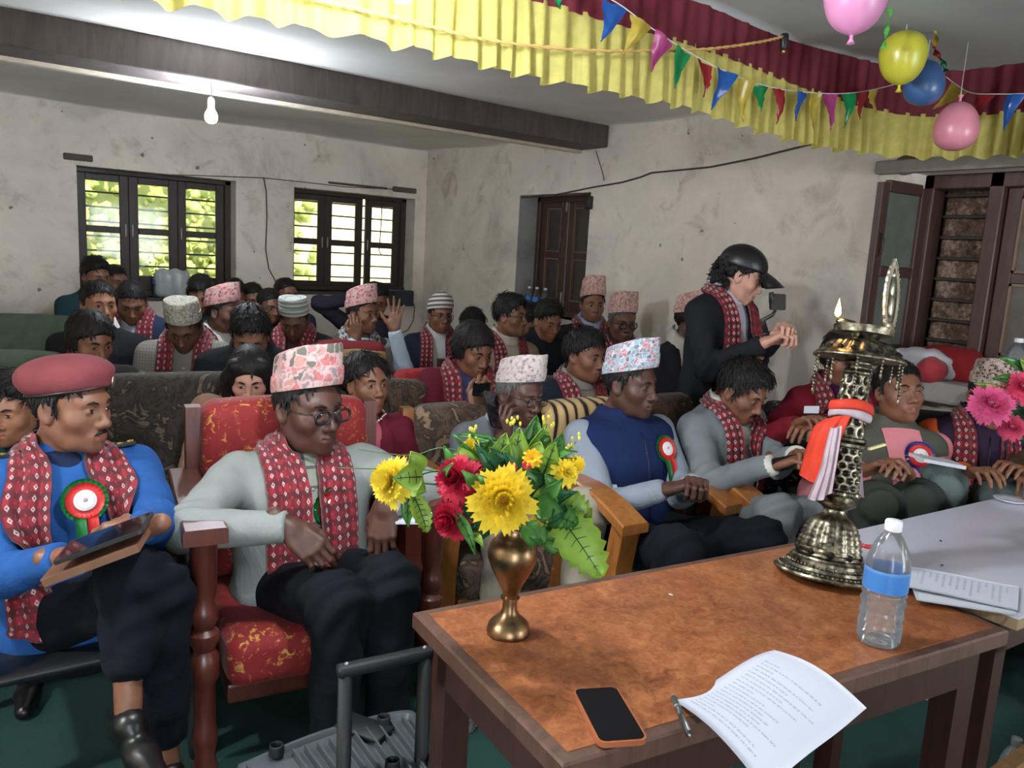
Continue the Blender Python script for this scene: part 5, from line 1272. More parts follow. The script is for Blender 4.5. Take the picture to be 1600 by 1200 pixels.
for (x, y, dd, R, col, nx, ny, lb, core, ly) in ((786, 781, -.10, .066, YEL, .05, .12, 'large yellow chrysanthemum facing out', lin(178, 120, 20), 5), (614, 752, -.03, .052, lin(240, 214, 60), -.75, .25, 'yellow chrysanthemum on long side stem', None, 4), (716, 749, -.05, .048, CR, -.3, .3, 'crimson carnation', lin(140, 14, 44), 5), (708, 810, -.04, .044, CR, -.4, -.1, 'crimson carnation low at the side', lin(140, 14, 44), 5), (745, 733, -.01, .026, lin(200, 30, 74), .1, .5, 'small crimson flower', None, 4), (884, 738, -.06, .030, lin(238, 214, 60), .4, .3, 'small yellow flower', lin(206, 160, 30), 4), (832, 716, -.08, .020, lin(244, 194, 30), 0, .4, 'golden yellow flower', None, 3), (850, 800, -.05, .030, lin(210, 178, 40), .5, -.3, 'yellow flower low among leaves', None, 4), (738, 700, .02, .024, lin(226, 206, 50), -.2, .6, 'yellow flower half hidden at the top', None, 4), (801, 731, -.08, .010, lin(206, 40, 84), 0, .2, 'tiny pink bud', None, 3), (823, 726, -.08, .010, lin(206, 40, 84), 0, .2, 'tiny pink bud', None, 3), (900, 726, -.05, .020, lin(238, 206, 40), .6, .1, 'yellow petal flower at the rim', None, 3)):
    p = L_(x, y, dd); flower(bq, p, tow(nx, ny), R, col, lb, ly, 18 if R > .03 else 11, core, .9 if col == CR else .55)
    stem([p*.35+np.array((0, 0, .02)), p+cF*.02])
r_ = random.Random(11)
for (x0, y0, x1, y1, w, kd, sh, dd) in (
    (800, 760, 812, 668, .060, 'light', 'oval', .0), (770, 760, 790, 676, .052, 'light', 'oval', -.01), (820, 770, 852, 664, .062, 'light', 'oval', .01), (845, 760, 878, 676, .050, 'mid', 'oval', .0), (815, 740, 836, 650, .05, 'mid', 'oval', .03), (780, 750, 768, 684, .045, 'mid', 'oval', .02),
    (790, 750, 742, 690, .034, 'teal', 'lance', -.03), (800, 745, 762, 700, .03, 'dark', 'lance', -.04), (812, 750, 786, 705, .03, 'teal', 'lance', -.05), (760, 740, 700, 712, .03, 'light', 'oval', -.02), (755, 730, 710, 680, .022, 'mid', 'lance', .0), (740, 735, 716, 700, .03, 'light', 'oval', -.02), (710, 735, 693, 698, .022, 'mid', 'lance', -.02),
    (780, 690, 706, 682, .016, 'mid', 'lance', .0), (850, 740, 868, 690, .04, 'light', 'oval', -.03), (870, 720, 905, 708, .022, 'mid', 'lance', -.02), (860, 725, 902, 716, .018, 'teal', 'lance', -.03), (840, 760, 800, 742, .045, 'mid', 'oval', -.07), (850, 775, 880, 745, .030, 'mid', 'lance', -.07), (835, 790, 880, 800, .05, 'mid', 'oval', -.06), (830, 780, 890, 775, .045, 'light', 'oval', -.05), (860, 790, 905, 770, .03, 'teal', 'lance', -.04), (850, 800, 902, 820, .06, 'mid', 'lobed', -.04), (845, 815, 895, 790, .03, 'teal', 'lance', -.06),
    (872, 802, 938, 898, .100, 'light', 'lobed', -.05), (860, 790, 920, 812, .09, 'light', 'lobed', -.02), (850, 815, 900, 850, .06, 'mid', 'lobed', -.03), (845, 830, 868, 862, .04, 'mid', 'lobed', -.05), (815, 820, 828, 858, .03, 'mid', 'lance', -.05), (880, 820, 905, 872, .05, 'mid', 'lobed', .0),
    (650, 745, 688, 735, .0, 'mid', 'lance', 0), (660, 745, 612, 748, .050, 'light', 'oval', -.045), (655, 740, 640, 705, .042, 'light', 'oval', -.03), (650, 760, 668, 770, .04, 'light', 'oval', -.02), (645, 772, 666, 830, .045, 'light', 'lobed', -.03), (640, 770, 640, 822, .03, 'mid', 'lance', -.03), (655, 795, 668, 812, .03, 'light', 'oval', -.02),
    (730, 770, 690, 765, .05, 'dark', 'oval', -.02), (745, 790, 690, 790, .05, 'dark', 'oval', -.0), (760, 800, 728, 810, .06, 'dark', 'oval', -.04), (755, 780, 720, 800, .05, 'dark', 'lance', -.05), (740, 760, 720, 735, .026, 'mid', 'lance', -.08), (770, 815, 735, 830, .04, 'dark', 'oval', -.03), (712, 800, 740, 866, .024, 'mid', 'lance', -.06), (735, 835, 755, 858, .02, 'light', 'lance', -.05), (716, 775, 680, 745, .03, 'mid', 'lance', .0), (775, 810, 752, 845, .03, 'dark', 'lance', -.03), (700, 745, 712, 722, .02, 'mid', 'lance', -.07), (765, 765, 745, 742, .02, 'mid', 'lance', -.09), (800, 700, 806, 676, .02, 'light', 'lance', .02), (826, 700, 862, 682, .03, 'mid', 'oval', .03), (795, 730, 775, 712, .03, 'dark', 'oval', -.04), (850, 752, 820, 735, .03, 'dark', 'oval', -.05), (870, 770, 850, 740, .03, 'mid', 'oval', -.06), (760, 745, 726, 706, .045, 'light', 'oval', .01), (775, 725, 746, 690, .04, 'mid', 'oval', .03), (845, 735, 884, 706, .045, 'light', 'oval', .02), (865, 745, 898, 740, .04, 'light', 'oval', .0), (790, 735, 800, 690, .05, 'light', 'oval', -.02), (835, 730, 846, 690, .045, 'light', 'oval', -.03), (815, 770, 824, 742, .04, 'mid', 'oval', -.06), (840, 800, 868, 836, .06, 'light', 'lobed', -.04), (855, 805, 925, 842, .06, 'mid', 'lobed', .01), (825, 815, 850, 850, .045, 'mid', 'lobed', -.04), (735, 760, 700, 780, .04, 'mid', 'oval', -.01), (745, 800, 716, 826, .04, 'dark', 'oval', .0), (850, 845, 862, 812, .03, 'dark', 'oval', -.01), (830, 800, 812, 776, .03, 'dark', 'oval', -.06), (880, 790, 862, 812, .03, 'dark', 'lance', -.06)):
    if w == 0: continue
    leaf(bq, L_(x0, y0, dd), L_(x1, y1, dd+r_.uniform(-.03, .02)), w, kd, tow(r_.uniform(-.5, .5), r_.uniform(.0, .7)), r_.uniform(.006, .02), sh)
stem([L_(735, 775, 0), L_(690, 738, -.01), L_(655, 742, -.03), L_(628, 750, -.03)], .002)
stem([L_(735, 720, 0), L_(690, 700, 0), L_(640, 712, -.02), L_(560, 702, -.03)], .0010); stem([L_(740, 740, 0), L_(680, 735, 0), L_(600, 733, -.03), L_(528, 731, -.03)], .0010)
for x, y in ((804, 664), (736, 676), (900, 690), (884, 704), (855, 662)):
    p = L_(x, y, -.01); mb = MB()
    for k in range(7): mb.ell(p+np.array((r_.uniform(-.014, .014), r_.uniform(-.01, .01), r_.uniform(-.014, .014))), (.003, .003, .005), 6, 4)
    mb.build('bud_spray', plain('bud_yellow', lin(214, 204, 70), .6), bq); stem([p*.5, p], .0011)
for k in range(10):
    a = k*2.4; stem([np.array((.03*cos(a), .03*sin(a), .05)), np.array((.09*cos(a), .07*sin(a), .10))])

# ---- temple oil lamp
LB = NG('old_brass'); _v = LB.coord('Object'); _n = LB.noise(_v, 60, 4); LB.set(LB.ramp(_n, [(.34, lin(58, 54, 46)), (.5, lin(116, 110, 94)), (.70, lin(176, 170, 148))]), .36, 1.0); LB = LB.m
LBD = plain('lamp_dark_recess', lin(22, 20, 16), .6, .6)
lp0 = on(1288, 898, 2, ZT+.002); DL = float((lp0-cO)@cF); pxm = DL/FPX
lampo = empty('oil_lamp', lp0, 0, 'tall ornate brass oil lamp with burning wick on the brown table', 'lamp')
topw = at(1350, 512, DL); axis = topw-lp0; axis = axis-cF*(axis@cF)*0; Hl = np.linalg.norm(axis); az = axis/Hl
axx = unit(np.cross((0, 1, 0), az)); ayy = np.cross(az, axx); ML = frame((0, 0, 0), axx, ayy, az)
S_ = Hl/.545
def lz(prof): return [(a*S_, b*S_) for a, b in prof]
petal = lambda n_, amp: (lambda an, z: amp*S_*np.abs(np.cos(an*n_/2)))
MB().lathe(lz([(.0005, 0), (.104, 0), (.106, .004), (.104, .008), (.090, .012), (.082, .014), (.080, .020), (.078, .021), (.078, .034), (.074, .036), (.072, .040), (.066, .042)]), 72, ML, cap=False, disp=lambda an, z: .0012*S_*np.cos(an*36)*(z < .011*S_)).build('base_plate', LB, lampo, auto=40)
mb = MB()
for k in range(56): a = 2*pi*k/56; mb.ell(xf(ML, np.array([(.0800*S_*cos(a), .0800*S_*sin(a), .0245*S_)]))[0], (.0034*S_,)*3, 8, 5)
for k in range(64): a = 2*pi*k/64; mb.ell(xf(ML, np.array([(.097*S_*cos(a), .097*S_*sin(a), .0115*S_)]))[0], (.003*S_,)*3, 8, 5)
bo = mb.build('bead_ring', LB, lampo); bo['kind'] = 'stuff'
MB().lathe(lz(catmull([(.064, .040), (.066, .052), (.062, .075), (.054, .100), (.044, .120), (.030, .130), (.024, .138), (.023, .146)], 44)), 96, ML, cap=False, disp=lambda an, z: .0055*S_*(np.abs(np.cos(an*7))**.7-.5)*np.clip((z-.045*S_)/(.02*S_), 0, 1)*np.clip((.128*S_-z)/(.02*S_), 0, 1)+.0018*S_*np.sin(z*600/S_)*np.clip((.12*S_-z)/(.02*S_), 0, 1)).build('bell_foot', LB, lampo)
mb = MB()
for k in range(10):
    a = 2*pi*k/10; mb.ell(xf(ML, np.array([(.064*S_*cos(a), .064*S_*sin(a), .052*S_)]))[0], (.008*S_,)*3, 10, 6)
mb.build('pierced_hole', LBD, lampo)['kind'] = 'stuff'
MB().lathe(lz([(.023, .144), (.030, .150), (.040, .155), (.042, .160), (.036, .166), (.034, .172), (.044, .176), (.047, .180), (.046, .185), (.040, .189)]), 64, ML, cap=False, disp=lambda an, z: .0016*S_*np.cos(an*24)*((z > .170*S_))).build('lower_collar', LB, lampo, auto=40)
# pierced drums: dents arranged in a hexagonal net
def drum(z0, z1, r0, r1, rows, cols, name, dent=.006):
    n, m = cols*10, rows*9
    an = np.linspace(0, 2*pi, n, endpoint=False); zz = np.linspace(z0, z1, m); V = np.zeros((m, n, 3))
    for i, z in enumerate(zz):
        q = (z-z0)/(z1-z0); row = min(int(q*rows), rows-1); fz = q*rows-row-.5
        ph = ((an/(2*pi)*cols+.5*(row % 2)) % 1)-.5; dd = np.sqrt((ph*1.0)**2+(fz*1.0)**2); rr = r0+(r1-r0)*q-dent*np.clip((.40-dd)/.10, 0, 1)+.0016*np.clip(1-np.abs(dd-.44)/.06, 0, 1)
        V[i, :, 0] = rr*np.cos(an)*S_; V[i, :, 1] = rr*np.sin(an)*S_; V[i, :, 2] = z*S_
    I = np.arange(m*n).reshape(m, n); F = np.stack([I[:-1], np.roll(I, -1, 1)[:-1], np.roll(I, -1, 1)[1:], I[1:]], -1).reshape(-1, 4)
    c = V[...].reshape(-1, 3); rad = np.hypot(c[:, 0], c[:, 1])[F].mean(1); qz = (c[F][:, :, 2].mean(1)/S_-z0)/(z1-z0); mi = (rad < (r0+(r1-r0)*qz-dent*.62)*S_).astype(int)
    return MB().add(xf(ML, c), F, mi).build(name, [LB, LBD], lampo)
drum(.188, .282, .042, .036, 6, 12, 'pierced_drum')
MB().lathe(lz([(.037, .281), (.044, .284), (.045, .290), (.039, .293), (.044, .297), (.043, .302), (.036, .305)]), 48, ML, cap=False).build('middle_ring', LB, lampo, auto=40)
drum(.304, .352, .035, .034, 2, 9, 'carved_drum', .005)
MB().lathe(lz([(.034, .350), (.037, .356), (.037, .366), (.033, .374)]), 40, ML, cap=False).build('cloth_seat_ring', LB, lampo)
drum(.372, .440, .032, .026, 3, 9, 'upper_drum', .005)
MB().lathe(lz(catmull([(.026, .438), (.030, .446), (.024, .455), (.030, .466), (.024, .474)], 16)), 40, ML, cap=False).build('upper_ring', LB, lampo)
MB().lathe(lz(catmull([(.024, .470), (.060, .476), (.086, .476), (.094, .473), (.095, .478), (.088, .484), (.076, .492), (.066, .504), (.056, .512), (.040, .516)], 30)), 96, ML, cap=False, disp=lambda an, z: .004*S_*np.cos(an*20)*np.clip((z-.482*S_)/(.006*S_), 0, 1)).build('drip_tray', LB, lampo)
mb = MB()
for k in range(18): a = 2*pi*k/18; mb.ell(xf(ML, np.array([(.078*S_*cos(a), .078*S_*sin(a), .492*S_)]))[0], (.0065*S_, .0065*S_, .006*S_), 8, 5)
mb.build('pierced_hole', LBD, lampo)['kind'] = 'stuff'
for k in range(11):
    a = 2*pi*k/11+.2; c0 = xf(ML, np.array([(.088*S_*cos(a), .088*S_*sin(a), .474*S_)]))[0]; cm = MB(); Lh = (.075, .035, .05)[k % 3]*S_; nlk = int(Lh/.0085)
    for j in range(nlk): cm.ell(c0-np.array((0, 0, .0045+j*.0085)), (.0042, .0026, .0050) if j % 2 else (.0026, .0042, .0050), 8, 5)
    cm.ell(c0-np.array((0, 0, nlk*.0085+.007)), (.006, .0025, .010), 8, 6); cm.build('hanging_chain', LB, lampo)['kind'] = 'stuff'
MB().lathe(lz([(.040, .512), (.034, .520), (.040, .528), (.060, .530), (.062, .545), (.060, .546), (.057, .534), (.0005, .532)]), 56, ML, cap=False).build('oil_dish', LB, lampo, auto=40)
# spout towards the wick
tip = at(1309, 497, DL-.02)-lp0; dc = xf(ML, np.array([(0, 0, .538*S_)]))[0]
MB().tube([dc+(tip-dc)*.45, dc+(tip-dc)*.8, tip+np.array((0, 0, -.008))], [.02, .012, .008], 10, flat=.6).build('spout', LB, lampo)
MB().tube([dc+(tip-dc)*.5+np.array((0, 0, .008)), tip+np.array((0, 0, -.002)), tip+np.array((-.002, 0, .006))], .0026, 6).build('wick', plain('wick_cotton', lin(120, 90, 60), .9), lampo)
MB().lathe(catmull([(.0003, 0), (.0062, .007), (.0072, .014), (.0046, .027), (.0019, .038), (.0002, .047)], 20), 14, T(*(tip+np.array((-.002, 0, .002)))), cap=False).build('flame', emit('flame', (1.0, .42, .10), 22), lampo)
lamp('flame_light', 'POINT', lp0+tip+np.array((0, 0, .02)), .5, (1.0, .55, .22), shadow_soft_size=.008)
# ornate back plate: pointed leaf shape with beaded rim and a plain raised figure-like boss
bp = [at(x, y, DL+.0)-lp0 for x, y in ((1388, 520), (1398, 404))]; bz = unit(bp[1]-bp[0]); bh = np.linalg.norm(bp[1]-bp[0]); bx_ = unit(cR*.80+cF*.62); bx_ = unit(bx_-bz*(bx_@bz)); by_ = np.cross(bz, bx_); MBk = frame(bp[0], bx_, by_, bz)
out = catmull([(-.012, 0), (-.020, .06), (-.030, .25), (-.034, .5), (-.028, .72), (-.016, .88), (-.006, .95), (0, 1.0), (.006, .95), (.016, .88), (.028, .72), (.034, .5), (.030, .25), (.020, .06), (.012, 0)], 120)
osc = 1+.06*np.abs(np.sin(np.linspace(0, 26*pi, 120))); ol = np.stack([out[:, 0]*osc, out[:, 1]*bh], 1)
il = np.stack([out[:, 0]*.66, bh*(.07+out[:, 1]*.80)], 1)
mbk = MB()
for z0_, z1_ in ((-.003, .003),):
    n = 120; V = np.zeros((4*n, 3)); V[:n, [0, 2]] = ol; V[:n, 1] = -.003; V[n:2*n, [0, 2]] = il; V[n:2*n, 1] = -.003; V[2*n:3*n, [0, 2]] = ol; V[2*n:3*n, 1] = .003; V[3*n:, [0, 2]] = il; V[3*n:, 1] = .003
    F = []
    for i in range(n):
        j = (i+1) % n; F += [(i, j, n+j, n+i), (2*n+i, 3*n+i, 3*n+j, 2*n+j), (i, 2*n+i, 2*n+j, j), (n+i, n+j, 3*n+j, 3*n+i)]
    mbk.add(xf(MBk, V), F)
MB().prism(np.stack([il[:, 0]*1.02, il[:, 1]], 1), .001, .0025, 1, MBk).build('back_plate', plain('worn_silver_brass', lin(104, 100, 86), .45, .7), lampo, smooth=False)
LSV = plain('silvered_brass', lin(178, 174, 156), .3, 1.0, var=.2, scale=40)
mbk.build('back_plate_rim', LSV, lampo, smooth=False)
mb = MB()
for i in range(0, 120, 3): mb.ell(xf(MBk, np.array([(ol[i, 0]*.93, -.003, ol[i, 1]*.985+.001)]))[0], (.0026,)*3, 7, 5)
mb.build('rim_bead', LSV, lampo)['kind'] = 'stuff'
mb = MB().ell((0, 0, 0), (.013, .007, .030), 14, 10, MBk@T(0, 0, bh*.36)).ell((0, 0, 0), (.010, .006, .024), 14, 10, MBk@T(0, 0, bh*.60)).ell((0, 0, 0), (.008, .006, .010), 12, 8, MBk@T(0, 0, bh*.78))
mb.box((-.016, -.004, bh*.06), (.016, .004, bh*.14), MBk, 0, .002); mb.build('back_plate_boss', LSV, lampo)
MB().tube([dc+np.array((.0, 0, -.002))*1+(bp[0]-dc)*.55, bp[0]+np.array((0, 0, .004))], [.012, .010], 10).build('plate_bracket', LB, lampo)
# ---- cloths tied round the lamp
def drape(label, name, cols, mat, px, d0, thick=.0015):
    A = np.array([[at(x, y, d0+dd) for x, y, dd in row] for row in px]); n, m = A.shape[:2]
    R_ = np.stack([catmull(A[:, j], 26) for j in range(m)], 1); R_ = np.stack([catmull(R_[i], 17) for i in range(26)], 0)
    fold = .006*np.sin(np.linspace(0, 19, 17))[None, :]*np.linspace(.5, 1.2, 26)[:, None]; R_ = R_-cF*fold[..., None]
    c = R_[0].mean(0); o = MB().grid(R_-c, thick=thick).build(name, mat); o.location = tuple(c); return tag(o, label, 'cloth')
ringc = xf(ML, np.array([(0, 0, .362*S_)]))[0]+lp0
def knotring(rad, z, r, mat, name, label):
    a = np.linspace(0, 2*pi, 28, endpoint=False); P = xf(ML, np.stack([rad*S_*np.cos(a), rad*S_*np.sin(a), (z+.006*np.sin(a*3))*S_], -1))
    return MB().tube(P, r*S_, 8, closed=True), P
M_ORG = thin_cloth('orange_satin', lin(214, 60, 34), .2); M_WHT = thin_cloth('white_gauze', lin(214, 196, 206), .35)
o = drape('orange red ceremonial cloth tied to the brass lamp', 'offering_scarf', None, M_ORG, [[(1330, 650, -.05), (1308, 650, -.03), (1290, 655, 0)], [(1322, 668, -.06), (1292, 674, -.04), (1272, 668, 0)], [(1306, 708, -.06), (1280, 714, -.03), (1260, 702, .02)], [(1296, 744, -.05), (1272, 754, -.02), (1249, 742, .03)]], DL)
tag(MB().tube(np.array([xf(ML, np.array([(.041*S_*cos(a), .041*S_*sin(a), (.372+.004*sin(2*a))*S_)]))[0] for a in np.linspace(0, 2*pi, 28, endpoint=False)])+lp0-np.array(o.location), .0055*S_, 8, closed=True, flat=2.2).build('tied_loop', M_ORG, o))
o = drape('white gauze cloth tied below the orange cloth on the lamp', 'offering_scarf', None, M_WHT, [[(1316, 664, -.07), (1306, 668, -.07), (1298, 668, -.05)], [(1312, 695, -.075), (1300, 702, -.07), (1290, 700, -.05)], [(1306, 730, -.075), (1293, 740, -.065), (1281, 735, -.04)], [(1300, 768, -.07), (1281, 782, -.05), (1262, 780, -.02)]], DL)
MB().tube(np.array([xf(ML, np.array([(.040*S_*cos(a), .040*S_*sin(a), (.355+.004*sin(2*a+1))*S_)]))[0] for a in np.linspace(0, 2*pi, 28, endpoint=False)])+lp0-np.array(o.location), .005*S_, 8, closed=True, flat=2.2).build('tied_loop', M_WHT, o)
R_ = np.array([[at(x, y, DL-.02)-np.array(o.location) for x, y in row] for row in (((1338, 668), (1345, 672)), ((1338, 710), (1346, 715)), ((1336, 745), (1348, 752)), ((1334, 772), (1350, 778)))])
MB().grid(np.stack([catmull(R_[:, j], 16) for j in (0, 1)]+[], 1), thick=.001).build('loose_end', M_WHT, o)

# ---- water bottles
def milky(name, k):
    m = clear_pane(name, (.95, .97, .98)); t = m.node_tree; out = t.nodes['Material Output']; pr = out.inputs[0].links[0].from_socket
    df = t.nodes.new('ShaderNodeBsdfTranslucent'); df.inputs[0].default_value = (.85, .88, .92, 1); d2 = t.nodes.new('ShaderNodeBsdfDiffuse'); d2.inputs[0].default_value = (.85, .88, .92, 1)
    a = t.nodes.new('ShaderNodeAddShader'); t.links.new(df.outputs[0], a.inputs[0]); t.links.new(d2.outputs[0], a.inputs[1])
    mx = t.nodes.new('ShaderNodeMixShader'); mx.inputs[0].default_value = k; t.links.new(pr, mx.inputs[1]); t.links.new(a.outputs[0], mx.inputs[2]); t.links.new(mx.outputs[0], out.inputs[0]); return m
M_PET = milky('bottle_plastic', .05); M_WATER = milky('water', .05)
M_CAP = plain('white_cap', lin(226, 226, 230), .4)
def label_mat():
    g = NG('blue_bottle_label'); uv = g.n('ShaderNodeTexCoord').outputs['UV']; sx = g.n('ShaderNodeSeparateXYZ'); g.t.links.new(uv, sx.inputs[0])
    n = g.noise(uv, 9, 3); ridge = g.math('ADD', .5, g.math('MULTIPLY', n, .22)); zz = g.math('MULTIPLY', g.math('SUBTRACT', sx.outputs[1], .155), 22)
    c = g.ramp(zz, [(0, lin(60, 120, 190)), (.35, lin(130, 178, 220)), (.62, lin(90, 146, 208)), (1, lin(52, 112, 186))])
    c = g.mix(g.math('MULTIPLY', g.math('LESS_THAN', g.math('ABSOLUTE', g.math('SUBTRACT', zz, .34)), .12), g.math('GREATER_THAN', g.noise(uv, 60, 2), .55)), c, (.85, .9, .95)); g.set(c, .35); return g.m
M_BLABEL = label_mat()
def bottle(loc, label, h=.27, r=.041, full=.5, lab=True, group=None, tilt=None, cap=M_CAP, detail=True, rz=0.0, name='water_bottle'):
    k = h/.27; q = r/.041; b = empty(name, loc, rz, label, 'bottle', group)
    if tilt is not None: b.rotation_euler = tilt
    rib = lambda z: .0026*np.sin(z*2*pi/.0145)*((z > .03*k) & (z < .115*k))
    pr = catmull([(.004, .006), (.026, .003), (.036, .002), (.0405, .010), (.041, .024), (.0405, .07), (.0405, .115), (.041, .120), (.041, .165), (.0405, .176), (.034, .205), (.022, .232), (.0135, .245), (.0130, .252)], 70 if detail else 20)
    pr = [(a*q, z*k) for a, z in pr]; n = 40 if detail else 14
    MB().lathe(pr, n, cap=False, disp=lambda an, z: rib(z)*q).build('bottle_body', M_PET, b)
    if full > 0 and detail:
        zt = .252*full*k; w = [(max(a-.0014, .001), max(z, .004)) for a, z in pr if z < zt]; w += [(w[-1][0], zt), (.0005, zt)]
        MB().lathe([(.0005, .0065)]+w, 36, cap=False, disp=lambda an, z: rib(z)*q*.9*(z < zt-.003)).build('water', M_WATER, b)
    if lab: MB().lathe([(.0418*q, .122*k), (.0418*q, .168*k)], n, cap=False).build('paper_label', M_BLABEL, b)
    MB().lathe([(.0152*q, .248*k), (.0158*q, .250*k), (.0158*q, .266*k), (.0145*q, .2695*k), (.0005, .27*k)], 30, cap=False, disp=lambda an, z: .0004*np.cos(an*15)).build('cap', cap, b)
    return b
bl = on(1371, 1002, 2, ZT+.002); bottle(bl, 'clear water bottle with blue label and white cap on brown table', .262, .0425, .42)
bottle(on(727, 1138, 2, FZ+.001), 'clear water bottle on the green floor behind the table leg', .24, .036, .8, False)
bottle(on(1578, 1220, 2, .25)*np.array((1, 1, 0))+np.array((0, 0, FZ)), 'white capped bottle on the floor under the white table', .262, .036, .3, False)

# ---- papers, pens, phone
M_PAPER = plain('paper_white', lin(190, 194, 202), .8, var=.02)
def printed_paper(name, lines, uvw=.21):
    g = NG(name); uv = g.n('ShaderNodeTexCoord').outputs['UV']; sx = g.n('ShaderNodeSeparateXYZ'); g.t.links.new(uv, sx.inputs[0])
    u, v = sx.outputs[0], sx.outputs[1]; row = g.math('MULTIPLY', v, lines); fr = g.math('FRACT', row); rid = g.math('FLOOR', row)
    wn = g.n('ShaderNodeTexWhiteNoise', noise_dimensions='1D'); g.t.links.new(rid, wn.inputs['W']); ln_ = wn.outputs[0]
    cb = g.n('ShaderNodeCombineXYZ'); g.t.links.new(g.math('MULTIPLY', u, 60), cb.inputs[0]); g.t.links.new(rid, cb.inputs[1])
    wd = g.n('ShaderNodeTexNoise', i_Vector=cb.outputs[0], i_Scale=1.0, i_Detail=1.0).outputs[0]
    ink = g.math('MULTIPLY', g.math('MULTIPLY', g.math('LESS_THAN', g.math('ABSOLUTE', g.math('SUBTRACT', fr, .5)), .20), g.math('GREATER_THAN', wd, .46)), g.math('MULTIPLY', g.math('GREATER_THAN', u, .12), g.math('LESS_THAN', u, g.math('ADD', .30, g.math('MULTIPLY', ln_, .58)))))
    ink = g.math('MULTIPLY', ink, g.math('MULTIPLY', g.math('GREATER_THAN', v, .08), g.math('LESS_THAN', v, .80)))
    g.set(g.mix(g.math('MULTIPLY', ink, .32), lin(188, 192, 204), lin(60, 62, 74)), .8); return g.m
def sheet(c4, label, name, mat, lift, thick=.0006, n=20, m=16, cat='paper'):
    c4 = np.array(c4); U, V_ = np.meshgrid(np.linspace(0, 1, n), np.linspace(0, 1, m), indexing='ij')
    P = c4[0]*((1-U)*(1-V_))[..., None]+c4[1]*(U*(1-V_))[..., None]+c4[2]*(U*V_)[..., None]+c4[3]*((1-U)*V_)[..., None]
    P[..., 2] += lift(U, V_); c = P.mean((0, 1)); o = MB().grid(P-c, 0, np.stack([V_, 1-U], -1), thick).build(name, mat); o.location = tuple(c); return tag(o, label, cat)
q = [on(x, y, 2, ZT+.02) for x, y in ((1210, 1016), (1048, 1074))]; q3 = [on(x, y, 2, ZT+.035) for x, y in ((1198, 1210), (1354, 1107))]
sheet([q[0], q[1], q3[0], q3[1]], 'printed white sheet overhanging the front edge of the brown table', 'printed_sheet', printed_paper('printed_page', 26), lambda U, V_: -.012+.012*np.cos(U*3.3)+.014*np.sin(V_*pi)*1.0+.004*np.sin(U*7+V_*3))
q = [on(x, y, 2, ZW+.004) for x, y in ((1398, 884), (1592, 918), (1590, 955), (1388, 915))]
sheet(q, 'lined paper lying on the near corner of the white table', 'lined_sheet', printed_paper('ruled_page', 18), lambda U, V_: .004+.002*np.sin(U*5)+0*V_)
q = [on(x, y, 2, ZW+.0015) for x, y in ((1420, 905), (1588, 936), (1588, 962), (1432, 938))]
sheet(q, 'blank white sheet under the lined paper on white table', 'blank_sheet', M_PAPER, lambda U, V_: .0005+0*U)
ph = [on(x, y, 2, ZT+.013) for x, y in ((893, 1075), (964, 1072), (1012, 1152), (938, 1164))]
pc = sum(ph)/4; pu = unit((ph[2]+ph[3])/2-(ph[0]+ph[1])/2); pv = np.cross((0, 0, 1), pu); pl, pw = np.linalg.norm((ph[2]+ph[3])/2-(ph[0]+ph[1])/2), .5*(np.linalg.norm(ph[1]-ph[0])+np.linalg.norm(ph[2]-ph[3]))
ph_o = empty('smartphone', (pc[0], pc[1], ZT+.003), math.atan2(pu[1], pu[0]), 'black screened phone in orange brown case on the brown table', 'phone')
def rrect(a, b, r, n=6):
    out = []
    for sx, sy, a0 in ((1, 1, 0), (-1, 1, pi/2), (-1, -1, pi), (1, -1, 1.5*pi)):
        for t in np.linspace(0, pi/2, n): out.append((sx*(a-r)+r*cos(a0+t), sy*(b-r)+r*sin(a0+t)))
    return np.array(out)
MB().prism(rrect(pl/2, pw/2, .014), 0, .0095).build('phone_case', plain('case_copper', lin(176, 104, 70), .35, .3), ph_o, smooth=False)
MB().prism(rrect(pl/2-.0035, pw/2-.0035, .011), .0094, .0104).build('screen', plain('black_glass', (.006, .006, .008), .06), ph_o, smooth=False)
MB().box((-.03, pw/2-.001, .003), (-.005, pw/2+.0015, .007), None, 0, .0008).build('side_button', plain('case_copper', lin(176, 104, 70), .35, .3), ph_o)
def pen(a, b, cols, label, r=.0052):
    a, b = np.array(a), np.array(b); d = unit(b-a); L = np.linalg.norm(b-a); o = empty('ballpoint_pen', a, 0, label, 'pen'); 
    MB().tube([(0, 0, 0), d*L*.08, d*L*.10], [.0008, r*.8, r], 12).build('tip', plain('pen_metal', (.5, .5, .5), .3, .9), o)
    MB().tube([d*L*.10, d*L*.32, d*L*.55], [r, r, r], 12).build('grip', plain('pen_'+label[:3], cols[0], .4), o)
    MB().tube([d*L*.32, d*L*.34], [r*1.12, r*1.12], 12).build('ring', plain('pen_metal', (.5, .5, .5), .3, .9), o)
    MB().tube([d*L*.55, d*L*.97], [r*1.05, r*.95], 12).build('barrel', plain('penb_'+label[:3], cols[1], .4), o)
    MB().tube([d*L*.97, d*L], [r*.5, r*.45], 10).build('push_button', plain('pen_metal', (.5, .5, .5), .3, .9), o)
    nn = np.array((0, 0, 1.0)); MB().box((-.002, -.0006, L*.60), (.002, .0012, L*.95), frame(nn*(r+.0012), np.cross(nn, d), nn, d)).build('clip', plain('pen_metal', (.5, .5, .5), .3, .9), o); return o
pen(on(1050, 1084, 2, ZT+.0075), on(1078, 1150, 2, ZT+.0075), (lin(60, 66, 66), lin(40, 46, 46)), 'dark grey pen beside the printed sheet on brown table')
pen(on(1340, 850, 2, ZW+.006), on(1372, 858, 2, ZW+.006), (lin(190, 30, 44), lin(200, 30, 44)), 'red pen on the white table behind the bottle')
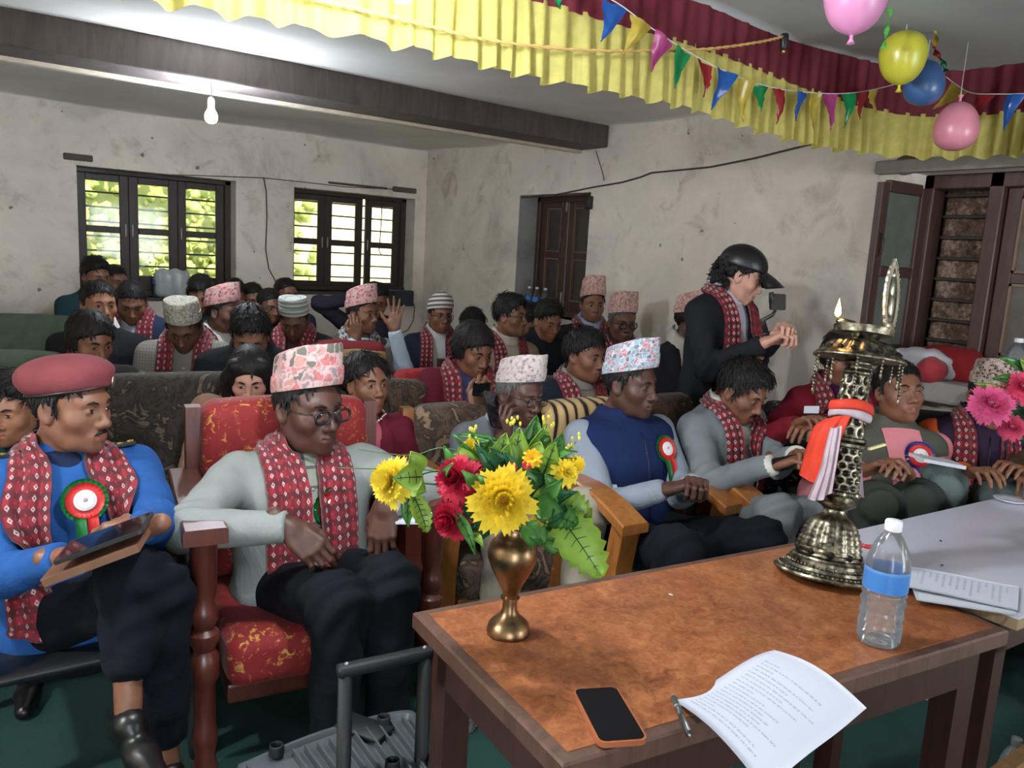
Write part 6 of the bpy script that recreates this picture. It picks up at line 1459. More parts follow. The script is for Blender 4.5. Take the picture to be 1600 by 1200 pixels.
tag(MB().lathe([(.0005, 0), (.030, .0), (.034, .004), (.048, .008), (.052, .011), (.050, .0125), (.033, .007), (.0005, .006)], 36, T(*on(1578, 784, 2, ZW)), cap=False).build('saucer', plain('white_china', lin(214, 214, 224), .2)), 'white saucer at the far side of the white table', 'saucer')
for i, (x, y, z_) in enumerate(((1472, 883, ZW), (1470, 845, ZW), (1048, 929, ZT))):
    tag(MB().ell(on(x, y, 2, z_+.003), (.006, .003, .002), 10, 6, Rz(i)).build('scrap', plain('scrap_%d' % i, (lin(60, 56, 56), lin(70, 66, 70), lin(226, 214, 206))[i], .8)), ('dark crumb near the lined paper on white table', 'dark crumb toward the back of the white table', 'small white paper scrap on the brown table top')[i], 'scrap')
# ---- second bouquet at the right edge of the view, in a vase on the white table
BQ2 = on(1640, 800, 2, ZW+.002); D2 = float((at(1560, 640, 2.35)-cO)@cF); BQ2 = at(1650, 800, 2.2)*np.array((1, 1, 0))+np.array((0, 0, ZW+.002))
v2 = empty('vase', BQ2, 0, 'brass vase on the white table at the edge of the view', 'vase'); MB().lathe([(a*.85, b*.75) for a, b in pf], 32, cap=False).build('vase_body', BR, v2, auto=50)
b2 = empty('bouquet', BQ2+np.array((0, 0, .21)), 0, 'artificial bouquet of pink flowers and green leaves at right edge', 'bouquet'); o6 = np.array(b2.location); d2 = float((BQ2-cO)@cF)
L2_ = lambda x, y, dd=0.0: at(x, y, d2+dd)-o6
for x, y, R, col, lb in ((1548, 632, .060, lin(232, 96, 150), 'pink chrysanthemum facing out'), (1598, 606, .050, lin(226, 70, 110), 'deep pink chrysanthemum above'), (1580, 668, .040, lin(222, 80, 120), 'pink chrysanthemum below'), (1640, 640, .055, lin(232, 96, 150), 'pink chrysanthemum at the side')):
    p = L2_(x, y, -.04); flower(b2, p, tow(-.4, .25), R, col, lb, 5, 20, lin(236, 170, 190), .5)
    MB().tube(catmull([np.array((0, 0, -.02)), p*.4+np.array((0, 0, .03)), p+cF*.02], 12), .0024, 6).build('stem', M_STEM, b2)
for x0, y0, x1, y1, w, kd in ((1590, 650, 1600, 690, .06, 'mid'), (1600, 640, 1572, 660, .05, 'dark'), (1600, 600, 1548, 592, .035, 'mid'), (1590, 620, 1520, 600, .025, 'light'), (1600, 580, 1560, 560, .03, 'mid'), (1610, 590, 1590, 560, .04, 'light'), (1620, 680, 1590, 690, .05, 'dark'), (1610, 620, 1565, 606, .04, 'mid'), (1640, 600, 1620, 560, .05, 'mid'), (1650, 680, 1680, 640, .06, 'dark')):
    leaf(b2, L2_(x0, y0, 0), L2_(x1, y1, -.02), w, kd, tow(-.2, .4), .012)

# ---- upturned plastic chair with black metal frame, in front of the table's left end
FRM = plain('black_powder_coat', (.005, .005, .006), .6); GRY = plain('grey_plastic', lin(74, 80, 84), .45, var=.1)
zb = .73; fa, fb = on(532, 1040, 2, zb), on(674, 1010, 2, zb); cx, cy = .70, 1.42
ch = empty('plastic_chair', (cx, cy, FZ), 0, 'overturned grey plastic chair with ribbed underside and black metal frame', 'chair'); o7 = np.array(ch.location)
u = unit(fb-fa); w_ = np.array((-u[1], u[0], 0)); Mf = frame(fa-o7, u, w_, np.array((0, 0, 1.0))); Lb = np.linalg.norm(fb-fa)
MB().box((-.008, -.016, -.026), (Lb+.004, .016, 0), Mf, 0, .010).build('frame_bar', FRM, ch)
for a in (.012, Lb-.014): MB().tube(xf(Mf, np.array([(a, 0, -.02), (a, 0, -.40), (a, 0, FZ-zb+.002)])), .0165, 14).build('frame_post', FRM, ch)
for a in (.0, Lb-.03): MB().ell(xf(Mf, np.array([(a+.014, 0, .001)]))[0], (.006, .006, .004), 10, 5).build('rivet', plain('rivet', (.3, .3, .3), .4, .8), ch)
zs = .46
sa, sb, sc_, sd_ = [on(x, y, 2, zs)-o7 for x, y in ((372, 1192), (500, 1140), (625, 1108), (655, 1122))]
poly = catmull(np.array([sa, sb, sc_, sd_, on(665, 1190, 2, zs)-o7, on(640, 1330, 2, zs)-o7, on(480, 1390, 2, zs)-o7, on(380, 1300, 2, zs)-o7, sa]), 48)[:-1]
seatb = MB(); n = len(poly); pc_ = poly.mean(0)
rows = [(1.0, -.055), (1.01, -.02), (1.0, -.004), (.975, 0), (.93, .0), (.90, -.012)]
V = np.concatenate([np.stack([pc_[0]+(poly[:, 0]-pc_[0])*k, pc_[1]+(poly[:, 1]-pc_[1])*k, np.full(n, zs-FZ+z_)], 1) for k, z_ in rows]); F = [(i*n+j, i*n+(j+1) % n, (i+1)*n+(j+1) % n, (i+1)*n+j) for i in range(5) for j in range(n)]+[tuple(5*n+j for j in range(n)), tuple(range(n))[::-1]]
seatb.add(V, F).build('seat_shell', GRY, ch, auto=50)
for i in range(10):
    x0 = 458+i*19; a, b = on(x0, 1160-.30*(x0-455)+10, 2, zs+.006)-o7, on(x0+62, 1225-.30*(x0-455)+30, 2, zs+.006)-o7
    d_ = unit(b-a); MB().box((-.0022, 0, -.020), (.0022, np.linalg.norm(b-a), .0), frame(a, np.cross(d_, (0, 0, 1)), d_, np.array((0, 0, 1.0)))).build('rib', GRY, ch, smooth=False)
for x, y in ((432, 1176), (599, 1131), (613, 1200), (470, 1260)):
    MB().lathe([(.017, -.004), (.018, .004), (.016, .020), (.0135, .021), (.012, .018), (.011, -.002), (.0005, -.002)], 20, T(*(on(x, y, 2, zs)-o7)), cap=False).build('leg_socket', FRM, ch, auto=50)
for k in range(4):
    p = poly[k*12]*.8+pc_*.2; MB().tube([(p[0], p[1], 0), (p[0], p[1], zs-FZ-.05)], .014, 10).build('leg', FRM, ch)
MB().box((0, 0, 0), (.07, .13, .012), T(*(on(590, 1165, 2, zs-.006)-o7))@Rz(.5), 0, .003).build('cross_plate', FRM, ch)
# scrap of tape on the floor
p = on(1440, 1085, 2, FZ+.004); a = np.linspace(0, 9, 40); tag(MB().tube(p+np.stack([.035*np.cos(a)+.012*np.sin(2.3*a), .03*np.sin(a*1.3), .002+.002*np.sin(a)], 1), .003, 6).build('tape_scrap', plain('tape_white', lin(170, 180, 182), .7)), 'tangled scrap of white tape on the green floor', 'tape')
# bag heap and bottles on the ledges
def lump(c, r, seed, n=.5, h=.014):
    f = Fld(); r_ = random.Random(seed); c = np.array(c, float); r = np.array(r, float)
    f.ell(c, r, .03)
    for k in range(6): f.ell(c+np.array([r_.uniform(-.6, .6)*r[0], r_.uniform(-.6, .6)*r[1], r_.uniform(-.3, .4)*r[2]]), r*r_.uniform(.35, .6), .04)
    v, q = f.mesh(h); nn = f.normal(v); v = v+nn*(np.abs(wob(v, 26, seed))*.014+wob(v, 60, seed+3)*.004)[:, None]; return v, q
zl = W4[2]
def heap(px, py, r, mat, label, name, cat, seed, dx=0):
    p = on(px, py, 0, 3.92+dx); p[2] = zl+r[2]*.62; v, q = lump((0, 0, 0), r, seed); o = MB().add(v, q).build(name, mat); o.location = tuple(p); return tag(o, label, cat)
M_BAG = plain('white_polythene', lin(206, 204, 210), .35, var=.08)
heap(1434, 560, (.08, .165, .080), M_BAG, 'crumpled white plastic bag on the ledge behind the pink shirted man', 'plastic_bag', 'bag', 3)
heap(1458, 553, (.06, .055, .06), scarf_mat(), 'folded maroon patterned cloth spilling from the white bag', 'folded_cloth', 'cloth', 4, -.09)
heap(1486, 548, (.07, .19, .095), plain('red_cloth', lin(134, 20, 26), .9, var=.2), 'heap of bright red cloth on the ledge beside the white bag', 'cloth_heap', 'cloth', 5, .08)
for i, (px, lab) in enumerate(((1588, 'large blue tinted water bottle on the ledge at the right edge'),)):
    b = on(px, 560, 0, 3.86); bottle(np.array((b[0], b[1], zl)), lab, .24, .05, .9, True, None)
# bottle packs before the windows
def bottle_row(pxs, ax, pos, zbase, h, r, label, group, name='water_bottle'):
    for i, (x, y) in enumerate(pxs):
        p = on(x, y, ax, pos); bottle(np.array((p[0], p[1], zbase)), label if isinstance(label, str) else label[i], h, r, 0, True, group, None, M_CAP, False)
bottle_row([(245, 430), (258, 432), (275, 430), (322, 432)], 1, 7.06, W1[2], .23, .034, ['water bottle with blue label on sill before second casement', 'first bottle beside the plastic wrapped pack on the window sill', 'bottle at the edge of the wrapped pack on the window sill', 'water bottle on the sill under the third casement'], None)
p = on(272, 442, 1, 6.99); v, q = cushion((-.13, -.05, -.11), (.13, .05, .11), .03, .012, .01); v = v+np.stack([0*v[:, 0], np.sin(v[:, 0]*75)*.006, np.sin(v[:, 0]*60)*.008*(v[:, 2] > .05)], 1); o = MB().add(v, q).build('wrapped_pack', plain('shrink_wrap', lin(190, 196, 198), .25, var=.15)); o.location = (p[0], 7.055, W1[2]+.115); tag(o, 'plastic wrapped pack of water bottles on the first window sill', 'pack')
bottle_row([(826, 470), (838, 468), (851, 470)], 0, 4.0, W3[2], .22, .034, ['left water bottle of three on the shuttered window sill', 'middle water bottle of three on the shuttered window sill', 'right water bottle of three on the shuttered window sill'], None)
# ------------------------------------------------------------------ caps, scarves
TP_PINK = dhaka('pink', [lin(206, 172, 172), lin(196, 116, 116), lin(150, 132, 128), lin(186, 138, 130), lin(200, 124, 122), lin(104, 104, 94)], 22)
TP_WHITE = dhaka('white', [lin(200, 192, 192), lin(176, 160, 160), lin(206, 190, 184), lin(140, 126, 130), lin(190, 166, 164)], 46)
TP_BLUE = dhaka('blue', [lin(214, 214, 220), lin(150, 190, 210), lin(140, 140, 156), lin(206, 130, 138), lin(150, 164, 180), lin(120, 112, 130)], 40)
TP_GREY = dhaka('grey', [lin(176, 170, 156), lin(150, 146, 134), lin(196, 190, 176), lin(120, 120, 110)], 60)
TP_ROSE = dhaka('rose', [lin(214, 162, 158), lin(190, 116, 116), lin(206, 176, 172), lin(120, 80, 84)], 40)
TP_TAN = dhaka('tan', [lin(190, 152, 142), lin(172, 126, 118), lin(200, 170, 156), lin(140, 104, 100)], 50)
TP_DIAM = dhaka('diamond', [lin(184, 172, 160), lin(70, 34, 36), lin(160, 140, 130), lin(86, 50, 48)], 60)
def stripes():
    g = NG('striped_knit'); uv = g.n('ShaderNodeTexCoord').outputs['UV']; sx = g.n('ShaderNodeSeparateXYZ'); g.t.links.new(uv, sx.inputs[0])
    f = g.math('FRACT', g.math('DIVIDE', sx.outputs[1], .030)); g.set(g.mix(g.math('GREATER_THAN', f, .5), lin(206, 198, 190), lin(96, 90, 92)), .95); return g.m
KNIT = stripes()
def stripes2():
    g = NG('striped_topi'); uv = g.n('ShaderNodeTexCoord').outputs['UV']; sx = g.n('ShaderNodeSeparateXYZ'); g.t.links.new(uv, sx.inputs[0])
    f = g.math('FRACT', g.math('DIVIDE', sx.outputs[1], .026)); g.set(g.mix(g.math('GREATER_THAN', f, .55), lin(190, 190, 184), lin(120, 132, 130)), .9); return g.m
TP_STRIPE = stripes2()
GREEN, RED, BLUE = lin(20, 104, 46), lin(196, 36, 34), lin(26, 52, 140)
NAVY = lin(30, 34, 48); CHAR = lin(34, 34, 38)
D = radians
SCF = scarf_mat()
WHITE = lin(206, 204, 200)
def pel(I): return I['Mt'][:3, 3]
def seat_for(I, face, **kw):
    p = I['world'](pel(I)); return p
def officer(I):
    # shoulder boards with stars, breast pocket, whistle cord
    r, so, tp, S = I['root'], I['solid'], I['tp'], I['S']
    nav = plain('navy_board', lin(22, 26, 44), .7); gold = plain('gold_star', lin(226, 190, 60), .35, .6)
    for s in (-1, 1):
        P = so.stick(np.array([[tp(s*x, y, .52) for y in np.linspace(-.040, .012, 5)] for x in np.linspace(.085, .185, 8)]), .006, 5)
        b = MB().grid(P, thick=.004 if s == 1 else -.004).build('shoulder_board', nav, r)
        for k in (2, 4, 6):
            c = P[k, 2]; n_ = so.normal(c[None])[0]; a = unit(np.cross(n_, (0, 1, 0))); bb = np.cross(n_, a); st = []
            for q in range(10): rr = .0095 if q % 2 == 0 else .0042; st.append((rr*cos(q*pi/5), rr*sin(q*pi/5)))
            MB().prism(np.array(st), .003, .007, M=frame(c, a, bb, n_)).build('star', gold, b, smooth=False)
    P = so.stick(np.array([[tp(x, .2, z) for x in np.linspace(-.135, -.060, 6)] for z in np.linspace(.24, .33, 6)]), .004, 6)
    MB().grid(P, thick=-.002).build('breast_pocket', cloth('top', lin(36, 80, 142)), r)
    for i in (0,):
        e, s_ = I['EL'][i], I['SH'][i]; sl = [s_+(e-s_)*t for t in (.25, .5, .75)]
        MB().tube(so.stick(np.array([p+np.array((-.09, .03, 0)) for p in sl]), .002), .0035, 6).build('sleeve_piping', nav, r)
# ================= front row
police = person('police officer in blue shirt with maroon beret holding a tablet', at(112, 634, 2.22), face=D(43), body=D(2), pitch=.06, sex='male', tone='brown', scale=1.03, bulk=1.10, lean=-.02,
    top=lin(36, 80, 142), shirt=lin(40, 86, 148), vneck=.50, collar=True, lapel=False, legs=lin(13, 16, 26), hands=(at(222, 826, 1.93), at(100, 872, 1.90)), hpose=('hold', 'hold'), hdir=(tuple(-cR*.9-cU*.25), tuple(cR*.8)), palm=(tuple(-cF*.8+cU*.4), tuple(-cU)),
    hat=('beret', plain('beret_wool', lin(112, 48, 54), .9, bump=.3)), hair='short', moustache=True, scarf=SCF, scarf_len=(.10, -.02), scarf_w=.115, rosette=(GREEN, RED, 1.25), rosette_at=(-.022, .40), scarf_sp=1.35, collarcol=lin(24, 34, 60), h=.009, extra=officer, hh=.004,
    knees=(at(205, 900, 1.95), at(250, 925, 2.02)), feet=(at(200, 1120, 1.90), at(262, 1200, 2.12)), headscale=1.04, hem=.13)
pink = person('man in light grey coat and pink printed cap with glasses', at(482, 636, 2.50), face=D(16), body=D(-6), pitch=.06, tone='deep', scale=1.08, bulk=1.12, lean=-.02,
    top=lin(132, 136, 133), shirt=cloth('checked_shirt', lin(150, 152, 140), check=(lin(40, 46, 52), 6.0, .93, .7)), vneck=.10, legs=lin(15, 18, 25), hands=(at(602, 788, 2.30), at(450, 824, 2.20)), hpose=('relaxed', 'lap'), poles=((-1, -.3, -.15), (1, -.25, -.12)), hdir=(tuple(-cU-.1*cR), tuple(cR*.75-cU*.65)), palm=(tuple(-cF-.2*cR), tuple(-cF*.7+cU*.5)),
    hat=('topi', TP_PINK, .104), hair='short', glasses='thick', scarf=SCF, scarf_len=(.08, -.06), scarf_w=.120, rosette=(GREEN, RED, 1.3), rosette_at=(-.060, .345), rosette_off=-.003, scarf_sp=.80, h=.009, hh=.004,
    knees=(at(610, 912, 2.27), at(528, 940, 2.17)), feet=None, tilt_topi=.0, headscale=1.10)
phone = person('old man in grey coat and white printed cap holding a phone to his ear', at(812, 616, 3.15), face=D(8), body=D(-14), pitch=.14, roll=-.03, tone='deep', scale=1.02, bulk=1.05, lean=.06, side=.02,
    top=lin(108, 112, 118), shirt=lin(140, 140, 146), vneck=.12, legs=lin(150, 142, 126), hands=(None, at(783, 692, 2.98)), hpose=('lap', 'phone'), hdir=(None, tuple(unit(at(786, 628, 2.96)-at(780, 668, 2.98)))), palm=(None, tuple(-cR*.6-cF*.8)),
    poles=(None, (.5, .35, -.9)), hat=('topi', TP_WHITE, .100), hair='short', haircol=(.10, .10, .10), glasses='thin', h=.009, hh=.004, headscale=1.0,
    knees=(at(915, 800, 2.78), at(790, 830, 2.70)))
blue = person('man in navy vest over pale grey sleeves and blue printed cap', at(986, 600, 3.10), face=D(14), body=D(-6), pitch=.05, tone='deep', scale=1.05, bulk=1.12, lean=-.06,
    top=lin(134, 142, 154), vest=lin(22, 36, 74), hair='short', hat=('topi', TP_BLUE, .105), legs=lin(16, 18, 27), hands=(at(1082, 756, 2.80), at(1042, 764, 2.76)), hpose=('grip', 'grip'), cuff=lin(140, 148, 158),
    rosette=(GREEN, RED, 1.15), rosette_at=(-.095, .425), h=.009, hh=.004, knees=(at(1190, 845, 2.72), at(1060, 860, 2.60)), headscale=1.02, skin_arm=.03)
grey = person('man in light grey suit and red scarf looking down at a phone', at(1160, 612, 3.30), face=D(6), body=D(-2), pitch=.42, tone='brown', scale=1.03, bulk=1.05, lean=.05,
    top=lin(118, 124, 128), shirt=lin(186, 182, 172), vneck=.10, legs=lin(110, 114, 116), hair='thick', moustache=True, scarf=SCF, scarf_len=(.03, .03), scarf_w=.075, hands=(at(1246, 712, 2.98), at(1208, 726, 2.92)), hpose=('hold', 'hold'), cuff=lin(206, 204, 196),
    h=.009, hh=.004, knees=(at(1300, 800, 2.95), at(1215, 806, 2.85)), headscale=1.0)
stand = person('person standing in dark blazer and black cap filming with a phone', at(1157, 431, 3.60), face=D(42), body=D(2), pitch=.36, pose='stand', tone='fair', scale=1.0, bulk=.98, lean=.06,
    top=lin(27, 28, 33), shirt=lin(176, 178, 190), vneck=.06, legs=lin(30, 30, 36), hair='curly', hat=('cap', plain('black_leather', (.012, .012, .014), .38)), scarf=SCF, scarf_len=(-.02, -.02), scarf_w=.085, hands=(at(1214, 524, 3.36), at(1192, 536, 3.30)), hpose=('grip', 'grip'), poles=((-.4, -.7, -.7), (.4, -.7, -.7)), h=.009, hh=.004)
# ================= right wall
pinkv = person('man in pink shirt and grey vest dozing against the wall', at(1404, 612, 3.15), face=D(-30), body=D(-38), pitch=-.16, roll=.05, tone='brown', scale=1.02, lean=-.10, bulk=1.0,
    top=lin(206, 128, 136), shirt=lin(206, 128, 136), vest=lin(84, 84, 76), hair='short', legs=lin(52, 56, 52), hands=(at(1416, 742, 2.82), at(1350, 735, 2.85)), hpose=('lap', 'lap'), rosette=(BLUE, RED, 1.25), rosette_at=(-.04, .465), h=.009, hh=.0045, eyes_open=.15,
    knees=(at(1432, 782, 2.80), at(1366, 788, 2.80)), feet=(at(1425, 900, 2.85), at(1360, 900, 2.85)), seat=.40)
orange = person('man in orange sleeves and dark vest with a maroon scarf', at(1550, 618, 3.15), face=D(-44), body=D(-50), pitch=.25, tone='brown', scale=1.0, lean=.02, top=lin(202, 84, 36), vest=lin(44, 30, 50), hair='short', legs=lin(92, 104, 102),
    hat=('topi', TP_DIAM, .10), scarf=SCF, scarf_len=(-.02, -.02), scarf_w=.085, hands=(at(1592, 742, 2.85), at(1506, 738, 2.85)), hpose=('lap', 'lap'), rosette=(BLUE, RED, 1.2), rosette_at=(-.12, .30), h=.010, hh=.0045, knees=(at(1560, 775, 2.85), at(1470, 755, 2.85)), feet=(at(1560, 920, 2.9), at(1470, 910, 2.9)), seat=.44, cuff=lin(190, 80, 40))
lady = person('woman in red shawl with blue rosette behind the brass lamp', at(1318, 560, 3.45), face=D(-30), body=D(-30), pitch=.2, sex='female', tone='brown', scale=1.0, top=lin(120, 26, 40), shirt=lin(60, 24, 60), vneck=.2, collar=False, hair='bun', legs=lin(86, 22, 44), scarf=SCF, scarf_len=(.05, .05),
    rosette=(BLUE, RED, 1.1), rosette_at=(.05, .38), hands=(at(1266, 668, 3.15), at(1248, 662, 3.15)), hpose=('lap', 'lap'), h=.011, hh=.005)
# ================= second row
wbeige = person('woman in beige coat with long black hair looking down', at(390, 590, 3.30), face=D(-20), body=D(-18), pitch=.36, sex='female', tone='fair', scale=1.0, top=lin(146, 112, 94), shirt=lin(80, 70, 66), vneck=.2, hair='long', scarf=SCF, scarf_len=(.05, .05), legs=CHAR, h=.011, hh=.0045, bulk=1.28)
wmaroon = person('woman in maroon shawl with pearl necklace looking up', at(574, 600, 3.25), face=D(4), body=D(-16), pitch=-.05, sex='female', tone='brown', scale=1.0, top=lin(98, 28, 44), shirt=lin(166, 84, 98), vneck=.12, collar=False, hair='puffy', legs=lin(90, 26, 40), necklace=True, h=.011, hh=.0045, bulk=1.08, rosette=(BLUE, BLUE, .7), rosette_at=(-.10, .22))
phw = person('woman in maroon blazer and red scarf tapping a phone', at(740, 546, 3.75), face=D(4), body=D(-20), pitch=.36, sex='female', tone='brown', scale=1.04, bulk=1.15, top=lin(92, 26, 40), shirt=lin(60, 60, 96), vneck=.14, collar=False, hair='bun', scarf=SCF, scarf_len=(.1, .1), legs=lin(60, 22, 30), hands=(None, at(742, 632, 3.45)), hpose=('lap', 'phone'), palm=(None, tuple(-cF)), hdir=(None, (.35, .1, .5)), h=.011, hh=.005, rosette=(BLUE, RED, 1.0), rosette_at=(-.13, .30))
m920 = person('man with tousled black hair in dark jacket beside the navy vest man', at(914, 556, 3.85), face=D(12), body=D(-10), pitch=.1, tone='brown', scale=1.02, top=lin(30, 36, 48), shirt=lin(140, 134, 124), vneck=.1, hair='thick', scarf=SCF, scarf_len=(.1, .1), legs=CHAR, h=.012, hh=.005)
w140 = person('woman with tied black hair behind the police officer', at(142, 532, 3.35), face=D(20), body=D(-10), pitch=.3, sex='female', tone='brown', top=lin(46, 42, 42), hair='bun', legs=CHAR, h=.013, hh=.0055, shirt=lin(90, 40, 40), rosette=(RED, RED, .8), rosette_at=(-.10, .30))
ghost = person('blurred person in dark teal jacket at the left edge', at(18, 640, 2.75), face=D(-30), body=D(-20), pitch=.1, tone='tan', top=lin(26, 60, 70), hair='thick', legs=CHAR, h=.012, hh=.005)
# ================= third row and beyond
m390 = person('man in dark jacket bowing his head behind the beige coat woman', at(392, 524, 3.62), face=D(-20), body=D(-25), pitch=.55, tone='brown', top=lin(26, 28, 34), shirt=lin(60, 40, 44), vneck=.2, hair='thick', legs=CHAR, h=.012, hh=.005, bulk=1.1, scale=1.03)
mgrey = person('man in checked grey coat and pale woven cap with head bowed', at(288, 512, 3.90), face=D(-25), body=D(-22), pitch=.55, tone='dark', top=lin(140, 136, 128), topmat=cloth('tweed', lin(142, 138, 130), check=(lin(90, 88, 86), 22.0, .80, .5)), shirt=lin(120, 116, 112), vneck=.12, hat=('topi', TP_GREY, .112), hair='short', scarf=SCF, scarf_len=(.06, .06), legs=CHAR, h=.012, hh=.005, bulk=1.1)
m150 = person('man with moustache in dark jacket looking over his shoulder', at(155, 476, 4.05), face=D(10), body=D(-20), pitch=.05, tone='tan', top=lin(30, 30, 34), shirt=WHITE, vneck=.2, hair='short', moustache=True, legs=CHAR, h=.013, hh=.0052, bulk=1.1)
m205 = person('man in blue jacket and red scarf bent low near first window', at(206, 472, 4.55), face=D(-10), body=D(-20), pitch=.5, tone='brown', top=lin(40, 50, 74), shirt=lin(150, 150, 160), hair='short', scarf=SCF, scarf_len=(.1, .1), legs=CHAR, h=.014, hh=.006)
mrose = person('man in dark suit and rose coloured cap facing sideways', at(349, 488, 4.60), face=D(42), body=D(10), pitch=.05, tone='dark', top=NAVY, shirt=lin(190, 186, 184), vneck=.15, hat=('topi', TP_ROSE, .105), hair='short', scarf=SCF, scarf_len=(.2, .3), legs=CHAR, h=.014, hh=.0055)
mstripe = person('man in dark jacket and striped cap with head bowed', at(460, 500, 4.62), face=D(-30), body=D(-30), pitch=.5, tone='dark', top=lin(40, 42, 46), shirt=lin(70, 40, 44), hat=('topi', TP_STRIPE, .10), hair='short', scarf=SCF, scarf_len=(.1, .1), legs=CHAR, h=.014, hh=.0055)
mnam = person('man in pale blue shirt and pink cap raising his palm', at(566, 490, 4.85), face=D(26), body=D(-8), pitch=.02, tone='brown', top=lin(176, 190, 206), shirt=lin(176, 190, 206), vest=lin(84, 74, 66), hat=('topi', TP_ROSE, .11), hair='short', scarf=scarf_mat('scarf_check', lin(40, 40, 42), lin(190, 188, 184), lin(214, 212, 208)), scarf_len=(.18, .18), legs=CHAR,
    hands=(at(616, 515, 4.70), at(556, 530, 4.66)), hpose=('open', 'hold'), hdir=((.05, .0, 1.0), (0, 0, 1.)), palm=(tuple(cF), None), h=.013, hh=.0055, poles=((-.3, .2, -.9), None))
mbean = person('man in dark coat and striped knitted beanie with glasses', at(688, 492, 5.40), face=D(-10), body=D(-24), pitch=.08, tone='brown', top=NAVY, shirt=lin(180, 176, 174), hat=('beanie', KNIT), hair='short', glasses='thin', scarf=SCF, scarf_len=(.05, .05), legs=CHAR, h=.014, hh=.0055, bulk=1.05)
mneck = person('man with glasses in tan shirt turning his head aside', at(798, 494, 4.72), face=D(28), body=D(-6), pitch=.0, tone='brown', top=lin(150, 132, 112), shirt=lin(176, 166, 148), vneck=.1, hair='thick', glasses='thin', scarf=SCF, scarf_len=(.05, .05), legs=CHAR, h=.013, hh=.0052, lapel=False)
m855 = person('young man in black jacket under the bottle sill', at(856, 502, 4.95), face=D(-6), body=D(-20), pitch=.3, tone='tan', top=lin(26, 28, 32), hair='thick', legs=CHAR, h=.014, hh=.006)
mt928 = person('man in blue shirt and tall pink cap leaning by shuttered window', at(926, 476, 5.15), face=D(-26), body=D(-30), pitch=.05, tone='brown', top=lin(44, 34, 38), shirt=lin(150, 164, 190), vneck=.12, hat=('topi', TP_TAN, .125), hair='short', scarf=SCF, scarf_len=(.02, .02), legs=CHAR, h=.014, hh=.0055, seat=.54, headscale=.96)
mt970 = person('elderly man with glasses, brown coat and pale pink cap by wall', at(972, 503, 4.75), face=D(-22), body=D(-30), pitch=.12, tone='dark', top=lin(60, 50, 46), hat=('topi', TP_TAN, .12), hair='short', haircol=(.08, .08, .08), glasses='thick', scarf=SCF, scarf_len=(.2, .2), legs=CHAR, h=.014, hh=.0055, seat=.48, shirt=lin(70, 50, 50))
mhid = person('man in beige shirt half hidden behind the standing person', at(1086, 500, 4.05), face=D(30), body=D(-20), pitch=.1, tone='deep', top=lin(26, 26, 30), shirt=lin(170, 164, 152), vneck=-.05, hat=('topi', TP_TAN, .10), hair='short', legs=CHAR, h=.013, hh=.0055, lapel=False)
mwin = person('man in dark jacket seated under the second window', at(447, 460, 5.95), face=D(10), body=D(-20), pitch=.1, tone='brown', top=lin(40, 46, 66), shirt=lin(90, 50, 56), hair='short', scarf=SCF, scarf_len=(.1, .1), legs=CHAR, h=.016, hh=.006, seat=.48)
m395 = person('bareheaded man between the two windows in the last row', at(395, 468, 5.85), face=D(0), body=D(-20), pitch=.2, tone='brown', top=CHAR, hair='short', legs=CHAR, h=.018, hh=.0065)
m420 = person('bareheaded man mostly hidden beside the last row man', at(421, 478, 5.6), face=D(10), body=D(-20), pitch=.2, tone='brown', top=lin(60, 34, 34), hair='short', legs=CHAR, h=.018, hh=.0065)
m315 = person('dark haired man under the third casement looking down', at(314, 462, 5.2), face=D(-20), body=D(-20), pitch=.4, tone='brown', top=CHAR, hair='thick', legs=CHAR, h=.016, hh=.006)
m365 = person('man behind the rose capped man near the first window', at(366, 462, 5.7), face=D(-20), body=D(-20), pitch=.3, tone='brown', top=CHAR, hair='short', legs=CHAR, h=.018, hh=.0065)
m155 = person('dark haired man at the first window behind moustached man', at(150, 432, 5.4), face=D(20), body=D(0), pitch=.2, tone='brown', top=lin(34, 60, 66), hair='thick', legs=CHAR, h=.016, hh=.006, seat=.5)
m183 = person('man at the window partly hidden by a casement post', at(180, 440, 5.75), face=D(20), body=D(0), pitch=.1, tone='brown', top=CHAR, hair='short', legs=CHAR, h=.018, hh=.0065, seat=.5)
m590 = person('man with arm raised to his head under the corner box', at(586, 470, 5.9), face=D(20), body=D(-10), pitch=.3, tone='brown', top=lin(44, 40, 52), hair='thick', legs=CHAR, h=.016, hh=.006, hands=(None, at(555, 468, 5.75)), hpose=('lap', 'relaxed'), rosette=(RED, RED, .9), rosette_at=(-.1, .3))
m735 = person('person with lowered dark head beside the beanie man', at(737, 510, 5.75), face=D(0), body=D(-20), pitch=.5, tone='brown', top=lin(90, 30, 40), hair='thick', legs=CHAR, h=.018, hh=.0065)
m832 = person('dark haired person hidden behind the glasses man', at(826, 508, 5.2), face=D(0), body=D(-20), pitch=.4, tone='brown', top=CHAR, hair='thick', legs=CHAR, h=.018, hh=.0065)
medge = person('person in brown coat at the right edge with hand on knee', at(1735, 630, 3.05), face=D(-60), body=D(-60), pitch=.1, tone='brown', top=lin(80, 60, 50), hair='short', legs=lin(150, 150, 144), h=.013, hh=.006, hands=(None, at(1606, 748, 2.80)), hpose=('lap', 'lap'))

# ================= what they hold
def slab(name, c, u, v_, size, mat, label, cat, r=.006, parts=None):
    c = np.array(c, float); u = unit(u); v_ = unit(np.array(v_, float)-u*(u@np.array(v_, float))); n = np.cross(u, v_)
    o = empty(name, c, 0, label, cat); M = frame((0, 0, 0), u, v_, n)
    MB().prism(rrect(size[0]/2, size[1]/2, r), -size[2]/2, size[2]/2, M=M).build(parts[0] if parts else 'cover', mat, o, smooth=False); return o, M
BLK = plain('black_glass', (.006, .006, .008), .06)
